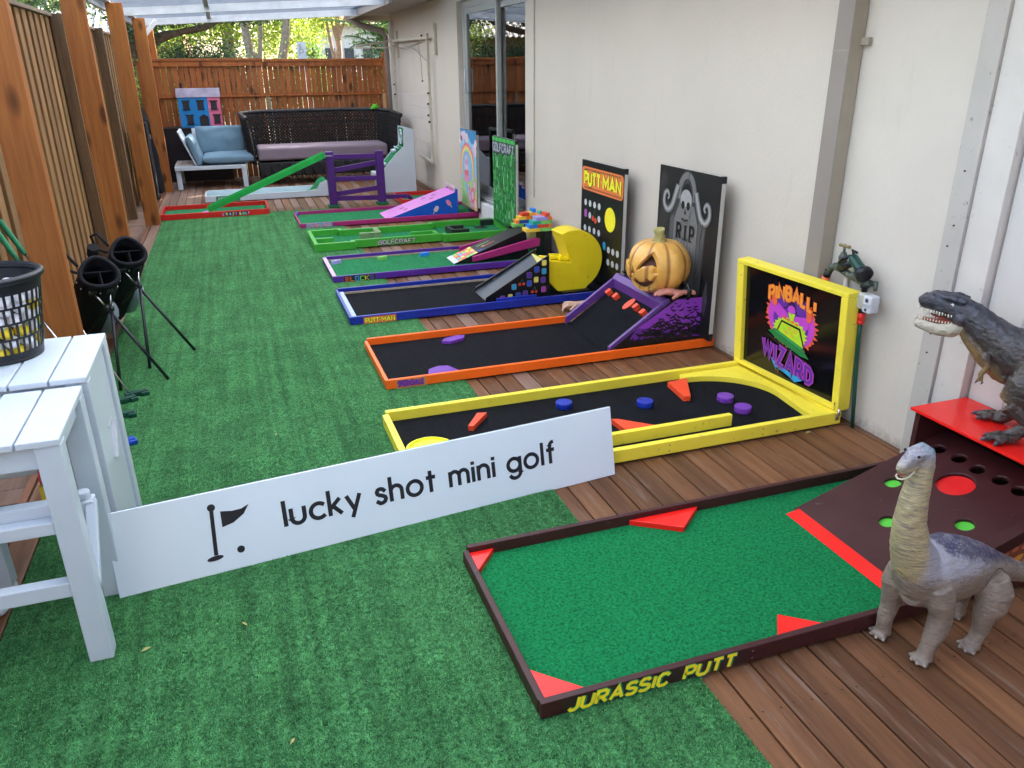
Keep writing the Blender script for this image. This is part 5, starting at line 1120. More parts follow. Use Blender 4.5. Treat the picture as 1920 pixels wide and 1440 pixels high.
# ================================================================ GOLF BAGS
def golfbag(nm,lab,mouth,basep,feet,loc):
    t=thing(nm,lab,'golf bag',loc,'golf stand bags by the walkway'); m_,b_=V(mouth),V(basep); d=(b_-m_).normalized(); L=(b_-m_).length
    sx=V((1,.25,0)); sx=(sx-d*sx.dot(d)).normalized(); up=d.cross(sx).normalized(); 
    if up.z<0: up=-up
    def shape(s,rx,ry,n=28):
        return [m_+d*s+sx*rx*math.cos(k*2*math.pi/n)*(1-.26*math.sin(k*2*math.pi/n))+up*ry*math.sin(k*2*math.pi/n) for k in range(n)]
    prof=[(.0,.094,.088),(.02,.098,.092),(.06,.095,.088),(.15,.100,.088),(L*.5,.105,.09),(L*.9,.10,.09),(L,.085,.08)]
    n=28; w=MB()
    for p in prof: w.v+= [tuple(q) for q in shape(*p)]
    for i in range(len(prof)-1):
        for k in range(n): j=(k+1)%n; w.f.append((i*n+k,i*n+j,(i+1)*n+j,(i+1)*n+k)); w.m.append(0); w.s.append(True)
    w.f.append(tuple((len(prof)-1)*n+k for k in range(n))); w.m.append(0); w.s.append(False)
    inn=[(.0,.080,.074),(.10,.076,.070),(.30,.072,.066)]; o=len(w.v)
    for p in inn: w.v+=[tuple(q) for q in shape(*p)]
    for i in range(2):
        for k in range(n): j=(k+1)%n; w.f.append((o+i*n+k,o+(i+1)*n+k,o+(i+1)*n+j,o+i*n+j)); w.m.append(0); w.s.append(True)
    w.f.append(tuple(o+2*n+k for k in range(n))); w.m.append(0); w.s.append(False)
    for k in range(n): j=(k+1)%n; w.f.append((k,o+k,o+j,j)); w.m.append(0); w.s.append(True)
    w.build('bag_body',BLACKF,t)
    w=MB(); w.tube([q for q in shape(-.006,.088,.082)]+[shape(-.006,.088,.082)[0]],.011,8,cap=False); w.build('rim',BLACKF,t)
    w=MB(); c=m_+d*.02
    w.obox(c+d*.03+up*.012,sx*.078,up*.004,d*.03); w.obox(c+d*.03-up*.03+sx*.01,sx*.004,up*.042,d*.03); w.build('divider',BLACKF,t,bevel=.003)
    w=MB(); w.tube([m_+d*.20-sx*.10-up*.02,m_+d*.35-sx*.135,m_+d*.55-sx*.12,m_+d*.70-sx*.09],[.03,.055,.055,.02],12,flat=(up,1.3)); w.build('pocket',GREYF,t,label='grey side pocket')
    w=MB(); w.tube([m_+d*.45+sx*.10+up*.0,m_+d*.55+sx*.125,m_+d*.75+sx*.115,m_+d*.85+sx*.08],[.02,.05,.05,.02],12,flat=(up,1.5)); w.build('pocket',GREYF,t,label='grey ball pocket low on the bag')
    w=MB(); q=m_+d*.02-sx*.085+up*.05; w.tube([q,q+V((-.05,.02,.07)),q+V((-.09,.06,.05)),q+V((-.08,.10,-.03)),q+V((-.03,.12,-.06))],.008,7); w.tube([q+V((-.08,.0,.0)),q+V((-.095,.03,-.05))],.03,10); w.build('strap',BLACKF,t)
    for f,o_ in zip(feet,(-.05,.05)):
        top=m_+d*.05-up*.082+sx*o_*.8; f=V(f); k=top+(f-top)*.18; w=MB(); w.tube([k,f],.0085,8); w.tube([top,k],.005,8,1); w.tube([k-(f-top).normalized()*.012,k+(f-top).normalized()*.014],.014,8); w.obox(top,sx*.016,up*.012,d*.02); w.tube([k+V((0,0,0)),m_+d*(L*.75)-up*.08],.004,6); w.build('leg',[BLACK,STEEL],t)
    w=MB()
    for k in range(7): p=m_+d*.055+sx*.099*math.cos(3.4+k*.42)*(1-.26*math.sin(3.4+k*.42))+up*.093*math.sin(3.4+k*.42); w.ball(p,.005,8)
    w.build('rivet',STEEL,t)
golfbag('golf_bag','black stand golf bag nearer the camera with an open three way top',(-.735,4.44,.585),(-1.03,5.12,.06),((-.485,4.301,.008),(-.712,4.213,.008)),(-.8,4.6,0))
golfbag('golf_bag','black stand golf bag behind the other one with grey pockets',(-.635,4.86,.60),(-.93,5.55,.06),((-.365,4.757,.008),(-.593,4.512,.008)),(-.75,5.1,0))
# ================================================================ TAP, TIMER, HOSE
tp=thing('garden_tap','tarnished brass double garden tap on the rough cream wall','tap',(WX-.05,2.7,.7)); X=WX-.055
w=MB(); w.tube([(WX,2.66,.695),(X,2.665,.695)],.018,12); w.tube([(X,2.79,.705),(X,2.755,.700),(X,2.70,.685),(X,2.63,.675),(X,2.56,.680)],[.018,.017,.015,.016,.013],12); w.tube([(X,2.755,.70),(X,2.755,.76),(X,2.755,.775)],[.022,.017,.012],12); w.tube([(X,2.755,.775),(X,2.755,.80)],.006,8); w.lathe([(.012,0),(.021,.008),(.021,.022),(.012,.03)],(X,2.755,.735),6,sm=False)
w.tube([(X,2.79,.705),(X,2.815,.695),(X,2.83,.67)],[.016,.015,.014],10); w.tube([(X,2.57,.68),(X-.01,2.53,.69),(X-.02,2.52,.66)],[.014,.010,.008],8); w.ball((X,2.61,.683),.022,12); w.ball((X,2.68,.686),.019,12)
w.build('tap_body',BRONZE,tp)
w=MB(); w.tube([(X,2.725,.803),(X,2.742,.803),(X,2.768,.803),(X,2.785,.803)],[.008,.006,.006,.008],10); w.ball((X,2.755,.803),.009,10); w.build('tap_handle',BRASS,tp)
w=MB(); w.tube([(X,2.833,.675),(X,2.842,.645)],.017,14,0); w.tube([(X,2.842,.645),(X,2.852,.605)],.0185,14,1); w.tube([(X,2.852,.605),(X,2.86,.575)],.015,14,0); w.tube([(X,2.86,.575),(X,2.87,.45)],.008,10,0)
w.build('hose_connector',[BLACK,paint('orange_plastic',(.85,.17,.05),.4)],tp)
tm=thing('tap_timer','grey white battery tap timer hanging under the tap','tap timer',(X,2.59,.6))
w=MB(); w.box(X-.03,X+.025,2.555,2.625,.565,.635); w.build('timer_body',paint('timer_grey',(.45,.45,.40),.5),tm,bevel=.008)
w=MB(); w.box(X-.045,X+.005,2.505,2.554,.562,.638); w.build('timer_face',paint('timer_white',(.58,.60,.64),.4),tm,bevel=.008)
w=MB(); w.box(X-.0475,X-.0445,2.51,2.55,.588,.603); w.build('battery_lid',paint('timer_lid',(.42,.43,.46),.4),tm,bevel=.001)
w=MB(); w.cyl((X-.0448,2.53,.578),(X-.0475,2.53,.578),.006,14); w.cyl((X-.0448,2.53,.618),(X-.0462,2.53,.618),.009,16); w.build('button',paint('timer_btn',(.05,.05,.08),.4),tm)
w=MB(); w.lathe([(0,0),(.013,0),(.013,.018),(.020,.019),(.021,.034),(.012,.038),(0,.038)],(X,2.60,.634),16); w.build('inlet_collar',BLACK,tm)
hs_=thing('garden_hose','dark green garden hose hanging from the tap timer to the deck','hose',(WX-.03,2.55,0))
w=MB(); w.tube([(X,2.592,.495),(X,2.590,.44),(X+.005,2.580,.3),(X+.01,2.566,.15),(X+.018,2.556,.004)],.0088,12); w.build('hose',paint('hose_green',(.008,.065,.042),.4),hs_)
w=MB(); w.tube([(X,2.595,.565),(X,2.595,.542)],.016,14,1); w.tube([(X,2.595,.542),(X,2.594,.51)],[.0175,.0165],14,0); w.tube([(X,2.594,.51),(X,2.593,.492)],[.015,.016],14,0); w.build('red_connector',[paint('red_plastic',(.70,.03,.025),.35),BLACK],hs_)
nz=thing('spray_nozzle','dark green and black hose spray gun hung on the tap','spray gun',(X-.02,2.62,.75))
a0_=V((X-.02,2.67,.765)); a1=V((X-.035,2.585,.722)); DG=paint('nozzle_green',(.006,.05,.04),.35)
w=MB(); w.tube([a0_+V((0,.012,.012)),a0_,a1+(a0_-a1)*.45,a1],[.016,.022,.022,.030],16); w.build('nozzle_body',DG,nz)
w=MB(); w.tube([a1+(a0_-a1)*.12,a1,a1+(a1-a0_)*.18],[.033,.038,.036],20); w.build('nozzle_head',BLACK,nz)
w=MB(); w.tube([a0_+V((0,-.01,-.01)),V((X-.015,2.72,.72)),V((X-.01,2.742,.700))],[.018,.015,.013],12); w.tube([a0_+V((0,.02,.01)),V((X-.03,2.72,.757)),V((X-.028,2.745,.735))],[.006,.008,.007],8); w.tube([a0_+V((0,.005,.02)),a0_+V((0,.015,.035)),a0_+V((0,-.015,.03))],.006,8); w.build('nozzle_handle',BLACK,nz)
# ================================================================ CREATURE HELPERS
def organic(mb,name,mats,parent,voxel=.004,smooth=4,disp=None):
    """join overlapping volumes into one continuous skin"""
    ob=mb.build(name,mats,None)
    r=ob.modifiers.new('r','REMESH'); r.mode='VOXEL'; r.voxel_size=voxel
    s=ob.modifiers.new('s','SMOOTH'); s.iterations=smooth; s.factor=.5
    dg=bpy.context.evaluated_depsgraph_get(); me=bpy.data.meshes.new_from_object(ob.evaluated_get(dg)); ob.modifiers.clear()
    if disp:
        co=np.empty(len(me.vertices)*3); me.vertices.foreach_get('co',co); co=co.reshape(-1,3); no=np.empty(len(me.vertices)*3); me.vertices.foreach_get('normal',no); no=no.reshape(-1,3)
        for i in range(len(co)): co[i]+=no[i]*disp(co[i])
        me.vertices.foreach_set('co',co.reshape(-1))
    me.materials.clear()
    for m_ in (mats if isinstance(mats,list) else [mats]): me.materials.append(m_)
    for p_ in me.polygons: p_.use_smooth=True
    me.update(); ob.data=me
    if parent is not None: ob.parent=parent; ob.matrix_parent_inverse=parent_world(parent).inverted()
    return ob
def skinmat(name,basec,wr=1.0,rough=.6,wscale=(60,60,220)):
    m,t,p=base(name); v=coords(t); 
    n1=noi(t,v,14,5); c=ramp(t,n1,[(.3,tuple(x*.82 for x in basec)),(.7,tuple(x*1.12 for x in basec))])
    mp=coords(t,wscale); wv=noi(t,mp,1.0,3,.6); vo=nd(t,'ShaderNodeTexVoronoi'); vo.inputs['Scale'].default_value=210; t.links.new(v,vo.inputs['Vector'])
    crease=ramp(t,wv,[(.36,(.62,.60,.58)),(.50,(1,1,1))]); c=mixc(t,.65*wr,c,crease,'MULTIPLY')
    b1=bump(t,p,wv,.8*wr,.0035); bump(t,p,vo.outputs['Distance'],.35,.0015,b1)
    p.inputs['Roughness'].default_value=rough
    return m,t,p,c,v
def sep(t,v):
    s=nd(t,'ShaderNodeSeparateXYZ'); t.links.new(v,s.inputs[0]); return s.outputs
def mr_(t,x,a,b,c=0,d=1):
    r=nd(t,'ShaderNodeMapRange'); r.clamp=True
    for i,val in zip((1,2,3,4),(a,b,c,d)): r.inputs[i].default_value=val
    t.links.new(x,r.inputs[0]); return r.outputs[0]
def mul(t,a,b,op='MULTIPLY'):
    m_=nd(t,'ShaderNodeMath',operation=op); t.links.new(a,m_.inputs[0])
    if isinstance(b,(int,float)): m_.inputs[1].default_value=b
    else: t.links.new(b,m_.inputs[1])
    return m_.outputs[0]
# ================================================================ LONG NECKED DINOSAUR
m,t,p,c,v=skinmat('sauropod_skin',(.235,.19,.15),1.1,.5,(45,45,230))
sx_,sy_,sz_=sep(t,v)
nf=noi(t,v,55,10,.95); nb=noi(t,v,7,4)
top=mul(t,mr_(t,mul(t,sz_,mul(t,sx_,.38),'ADD'),.915,.985),mr_(t,sx_,1.60,1.66)); tail=mr_(t,sx_,1.87,1.99); topm=mul(t,top,nf,'MULTIPLY')
f1=ramp(t,mul(t,mul(t,top,.36),nf,'ADD'),[(.79,(0,0,0)),(.85,(1,1,1))]); f0=ramp(t,mul(t,mul(t,mr_(t,sz_,.225,.30),.30),nf,'ADD'),[(.66,(0,0,0)),(.80,(.75,)*3)]); c=mixc(t,f0,c,(.36,.37,.44)); c=mixc(t,f1,c,(.04,.038,.085))
# neck: yellow throat that stripes into grey
ny=mul(t,mr_(t,sz_,.262,.285),mr_(t,sz_,.64,.60)); nx_=mr_(t,mul(t,sx_,mul(t,sz_,-.11),'ADD'),1.553,1.528); yf=mul(t,ny,nx_); yf=mul(t,yf,.8); cb_=ramp(t,noi(t,coords(t,(28,28,260)),1.,3,.6),[(.38,(.19,.145,.045)),(.55,(.46,.36,.11))]); c=mixc(t,mul(t,yf,.85),c,cb_)
hb=mul(t,mr_(t,sz_,.600,.64),mr_(t,mul(t,noi(t,v,60,4),1.),.5,.6)); c=mixc(t,mul(t,hb,.55),c,(.12,.12,.15))
cy=mul(t,mr_(t,sz_,.636,.656),mr_(t,sx_,1.522,1.536)); cy=mul(t,cy,mr_(t,noi(t,v,150,4),.42,.55)); c=mixc(t,mul(t,cy,.6),c,(.04,.30,.34))
def ring(cx,cz,R,a,b):
    dx=mul(t,sx_,-cx,'ADD'); dz=mul(t,sz_,-cz,'ADD'); d=mul(t,mul(t,mul(t,dx,dx),mul(t,dz,dz),'ADD'),.5,'POWER'); e=nd(t,'ShaderNodeMath',operation='ABSOLUTE'); t.links.new(mul(t,d,-R,'ADD'),e.inputs[0])
    f=mr_(t,e.outputs[0],.0020,.0010); f=mul(t,f,mr_(t,dz,a,a+.004)); return mul(t,f,mr_(t,sy_,b+.004,b))
c=mixc(t,ring(1.842,.205,.049,.0,1.28),c,(.05,.04,.035))
t.links.new(c,p.inputs['Base Color']); SAU=m
sd_=thing('long_necked_dinosaur','grey long necked toy dinosaur standing on the deck beside the maroon lane','toy dinosaur',(1.72,1.32,0))
w=MB()
# trunk
w.tube([(1.570,1.322,.250),(1.60,1.32,.252),(1.65,1.32,.258),(1.70,1.32,.258),(1.77,1.32,.243),(1.84,1.32,.226),(1.90,1.318,.212),(1.97,1.312,.190),(2.06,1.30,.160),(2.16,1.28,.145),(2.28,1.25,.135)],[.045,.074,.098,.102,.091,.072,.050,.033,.024,.015,.006],24,flat=((0,1,0),.82))
w.tube([(1.60,1.32,.215),(1.70,1.32,.205),(1.80,1.32,.205)],[.05,.074,.048],20,flat=((0,1,0),.85))
# neck + head
w.tube([(1.625,1.32,.265),(1.592,1.32,.315),(1.562,1.32,.375),(1.547,1.32,.44),(1.545,1.32,.50),(1.549,1.32,.56),(1.553,1.32,.605),(1.548,1.32,.638),(1.530,1.32,.648)],[.072,.060,.049,.041,.036,.031,.027,.0265,.023],22)
w.tube([(1.553,1.32,.632),(1.535,1.32,.645),(1.515,1.32,.640),(1.497,1.32,.622),(1.482,1.32,.606),(1.475,1.32,.599)],[.020,.0255,.0235,.019,.0165,.011],18,flat=((0,1,0),.88))
w.ball((1.520,1.32,.655),.014,12,sc_=(1.4,.9,.8)); w.tube([(1.535,1.32,.618),(1.512,1.32,.606),(1.492,1.32,.591),(1.484,1.32,.587)],[.016,.014,.012,.008],14)
for s in (-1,1): w.ball((1.515,1.32+s*.0175,.643),.009,10)
def limb(pts,rad,sq=1.0): w.tube(pts,rad,18)
# front legs
limb([(1.638,1.270,.250),(1.652,1.262,.200),(1.663,1.260,.155),(1.661,1.260,.110),(1.648,1.262,.06),(1.640,1.262,.03),(1.636,1.262,.012)],[.037,.037,.032,.030,.0235,.0215,.026])
limb([(1.612,1.372,.25),(1.606,1.378,.20),(1.612,1.382,.155),(1.616,1.385,.11),(1.607,1.385,.07),(1.610,1.386,.03),(1.608,1.386,.012)],[.033,.035,.030,.026,.0225,.021,.025])
# rear legs
limb([(1.838,1.268,.228),(1.844,1.256,.185),(1.836,1.254,.140),(1.824,1.256,.105),(1.824,1.256,.060),(1.812,1.256,.03),(1.803,1.256,.012)],[.040,.047,.042,.029,.0225,.0205,.026])
limb([(1.850,1.372,.228),(1.872,1.378,.185),(1.885,1.38,.140),(1.885,1.382,.10),(1.895,1.383,.06),(1.890,1.383,.03),(1.888,1.383,.012)],[.038,.043,.038,.028,.021,.020,.025])
for (fx,fy) in ((1.636,1.262),(1.608,1.386),(1.803,1.256),(1.888,1.383)):
    for k in range(4): an=R_(180-54+36*k); w.ball((fx+.024*math.cos(an),fy+.024*math.sin(an),.010),.0100,10,sc_=(1.1,.9,1))
def dsp(co):
    q=V(co); z=q.z; return .0010*noise.noise(q*50)+.0011*noise.noise(V((q.x*40,q.y*40,q.z*200)))
organic(w,'body',SAU,sd_,.0036,3,dsp)
w=MB()
for s in (-1,1): w.ball((1.507,1.32+s*.0225,.646),.0040,10)
w.build('eye',paint('dino_eye',(.02,.015,.01),.2),sd_)
w=MB(); w.tube([(1.500,1.32,.5985),(1.488,1.32,.5945),(1.478,1.32,.5925)],[.010,.0115,.008],12,flat=((0,0,1),.45)); w.build('mouth',paint('dino_mouth',(.30,.09,.08),.5),sd_)
w=MB(); w.tube([(1.510,1.32-.0165,.603),(1.494,1.32-.016,.589),(1.480,1.32-.010,.582),(1.476,1.32,.580),(1.480,1.32+.010,.582),(1.494,1.32+.016,.589)],.0024,6); w.build('lip',paint('dino_lip',(.55,.50,.36),.5),sd_)
w=MB()
for (fx,fy) in ((1.636,1.262),(1.608,1.386),(1.803,1.256),(1.888,1.383)):
    for k in range(4): an=R_(180-54+36*k); w.ball((fx+.0315*math.cos(an),fy+.0315*math.sin(an),.009),.0050,8,sc_=(1,1,1.1))
w.build('claw',paint('dino_claw',(.30,.27,.24),.4),sd_)
w=MB(); w.tube([(1.648+.043*math.cos(k*.2618),1.224-.0,.185+.052*math.sin(k*.2618)) for k in range(3,13)],.0014,5)
# ================================================================ MEAT EATING DINOSAUR
o3=V((2.42,1.80,0)); dr3=V((-.5,.866,0)); la=V((.866,.5,0))     # forward, and sideways towards the wall
def T(s,l,z): q=o3+dr3*s+la*l; return (q.x,q.y,z)
m,t,p,c,v=skinmat('theropod_skin',(.060,.048,.042),1.5,.36,(60,60,100))
px_,py_,pz_=sep(t,v)
dt=nd(t,'ShaderNodeVectorMath',operation='DOT_PRODUCT'); sbv=nd(t,'ShaderNodeVectorMath',operation='SUBTRACT'); t.links.new(v,sbv.inputs[0]); sbv.inputs[1].default_value=tuple(o3); t.links.new(sbv.outputs[0],dt.inputs[0]); dt.inputs[1].default_value=tuple(dr3); S_=dt.outputs['Value']
nn_=noi(t,v,16,5)
# belly line height falls from throat to hips
line=mul(t,mul(t,S_,.95),.545,'ADD'); bel=mul(t,line,mul(t,pz_,-1.),'ADD'); bel=mul(t,bel,mul(t,nn_,.05),'ADD'); bf=mr_(t,bel,.012,.05); bf=mul(t,bf,mr_(t,S_,-.05,.02)); bf=mul(t,bf,mr_(t,S_,.20,.18)); bf=mul(t,bf,mr_(t,pz_,.46,.50)); c=mixc(t,mul(t,bf,.85),c,(.24,.15,.06))
up=mr_(t,pz_,.66,.80); c=mixc(t,mul(t,up,.7),c,(.018,.022,.045))
st=nd(t,'ShaderNodeTexWave'); st.inputs['Scale'].default_value=11; st.inputs['Distortion'].default_value=5; t.links.new(v,st.inputs['Vector']); sf=mul(t,ramp(t,st.outputs['Fac'],[(.55,(0,0,0)),(.8,(1,1,1))]),.35); c=mixc(t,mul(t,sf,mr_(t,pz_,.6,.7)),c,(.065,.075,.105))
t.links.new(c,p.inputs['Base Color']); THE=m
m,t,p,c,v=skinmat('theropod_jaw',(.46,.42,.32),.7,.45,(80,80,160)); t.links.new(c,p.inputs['Base Color']); JAW=m
tr_=thing('meat_eating_dinosaur','dark grey toy dinosaur with open toothed jaws standing on the glossy red shelf','toy dinosaur',(2.42,1.80,.345))
w=MB()
w.tube([T(.20,0,.755),T(.15,0,.735),T(.10,0,.700),T(.05,0,.665),T(-.01,0,.635),T(-.08,0,.615),T(-.15,0,.605),T(-.22,-.01,.60),T(-.31,-.03,.60),T(-.40,-.06,.605),T(-.50,-.10,.61)],[.046,.052,.058,.070,.086,.094,.088,.066,.044,.028,.010],26,flat=((la.x,la.y,0),.78))
w.tube([T(.172,0,.712),T(.135,0,.668),T(.08,0,.62),T(.02,0,.575),T(-.05,0,.545)],[.030,.036,.048,.052,.045],18,flat=((la.x,la.y,0),.85))
# skull
w.tube([T(.165,0,.752),T(.20,0,.755),T(.235,0,.762),T(.268,0,.768),T(.298,0,.765),T(.318,0,.755)],[.042,.046,.044,.037,.030,.018],22,flat=((la.x,la.y,0),.80))
for s in (-1,1):
    w.tube([T(.17,s*.026,.785),T(.205,s*.028,.793),T(.235,s*.022,.792),T(.27,s*.014,.798),T(.295,s*.008,.79)],[.011,.014,.011,.009,.005],10); w.ball(T(.175,s*.028,.725),.022,12)
w.tube([T(.19,0,.725),T(.175,0,.70),T(.165,0,.69)],[.034,.034,.03],14,flat=((la.x,la.y,0),.9))
# legs
def leg(l,hip,knee,ank,toe,tip,k=1):
    w.tube([T(*hip),T((hip[0]+knee[0])/2+.005,l,(hip[2]+knee[2])/2),T(*knee)],[.072,.062,.042],20,flat=((la.x,la.y,0),.72))
    w.tube([T(*knee),T((knee[0]+ank[0])/2-.008,ank[1],(knee[2]+ank[2])/2),T(*ank)],[.040,.030,.021],16); w.tube([T(*ank),T((ank[0]+toe[0])/2,toe[1],(ank[2]+toe[2])/2),T(*toe)],[.022,.023,.026],16)
    w.ball(T(toe[0],toe[1],.362),.028,14,sc_=(1,1,.6))
    for an,L in ((-32,.058),(0,.072),(32,.058),(165,.030)):
        a_=R_(an+tip); d2=dr3*math.cos(a_)+la*math.sin(a_); b_=V(T(toe[0],toe[1],.360)); w.tube([b_+d2*.01,b_+d2*(L*.55)+V((0,0,.008)),b_+d2*L+V((0,0,-.001))],[.017,.0145,.011],12)
leg(-.085,(-.10,-.055,.60),(-.035,-.085,.485),(-.105,-.085,.425),(-.055,-.085,.365),-35)
leg(.085,(-.10,.055,.60),(-.01,.075,.485),(-.085,.08,.43),(.005,.08,.365),5)
# arms
for s in (-1,1):
    w.tube([T(.075,s*.048,.625),T(.070,s*.062,.612),T(.058,s*.064,.587),T(.072,s*.064,.560),T(.070,s*.064,.545)],[.018,.016,.0105,.010,.009],12)
    for q in (-.010,.008): w.tube([T(.070,s*.064,.548),T(.072+q,s*(.064-q*.3),.530)],[.0065,.005],8)
def dsp2(co):
    q=V(co); return .0022*noise.noise(q*48)+.0016*noise.noise(q*110)
organic(w,'body',THE,tr_,.0036,3,dsp2)
# lower jaw
w=MB(); 
w.tube([T(.165,0,.705),T(.205,0,.680),T(.245,0,.672),T(.285,0,.678),T(.316,0,.683),T(.326,0,.686)],[.030,.033,.027,.023,.018,.010],20,flat=((la.x,la.y,0),1.0))
jw=organic(w,'lower_jaw',JAW,tr_,.003,2,dsp2)
w=MB(); w.tube([T(.185,0,.714),T(.22,0,.702),T(.26,0,.697),T(.30,0,.700)],[.024,.025,.018,.012],14,flat=((0,0,1),.42)); w.tube([T(.20,0,.718),T(.24,0,.712),T(.28,0,.722)],[.012,.012,.006],12,flat=((0,0,1),.5)); w.build('mouth',paint('mouth_red',(.22,.045,.03),.35),tr_)
w=MB()
def tooth(b,dirz,L,r): w.tube([b,(b[0],b[1],b[2]+dirz*L*.6),(b[0],b[1],b[2]+dirz*L)],[r,r*.7,.0004],6)
for s in (-1,1):
    for k in range(13):
        f=k/12; ss=.195+.118*f; l=s*(.030-.018*f**2); tooth(T(ss,l,.737+.004*f),-1,.0095+.006*((k*7)%3)/2,.0036)
        tooth(T(ss+.006,s*(.026-.014*f**2),.700-.0*f),1,.009,.0028)
for k in range(4): tooth(T(.318,-.010+.0065*k,.744),-1,.011,.003); tooth(T(.322,-.008+.005*k,.697),1,.008,.0026)
w.build('tooth_row',paint('tooth_ivory',(.70,.66,.52),.35),tr_)
w=MB()
for s in (-1,1): w.ball(T(.207,s*.0385,.772),.0068,12)
w.build('eye',paint('eye_pale',(.55,.55,.50),.15),tr_)
w=MB()
for s in (-1,1): w.ball(T(.2085,s*.0440,.772),.0030,8)
w.build('pupil',paint('pupil',(.005,.005,.005),.1),tr_)
w=MB()
for (toe,tip) in (((-.055,-.085),-35),((.005,.08),5)):
    for an,L in ((-32,.058),(0,.072),(32,.058)):
        a_=R_(an+tip); d2=dr3*math.cos(a_)+la*math.sin(a_); b_=V(T(toe[0],toe[1],.358)); w.tube([b_+d2*(L-.004),b_+d2*(L+.010),b_+d2*(L+.020)+V((0,0,-.009))],[.0095,.007,.001],8)
for s in (-1,1):
    for q in (-.010,.008): w.tube([T(.072+q,s*(.064-q*.3),.532),T(.078+q,s*.063,.520)],[.0042,.0006],6)
w.build('claw',paint('claw_dark',(.045,.045,.055),.3),tr_)
w=MB()
for (a_,b_) in (((-.075,-.085,.392),.034),((-.03,.08,.39),.034)):
    w.tube([T(a_[0]+b_*math.cos(k*.4),a_[1]+b_*math.sin(k*.4),a_[2]-.010*math.cos(k*.4)) for k in range(17)],.0028,6,cap=False)
tag(w.build('cable_tie',BLACK),'black cable ties holding the feet of the dark dinosaur','cable tie')
# ================================================================ PUMPKIN
pk=thing('pumpkin','large carved foam pumpkin with a green stem on the black plinth','pumpkin',(2.268,3.965,.30))
m,t,p=base('pumpkin_skin'); v=coords(t); px_,py_,pz_=sep(t,v)
at=nd(t,'ShaderNodeMath',operation='ARCTAN2'); sx1=mul(t,px_,-2.268,'ADD'); sy1=mul(t,py_,-3.965,'ADD'); t.links.new(sy1,at.inputs[0]); t.links.new(sx1,at.inputs[1])
cs=nd(t,'ShaderNodeMath',operation='COSINE'); t.links.new(mul(t,at.outputs[0],9.),cs.inputs[0]); gro=mr_(t,cs.outputs[0],-.72,-.98)
n1=noi(t,v,12,5); c=ramp(t,n1,[(.3,(.66,.32,.055)),(.7,(.80,.47,.125))]); c=mixc(t,mul(t,gro,.75),c,(.26,.085,.03)); n2=noi(t,v,55,6,.7); c=mixc(t,ramp(t,n2,[(.66,(0,0,0)),(.72,(.5,)*3)]),c,(.30,.15,.03))
t.links.new(c,p.inputs['Base Color']); p.inputs['Roughness'].default_value=.36; bump(t,p,n1,.3,.004); PKM=m
w=MB(); pr=[]
for i in range(33):
    a_=math.pi*i/32; r=math.sin(a_)**.80*.186; z=.468-.160*math.cos(a_)
    z-= .018*math.exp(-((math.pi-a_)/.35)**2)*1.0; pr.append((max(r,.0008),z if a_>.0 else z))
w.lathe(pr,(2.268,3.965,0),132,wob=lambda a_,i: 1+.045*(abs(math.cos(a_*4.5))**.55-.8)*1.35*math.sin(math.pi*i/32))
pb=w.build('pumpkin_shell',[PKM,paint('pumpkin_inside',(.13,.055,.045),.8)],pk)
so_=pb.modifiers.new('s','SOLIDIFY'); so_.thickness=.022; so_.offset=1 if False else -1; so_.material_offset=1; so_.material_offset_rim=1
# the carved face looks left and slightly to the camera
fa=V((-.985,-.17,0)).normalized(); fs=V((-fa.y,fa.x,0)); fs=-fs if fs.y>0 else fs   # fs points right in view
def fp(a_,z,d): q=V((2.268,3.965,0))+fa*d+fs*a_; return (q.x,q.y,z)
def cutter(pts): 
    w=MB(); w.prism([fp(x,z,.11) for x,z in pts],fa*.2); c_=w.build('cut',PKM); 
    b=pb.modifiers.new('b','BOOLEAN'); b.object=c_; b.operation='DIFFERENCE'; b.solver='EXACT'; return c_
cs_=[cutter([(.028,.470),(.105,.600),(.135,.585),(.148,.54),(.146,.465),(.126,.462),(.122,.492),(.100,.503),(.07,.494),(.045,.470)]),
 cutter([(-.028,.470),(-.105,.600),(-.135,.585),(-.148,.54),(-.146,.465),(-.126,.462),(-.122,.492),(-.100,.503),(-.07,.494),(-.045,.470)]),
 cutter([(0,.487),(-.024,.437),(.0,.444),(.024,.433)]),
 cutter([(-.13,.445),(-.105,.415),(-.09,.430),(-.06,.398),(-.035,.422),(-.005,.396),(.02,.422),(.045,.400),(.07,.402),(.09,.430),(.105,.412),(.140,.450),(.135,.395),(.11,.355),(.06,.338),(.0,.335),(-.06,.338),(-.11,.355)])]
dg=bpy.context.evaluated_depsgraph_get(); me=bpy.data.meshes.new_from_object(pb.evaluated_get(dg)); pb.modifiers.clear(); pb.data=me
for c_ in cs_: bpy.data.objects.remove(c_)
w=MB(); w.lathe([(.100,.0),(.14,.05),(.15,.12),(.12,.17),(.08,.20),(.0,.21)],(2.268,3.965,.345),40); ob=w.build('inner_lining',paint('lining_brown',(.14,.06,.045),.8),pk)
w=MB(); w.tube([(2.268,3.965,.600),(2.269,3.963,.62),(2.263,3.961,.65),(2.255,3.957,.680)],[.055,.036,.028,.033],14,sm=True); w.build('stem',paint('stem_green',(.33,.29,.10),.6,.35,30,.8,60),pk)
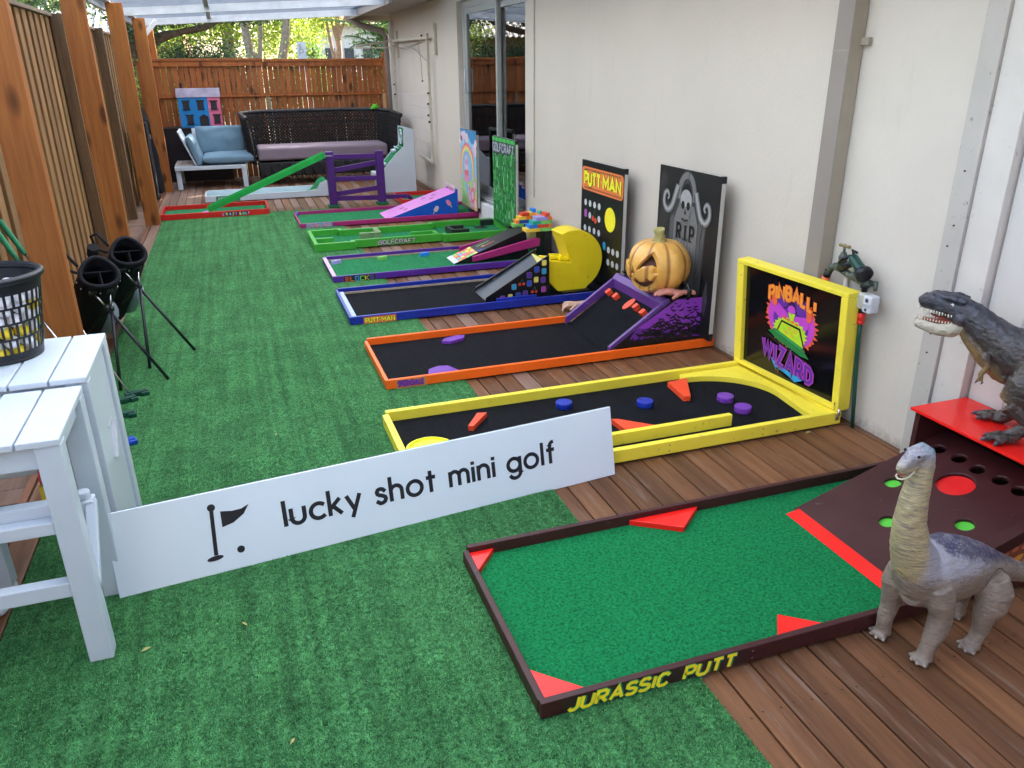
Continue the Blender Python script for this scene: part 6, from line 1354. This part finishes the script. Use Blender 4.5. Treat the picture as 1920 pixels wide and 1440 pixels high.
# ================================================================ FAKE HANDS AND SHACKLES
FL=paint('latex_flesh',(.52,.21,.16),.45,.18,24,.5,160); FL2=paint('latex_pale_flesh',(.55,.34,.25),.5,.18,30,.8,120)
def hand(nm,lab,wrist,dirv,upv,s,mat,curl=.25,extra=None,arm=.08):
    t=thing(nm,lab,'prop hand',tuple(wrist)); f=V(dirv).normalized(); u=V(upv); u=(u-f*u.dot(f)).normalized(); r=f.cross(u)
    def Q(a_,b_,c_): return V(wrist)+f*a_*s+r*b_*s+u*c_*s
    w=MB(); w.tube([Q(-arm,0,0),Q(-.01,0,0),Q(.02,0,0),Q(.05,0,.002),Q(.085,0,.004),Q(.10,0,.002)],[.030*s,.027*s,.030*s,.038*s,.041*s,.034*s],18,flat=(tuple(u),.48))
    for i,(b_,L) in enumerate(((-.030,.070),(-.010,.080),(.011,.075),(.030,.058))):
        cv=curl*(1+.25*i); P=[Q(.075,b_*.85,.002),Q(.098,b_,.006)]; an=0
        p_=P[-1]
        for sgl in (.42,.32,.26): an+=cv; p_=p_+(f*math.cos(an)-u*math.sin(an)+r*b_*1.2)*L*sgl*s; P.append(p_)
        w.tube(P,[.0105*s,.0105*s,.0095*s,.0085*s,.0065*s],12)
    w.tube([Q(.015,-.025,0),Q(.045,-.045,-.004),Q(.068,-.058,-.012),Q(.085,-.062,-.020)],[.015*s,.0125*s,.0105*s,.0075*s],12)
    organic(w,'hand_skin',mat,t,.0022,2,lambda co:.0008*noise.noise(V(co)*120))
    return t
hand('fake_hand','pink rubber prop hand reaching over the purple ramp edge beside the pumpkin',(2.320,3.775,.348),(-1,.06,.08),(-.1,0,1),.98,FL,.13)
hand('fake_hand','pale wrinkled rubber prop hand poking out on the deck beyond the orange lane',(2.10,4.73,.045),(-1,.1,-.05),(0,-.2,1),.85,FL2,.55,arm=.12)
def shackle(c,lab,loc,chain):
    t=thing('shackle',lab,'shackle',loc,'black prop shackles and chains'); c=V(c); w=MB()
    w.tube([c+V((.0,.045*math.cos(k*.35),.045*math.sin(k*.35))) for k in range(19)],.013,10,cap=False); w.build('cuff',paint('glossy_black_prop',(.012,.014,.018),.15,.3,30,.6,70),t)
    w=MB()
    for i in range(len(chain)-1):
        a_,b_=V(chain[i]),V(chain[i+1]); n_=max(2,int((b_-a_).length/.026))
        for k in range(n_):
            q=a_+(b_-a_)*(k+.5)/n_; d=(b_-a_).normalized(); sd2=d.cross(V((0,0,1)) if k%2 else V((0,1,.3))).normalized()
            w.tube([q+d*.018*math.cos(j*.7)+sd2*.010*math.sin(j*.7) for j in range(10)],.0045,6,cap=False)
    w.build('chain',MATS['glossy_black_prop'],t)
shackle((2.355,3.79,.348),'glossy black shackle around the wrist of the pink rubber hand',(2.345,3.82,.30),[(2.345,3.82,.305),(2.38,3.80,.31),(2.42,3.82,.306)])
shackle((2.30,4.36,.335),'glossy black shackle at the far top corner of the purple edged ramp',(2.30,4.36,.30),[(2.30,4.32,.31),(2.26,4.22,.34),(2.26,4.10,.315),(2.32,4.36,.31),(2.25,4.38,.335)])
# ================================================================ SEATING AT THE FAR END
# white metal corner seat with blue cushions
BLC=paint('blue_cushion',(.135,.225,.30),.85,.08,5,.4,300)
st=thing('garden_armchair','white metal seat with dusty blue cushions at the far left','outdoor seat',(-.25,12.4,0))
def bar(nm,a_,b_,w_,h_,par=st,mt=WHITE): 
    w=MB(); w.beam(a_,b_,w_,h_); return w.build(nm,mt,par,bevel=.004)
for (x,y) in ((-.745,12.06),(.13,12.03),(-.745,12.78),(.13,12.78)):
    w=MB(); w.box(x-.032,x+.032,y-.03,y+.03,.0015,.258); w.build('leg',WHITE,st,bevel=.004)
w=MB(); w.box(-.78,.165,11.99,12.07,.259,.31); w.box(-.78,.165,12.76,12.84,.259,.31); w.box(-.78,-.70,12.071,12.759,.259,.31); w.box(.09,.165,12.071,12.759,.259,.31); w.box(-.70,.09,12.08,12.75,.285,.305); w.build('frame',WHITE,st,bevel=.004)
w=MB()
for k in range(3): w.box(-.778+.0+k*.085,-.70+k*.085,12.08,12.75,.3105,.325)
w.build('side_table_slat',paint('weathered_white',(.50,.47,.45),.6,wear=.8,wearcol=(.4,.28,.2)),st,bevel=.002)
w=MB(); w.obox((-.585,12.40,.545),(.012,0,-.004),(0,.36,0),(-.085,0,.225)); w.build('side_back',WHITE,st,bevel=.004)
w=MB(); w.obox((-.16,12.80,.53),(.36,0,0),(0,.012,0),(0,.04,.235)); w.build('seat_back',WHITE,st,bevel=.004)
def cushion(nm,c,a_,b_,d_,par,mt,puff=.35,wr=.01):
    """pillow: superellipsoid with seams and light creases"""
    c,a_,b_,d_=V(c),V(a_),V(b_),V(d_); w=MB(); n=22
    vs=[]; fs=[]
    def pt(u,v_,s):
        e=(max(0,1-abs(u)**5))**.45*(max(0,1-abs(v_)**5))**.45
        q=c+a_*u+b_*v_+d_*s*(.28+.72*e*(1-.12*(u*u+v_*v_))); q+=d_.normalized()*wr*noise.noise(q*9)*e+ d_.normalized()*wr*.7*noise.noise(V((q.x*30,q.y*14,q.z*18)))*e
        return tuple(q)
    for s in (-1,1):
        o=len(vs)
        for i in range(n+1):
            for j in range(n+1): 
                u=math.sin((i/n*2-1)*math.pi/2); v2=math.sin((j/n*2-1)*math.pi/2); vs.append(pt(u,v2,s))
        for i in range(n):
            for j in range(n):
                q=(o+i*(n+1)+j,o+(i+1)*(n+1)+j,o+(i+1)*(n+1)+j+1,o+i*(n+1)+j+1); fs.append(q if s>0 else q[::-1])
    N=(n+1)**2
    edge=[i*(n+1) for i in range(n+1)]+[n*(n+1)+j for j in range(1,n+1)]+[i*(n+1)+n for i in range(n-1,-1,-1)]+[j for j in range(n-1,0,-1)]
    for k in range(len(edge)): p_,q_=edge[k],edge[(k+1)%len(edge)]; fs.append((p_,q_,N+q_,N+p_))
    w.add(vs,fs,0,True); return w.build(nm,mt,par)
cushion('seat_cushion',(-.05,12.37,.385),(.35,0,0),(0,.37,0),(0,0,.072),st,BLC,wr=.012)
cushion('back_cushion',(-.14,12.68,.60),(.325,0,0),(0,.05,.19),(0,-.078,.02),st,BLC,wr=.02)
cushion('back_cushion',(-.50,12.36,.51),(-.055,0,.185),(0,.34,0),(.065,0,.02),st,BLC,wr=.02)
# black wicker sofa, bowed plan
WK=paint('black_wicker',(.013,.013,.015),.42,.25,20,.4,90)
sf_=thing('wicker_sofa','long black woven wicker sofa with a mauve cushion at the far fence','sofa',(1.3,12.4,0))
def spath(u):   # u 0..1 left front -> back -> right front
    P=[(.30,12.0),(.23,12.35),(.28,12.68),(.55,12.84),(1.2,12.88),(1.8,12.84),(2.12,12.72),(2.30,12.40),(2.33,11.85)]
    L=[0]; 
    for i in range(len(P)-1): L.append(L[-1]+math.dist(P[i],P[i+1]))
    s=u*L[-1]
    for i in range(len(P)-1):
        if s<=L[i+1]+1e-9: f=(s-L[i])/(L[i+1]-L[i]); return (P[i][0]+(P[i+1][0]-P[i][0])*f,P[i][1]+(P[i+1][1]-P[i][1])*f,L[-1])
def stp(u): # top height
    return .965-.05*max(0,u-.75)/.25-.06*max(0,.10-u)/.10
tot=spath(1)[2]; NU=70; NZ=9
w=MB(); wv=MB()
def spt(u,z,off=0):
    x,y,_=spath(min(1,max(0,u))); x2,y2,_=spath(min(1,u+.01)); x1,y1,_=spath(max(0,u-.01)); t_=V((x2-x1,y2-y1,0)).normalized(); n_=V((t_.y,-t_.x,0)); fl=(z-.35)*.10; return V((x,y,z))+n_*(off-fl)
# woven bands: zigzag strands crossing, with open holes between
for k in range(NU):
    u0=k/NU; zt=stp(u0)
    for s in (-1,1):
        pts=[]; J=14
        for j in range(J+1):
            z=.30+(zt-.30)*j/J; u=u0+ (.5/NU)*(1 if (j%2)==(s>0) else -1)*.9
            pts.append(spt(u,z,.008*s*(1 if j%2 else -1)))
        wv.tube(pts,.0175,5)
for j in range(10):
    pts=[spt(i/60,.30+(stp(i/60)-.30)*(j+.5)/10,.004*(1 if i%2 else -1)) for i in range(61)]; wv.tube(pts,.0075,5)
wv.build('woven_back',WK,sf_)
w=MB(); w.tube([spt(i/60,stp(i/60),0) for i in range(61)],.030,10); w.build('top_rail',WK,sf_)
w=MB(); 
w.prism([(.33,12.02,.12),(2.24,11.95,.12),(2.24,12.80,.12),(.36,12.78,.12)],(0,0,.20)); w.build('seat_base',WK,sf_,bevel=.02)
w=MB()
for i in range(14): w.tube([(.34+i*.145,12.018-.0045*i,.10),(.36+i*.145,12.01-.0045*i,.33)],.008,5); w.tube([(.42+i*.14,12.018-.0045*i,.10),(.36+i*.14,12.01-.0045*i,.33)],.008,5)
w.build('front_weave',WK,sf_)
for (x,y) in ((.38,12.06),(2.18,12.0),(.40,12.7),(2.15,12.72)):
    w=MB(); w.tube([(x,y,.0015),(x,y,.125)],.025,8); w.build('leg',WK,sf_)
w=MB(); w.box(.345,2.19,11.97,12.66,.345,.52); cu=w.build('seat_cushion',paint('mauve_cushion',(.215,.165,.205),.85,.06,4,.3,260),sf_,bevel=.035,seg=4)
# rug or mat beneath, doll house on a black cabinet
w=MB(); w.box(-.94,-.02,12.93,13.34,.001,.745); w.box(-.96,.0,12.91,13.355,.746,.765); tag(w.build('black_cabinet',paint('cabinet_black',(.012,.012,.018),.4),bevel=.004),'black cabinet behind the blue cushioned seat carrying the doll house','cabinet')
dh=thing('doll_house','toy town house front painted blue and pink with black windows','doll house',(-.34,12.7,.786))
w=MB(); w.box(-.635,-.228,12.60,12.85,.786,1.20); w.build('blue_wall',CBLU if False else paint('doll_blue',(.008,.20,.52),.45),dh,bevel=.002)
w=MB(); w.box(-.2275,-.055,12.60,12.85,.786,1.20); w.build('pink_wall',paint('doll_pink',(.70,.14,.27),.45),dh,bevel=.002)
w=MB(); w.prism([(-.65,12.585,1.202),(-.65,12.86,1.202),(-.65,12.74,1.325),(-.65,12.66,1.325)],(.61,0,0)); w.build('roof',paint('doll_roof',(.25,.22,.30),.35,.35,6),dh,bevel=.003)
w=MB(); w.box(-.585,-.55,12.70,12.74,1.326,1.375); w.box(-.59,-.545,12.695,12.745,1.376,1.384); w.tube([(-.567,12.72,1.384),(-.567,12.72,1.40)],.012,8); w.build('chimney',paint('doll_dark',(.015,.013,.018),.5),dh)
DKD=MATS['doll_dark']; PAN=paint('doll_pane',(.03,.035,.05),.2)
def dwin(x,z,wd,ht):
    w=MB(); w.box(x-wd/2,x+wd/2,12.592,12.5995,z,z+ht); w.box(x-wd/2-.016,x+wd/2+.016,12.585,12.5995,z+ht+.0005,z+ht+.018); w.box(x-wd/2-.012,x+wd/2+.012,12.582,12.5995,z-.012,z-.0005); a_=w.build('window',DKD,dh,bevel=.001)
    w=MB(); 
    for i in range(2):
        for j in range(3): w.box(x-wd/2+.012+i*(wd-.02)/2,x-wd/2+.006+(i+1)*(wd-.02)/2,12.5905,12.5915,z+.012+j*(ht-.02)/3,z+.006+(j+1)*(ht-.02)/3)
    w.build('pane',PAN,a_)
for (x,z) in ((-.53,1.04),(-.33,1.04),(-.145,1.035),(-.50,.84),(-.125,.84)): dwin(x,z,.085,.105)
w=MB(); w.prism([(-.37,12.60,.80),(-.245,12.60,.80),(-.245,12.60,.93),(-.3075,12.60,.965),(-.37,12.60,.93)],(0,-.012,0)); w.build('door',DKD,dh,bevel=.001)
w=MB()
for k in range(7): w.obox((-.215+.006*math.sin(k*1.7),12.5985,.87+k*.032),(.008,0,0),(0,.0012,0),(0,0,.007+.002*(k%2)))
w.build('vertical_lettering',paint('doll_letter',(.55,.40,.30),.5),dh)
dh.location=V(dh.location)+V((-.02,.42,-.021))
# black covered barbecue behind posts
w=MB(); w.tube([(-1.05,11.95,.0),(-1.06,11.95,.5),(-1.08,11.98,.85),(-1.10,12.1,1.05)],[.24,.23,.20,.10],18,flat=((1,0,0),.55)); w.box(-1.17,-.98,11.2,11.5,.0,.95)
bq=thing('covered_barbecue','black fabric covered barbecue standing behind the far left posts','barbecue',(-1.06,11.9,0)); organic(w,'cover',BLACKF,bq,.02,6,lambda co:.012*noise.noise(V(co)*6))
w=MB(); w.beam((-1.13,11.2,1.02),(-.93,12.2,.55),.02,.05); w.beam((-1.16,11.1,1.0),(-1.02,11.5,.86),.02,.04); w.build('steel_handle',paint('dull_steel',(.35,.36,.38),.35,.1,10,.1,60,.7),bq,bevel=.002)
# lime frog toy on the sofa corner
w=MB(); w.ball((2.17,12.72,1.0),.045,14,sc_=(1.2,1,.8)); w.ball((2.14,12.70,1.035),.016,10); w.ball((2.19,12.70,1.035),.016,10); w.tube([(2.13,12.70,.99),(2.09,12.68,.975)],[.018,.01],8)
fg=thing('lime_toy','small lime green toy perched on the right corner of the sofa','toy',(2.17,12.72,.96)); organic(w,'toy_body',paint('lime_plush',(.12,.62,.04),.7),fg,.006,3)
# leaf bits on the turf and deck
LFM=flat('dry_leaf',(.32,.30,.09)); 
for (x,y,rot,s) in ((-.42,2.03,.4,.016),(.02,3.37,1.2,.012),(-.15,2.05,2.2,.014),(-.05,1.55,.9,.012),(2.28,2.56,.3,.02)):
    w=MB(); c_,s_=math.cos(rot),math.sin(rot); w.add([(x-c_*s,y-s_*s,.016),(x+s_*s*.35,y-c_*s*.35,.018),(x+c_*s,y+s_*s,.017),(x-s_*s*.35,y+c_*s*.35,.02)],[(0,1,2,3)]); o=w.build('fallen_leaf',LFM)
    tag(o,{-.42:'yellow dry leaf beside the near stool leg',.02:'tiny dry leaf on the turf left of the yellow lane',-.15:'dry leaf on the turf below the flag on the sign',-.05:'small dry leaf on the turf at the left of the maroon lane',2.28:'dry leaf on the deck near the latch corner of the yellow lane'}[x],'leaf','dry leaves')
# ================================================================ BEYOND THE FENCE
def leafmat(name,c1,c2,c3):
    m,t,p=base(name); geo=nd(t,'ShaderNodeNewGeometry'); c=ramp(t,geo.outputs['Random Per Island'],[(0,c1),(.6,c2),(1,c3)]); t.nodes.remove(p)
    df=nd(t,'ShaderNodeBsdfDiffuse'); tl=nd(t,'ShaderNodeBsdfTranslucent'); gl=nd(t,'ShaderNodeBsdfGlossy'); gl.inputs['Roughness'].default_value=.4
    t.links.new(c,df.inputs[0]); t.links.new(c,tl.inputs[0]); mx=nd(t,'ShaderNodeMixShader'); mx.inputs[0].default_value=.45; t.links.new(df.outputs[0],mx.inputs[1]); t.links.new(tl.outputs[0],mx.inputs[2])
    m2=nd(t,'ShaderNodeMixShader'); m2.inputs[0].default_value=.06; t.links.new(mx.outputs[0],m2.inputs[1]); t.links.new(gl.outputs[0],m2.inputs[2]); t.links.new(m2.outputs[0],t.nodes['Material Output'].inputs[0]); return m
LM1=leafmat('leaf_yellow_green',(.12,.22,.015),(.36,.46,.05),(.70,.70,.14)); LM2=leafmat('leaf_dark',(.025,.055,.02),(.06,.12,.04),(.25,.33,.16)); LM3=leafmat('leaf_mid',(.04,.11,.018),(.13,.26,.04),(.38,.50,.13)); LM4=leafmat('leaf_conifer',(.015,.04,.012),(.04,.085,.02),(.12,.17,.04))
BARK=paint('pale_bark',(.33,.25,.19),.85,.35,14,.9,30); BARKD=paint('dark_bark',(.13,.085,.055),.9,.3,14,.9,30)
def leaves(name,mat,parent,clumps,n,size,seedv,asp=.5):
    rng=np.random.default_rng(seedv); cl=np.array(clumps,dtype=float); wts=(cl[:,3]*cl[:,4]*cl[:,5]); idx=rng.choice(len(cl),n,p=wts/wts.sum())
    d=rng.normal(size=(n,3)); d/=np.linalg.norm(d,axis=1)[:,None]; r=rng.uniform(.25,1,n)**.5; c=cl[idx,:3]+d*r[:,None]*cl[idx,3:6]*(1+.25*rng.normal(size=(n,1)))
    a=rng.normal(size=(n,3)); a/=np.linalg.norm(a,axis=1)[:,None]; b=rng.normal(size=(n,3)); b-=a*(a*b).sum(1)[:,None]; b/=np.linalg.norm(b,axis=1)[:,None]
    s=size*rng.uniform(.6,1.3,n)[:,None]; v=np.empty((n,4,3)); v[:,0]=c-a*s; v[:,1]=c-b*s*asp; v[:,2]=c+a*s; v[:,3]=c+b*s*asp
    me=bpy.data.meshes.new(name); me.vertices.add(n*4); me.vertices.foreach_set('co',v.reshape(-1)); me.loops.add(n*4); me.loops.foreach_set('vertex_index',np.arange(n*4,dtype=np.int32)); me.polygons.add(n); me.polygons.foreach_set('loop_start',np.arange(0,n*4,4,dtype=np.int32)); me.polygons.foreach_set('loop_total',np.full(n,4,dtype=np.int32)); me.update(calc_edges=True); me.materials.append(mat)
    o=bpy.data.objects.new(name,me); sc.collection.objects.link(o); o.parent=parent; o.matrix_parent_inverse=parent_world(parent).inverted(); return o
def tree(nm,lab,loc,trunks,clumps,mat,n,size,seedv,bark=BARK,cat='tree'):
    t=thing(nm,lab,cat,loc,'trees and shrubs beyond the rear fence')
    w=MB()
    for pts,rad in trunks: w.tube(pts,rad,12)
    organic(w,'trunk',bark,t,.03,2,lambda co:.02*noise.noise(V((co[0]*5,co[1]*5,co[2]*2)))) if trunks else None
    leaves('crown',mat,t,clumps,n,size,seedv); return t
# pixel (1920 wide) helpers worked out beforehand: x = y*(px-414)/1370 approx at the horizon
def bx_(px,y): return y*(px-414)/1372.+.0
def cl_(px,z,y,rx,rz,ry=1.0): return (bx_(px,y),y,z,rx,ry,rz)
# twin pale trunks (paperbark) y=19
y=19
tree('paperbark_tree','tree with two thick pale trunks in the middle beyond the fence',(bx_(470,y),y,-.14),
 [([(bx_(470,y),y,-.2),(bx_(462,y),y,1.6),(bx_(455,y),y,3.0),(bx_(448,y),y,5.0)],[.12,.095,.085,.07]),
  ([(bx_(466,y),y,.6),(bx_(472,y),y,1.6),(bx_(486,y),y,2.9),(bx_(500,y),y,5)],[.07,.05,.045,.04]),
  ([(bx_(492,y),y,-.2),(bx_(503,y),y,1.5),(bx_(516,y),y,2.2),(bx_(524,y),y,3.2),(bx_(530,y),y,5.2)],[.12,.11,.095,.085,.07])],
 [(bx_(440,y),y,5.0,2.6,2,1.2),(bx_(540,y),y,5.3,2.4,2,1.2),(bx_(500,y),y+1.5,4.3,2.0,1.5,.9)],LM1,9000,.07,1)
y=16
tree('overhanging_conifer','dark conifer with a brown bough hanging over the fence at the left',(bx_(330,y),y,-.14),
 [([(bx_(280,y),y,-.2),(bx_(285,y),y,2.0),(bx_(300,y),y,3.2)],[.2,.17,.12]),([(bx_(285,y),y,1.9),(bx_(345,y),y,2.12),(bx_(400,y),y,2.25),(bx_(440,y),y,2.45)],[.10,.07,.055,.03]),([(bx_(370,y),y,2.2),(bx_(330,y),y,2.0),(bx_(312,y),y,1.8)],[.05,.04,.02])],
 [cl_(330,2.55,y,.9,.35),cl_(390,2.7,y,.9,.35),cl_(440,2.75,y+.5,.8,.35),cl_(310,2.15,y,.35,.3),cl_(470,2.6,y+1,.7,.3)],LM4,15000,.032,2,BARKD)
tree('yellow_green_tree','bright yellow green tree behind the pale trunks',(bx_(430,24),24,-.14),[([(bx_(430,24),24,-.2),(bx_(430,24),24,4)],[.2,.12])],
 [cl_(400,2.9,24,1.3,.8,1.2),cl_(470,2.8,24,1.4,.9,1.2),cl_(520,2.7,24,1.0,.8,1.2),cl_(340,2.6,24,1.2,.7,1.2),cl_(500,1.9,23,.7,.5),cl_(440,3.7,24,2,.7,1.2),cl_(570,3.5,25,1.2,.7,1)],LM1,14000,.06,3)
tree('clipped_hedge','dense dark green hedge showing just above the fence at the left',(bx_(390,16.5),16.5,-.14),[],
 [cl_(375,1.45,16.5,.55,.62,.5),cl_(420,1.45,16.5,.50,.62,.5),cl_(345,1.4,16.5,.4,.62,.5),cl_(400,1.2,16.5,.9,.5,.6)],LM2,26000,.026,4,cat='hedge')
tree('pale_shrub','pale leaved shrub at the far left corner above the fence',(bx_(320,15.5),15.5,-.14),[],[cl_(315,1.35,15.5,.28,.50,.4),cl_(335,1.25,15.5,.25,.45,.4)],LM1,4500,.024,5,cat='shrub')
tree('round_shrub','small sunlit shrub beneath the leaning pale trunk',(bx_(515,17.5),17.5,-.14),[],[cl_(512,1.3,17.5,.35,.45,.4),cl_(525,1.2,17.5,.35,.4,.4),cl_(500,1.05,17.5,.3,.4,.4)],LM3,5000,.028,6,cat='shrub')
y=20
tree('bare_forked_tree','slim forked pinkish trunk with thin pale foliage right of the street sign',(bx_(590,y),y,-.14),
 [([(bx_(592,y),y,-.2),(bx_(590,y),y,1.5),(bx_(583,y),y,2.3),(bx_(574,y),y,3.4)],[.08,.06,.045,.03]),([(bx_(591,y),y,1.0),(bx_(597,y),y,1.9),(bx_(600,y),y,3.6)],[.08,.065,.045]),([(bx_(598,y),y,1.8),(bx_(590,y),y,2.4),(bx_(585,y),y,3.2)],[.035,.03,.02]),([(bx_(599,y),y,2.2),(bx_(612,y),y,2.7)],[.05,.03])],
 [cl_(560,3.1,y,.9,.4),cl_(600,3.2,y,.9,.45),cl_(640,3.2,y,.7,.4),cl_(555,2.5,y+.5,.55,.5),cl_(575,2.75,y,.4,.35)],LM1,7500,.035,7,paint('pink_bark',(.42,.26,.19),.8,.3,14,.8,30))
tree('weeping_conifer','narrow dark green tree beyond the street sign',(bx_(555,23),23,-.14),[([(bx_(555,23),23,-.2),(bx_(555,23),23,2)],[.1,.06])],[cl_(553,1.7,23,.30,.9,.4),cl_(562,1.3,23,.3,.6,.4)],LM3,5500,.03,8,BARKD)
# palm at the right
pt_=thing('palm_tree','bushy palm with arching fronds at the right end of the rear fence','palm',(bx_(680,15.3),15.3,-.14),'trees and shrubs beyond the rear fence'); y=15.3
w=MB(); w.tube([(bx_(690,y),y,-.2),(bx_(688,y),y,1.5)],[.16,.14],12); w.build('trunk',BARKD,pt_)
rr_=random.Random(8)
def frond(base_,az,el,L,droop,mb,n=22):
    p_=V(base_); d=V((math.cos(az)*math.cos(el),math.sin(az)*math.cos(el),math.sin(el))); pts=[]
    for i in range(n): pts.append(p_.copy()); p_=p_+d*L/n; d=(d+V((0,0,-droop/n))).normalized()
    for i in range(2,n-1):
        d2=(pts[i+1]-pts[i]).normalized(); sd2=d2.cross(V((0,0,1)))
        if sd2.length<.05: sd2=V((1,0,0))
        sd2.normalize(); ll=.34*L*math.sin(math.pi*(i+1)/(n+1))**.6*.75+.05
        for s in (-1,1):
            e=pts[i]+(sd2*s+d2*.75+V((0,0,-.18))).normalized()*ll; wdt=d2*.012*L
            mb.add([pts[i]-wdt,pts[i]+wdt,e+wdt*.2,e-wdt*.2],[(0,1,2,3)],0)
    mb.tube(pts,[.012]*(n-1)+[.003],5,0)
w=MB()
for k in range(34): frond((bx_(688,y)+rr_.uniform(-.1,.1),y+rr_.uniform(-.1,.1),1.25+rr_.random()*.9),k*2.399,R_(rr_.uniform(15,80)),rr_.uniform(.9,1.45),rr_.uniform(.8,1.7),w)
w.build('fronds',LM3,pt_)
tree('broadleaf_shrub','dense mid green shrub under the palm at the right',(bx_(700,14.6),14.6,-.14),[],[cl_(690,1.35,14.6,.45,.55,.4),cl_(712,1.6,14.8,.4,.7,.4),cl_(665,1.25,14.8,.4,.42,.4),(3.3,15.0,2.0,.9,.7,1.0),(2.9,14.9,1.0,.8,.6,.7)],LM3,14000,.032,9,cat='shrub')
# taller trees at the right, added to block the sun from the courtyard
for i,(x,y,z,s) in enumerate(((7.5,18.5,4.2,2.6),(11.5,21.5,5.2,3.0),(4.6,17.6,3.8,1.5))):
    tree('sun_block_tree',['tall leafy tree added behind the house corner to block the sun','tallest leafy tree added farther behind the house to block the sun','smaller leafy tree added close to the palm to block the sun'][i],(x,y,-.14),[([(x,y,-.2),(x,y,z)],[.22,.12])],[(x,y,z,s,s,s*.8),(x-s*.5,y-.5,z+.8,s*.7,s*.7,s*.6),(x+s*.6,y+.4,z-.6,s*.7,s*.7,s*.6)],LM3,9000,.11,20+i,BARKD)
# hedge and overhanging greenery behind the side fence
tree('side_conifer','dark green overhanging conifer behind the left paling fence',(-3.2,11,-.14),[([(-3.3,11,-.2),(-3.2,11,2.2),(-2.2,10.6,2.45)],[.2,.14,.06]),([(-3.0,14,-.2),(-2.9,13.9,2.5),(-1.9,13.2,2.4)],[.18,.12,.05])],
 [(-2.2,9.4,2.55,.8,1.2,.35),(-2.5,11.3,2.5,.9,1.2,.4),(-2.6,7.2,2.7,.9,1.2,.4),(-2.4,13.3,2.5,.9,1.2,.5),(-3.6,9,3.2,1.2,2.5,.7),(-3.6,12.5,3.2,1.2,2.5,.7),(-2.0,8.3,2.35,.4,.6,.2)],LM4,42000,.034,10,BARKD)
tree('side_shrub','pale sunlit shrub behind the left paling fence',(-3.6,15.4,-.14),[],[(-2.6,8.0,2.9,.8,1.0,.35),(-3.2,15.4,2.0,.7,.8,.7),(-3.3,6.2,3.1,1.0,1.0,.5)],LM1,9000,.04,11,cat='shrub')
# street sign
sgn=thing('street_sign','white rectangular street sign on a grey pole beyond the rear fence','street sign',(bx_(538,17),17,-.14)); y=17
w=MB(); w.cyl((bx_(538.5,y),y,-.14),(bx_(538.5,y),y,2.02),.028,10); w.build('pole',paint('sign_pole',(.45,.46,.47),.5),sgn)
w=MB(); w.box(bx_(531,y),bx_(545,y),y-.034,y-.030,1.49,2.04); w.build('sign_plate',paint('sign_white',(.75,.75,.74),.4),sgn)
fr=FR((bx_(531,y),y-.0342,1.49),(1,0,0),(0,0,1)); a=MB(); 
for (z0,z1) in ((.44,.50),(.30,.42),(.10,.20)): text(a,fr,'P' if z1==.42 else ('S' if z1==.50 else 'L'),.05,z0,z1-z0,.012,0,.001)
a.build('sign_marks',[flat('sign_grey',(.25,.27,.25))],sgn)
# pale building and parked car glimpsed in the street
pb_=thing('pale_building','pale rendered building glimpsed between the tree trunks across the street','building',(bx_(600,34),34,-.14))
w=MB(); w.box(bx_(560,34),bx_(700,34),34,40,-.14,3.2); w.build('wall',paint('far_wall',(.62,.60,.56),.8),pb_)
w=MB()
for k in range(4): w.box(bx_(575+k*30,34),bx_(590+k*30,34),33.95,33.999,1.2,2.3)
w.build('window',paint('far_window',(.05,.06,.08),.2),pb_); w=MB(); w.prism([(bx_(552,34),33.5,3.2),(bx_(708,34),33.5,3.2),(bx_(690,34),37,4.5),(bx_(575,34),37,4.5)],(0,0,.1)); w.build('roof',roofm,pb_)
pc=thing('parked_car','dark parked car glimpsed in the street behind the slim trunk','car',(bx_(578,28),28,-.14)); y=28; x0=bx_(560,y)
w=MB(); w.prism([(x0,y,.25),(x0+1.9,y,.25),(x0+1.9,y,.85),(x0+1.6,y,1.0),(x0+1.25,y,1.52),(x0+.25,y,1.55),(x0,y,1.0)],(0,1.7,0)); w.build('body',paint('car_grey',(.12,.12,.13),.3),pc,bevel=.06)
w=MB(); w.prism([(x0+.3,y-.005,1.03),(x0+1.45,y-.005,1.03),(x0+1.2,y-.005,1.42),(x0+.35,y-.005,1.44)],(0,-.01,0)); w.build('side_window',paint('car_glass',(.02,.025,.03),.1),pc)
for x in (x0+.35,x0+1.5): w=MB(); w.tube([(x,y-.03,.18),(x,y+.2,.18)],.32,20); w.build('wheel',BLACK,pc)
# neighbour's house with a tiled roof, mirrored in the glass door
nh=thing('neighbour_house','brick neighbour house with a pale tiled roof seen reflected in the glass door','house',(-1,24,-.14))
w=MB(); w.box(-6.5,-.9,26,32,-.14,2.5); w.build('wall',paint('brick_wall',(.28,.12,.07),.85,.15,30,.5,40),nh)
w=MB(); xs=[-7.0+.0+.2*i for i in range(34)]
for i,x in enumerate(xs[:-1]): w.add([(x,25.4,2.4),(x+.1,25.4,2.46),(x+.1,29,4.3),(x,29,4.24)],[(0,1,2,3)]); w.add([(x+.1,25.4,2.46),(x+.2,25.4,2.4),(x+.2,29,4.24),(x+.1,29,4.3)],[(0,1,2,3)])
w.build('roof',paint('pale_tiles',(.50,.44,.38),.8,.2,8),nh)
w=MB(); w.box(-2.2,-1.3,25.95,25.999,.9,2.0); w.box(-4.4,-3.4,25.95,25.999,.9,2.0); w.build('window',MATS['far_window'],nh)

# unseen fence added behind the camera to cut low sky light
w=MB(); w.box(-1.45,2.55,-2.1,-2.0,-.13,2.3); tag(w.build('light_block_fence',W_PAL),'unseen plain timber fence added behind the camera to cut low light','fence')
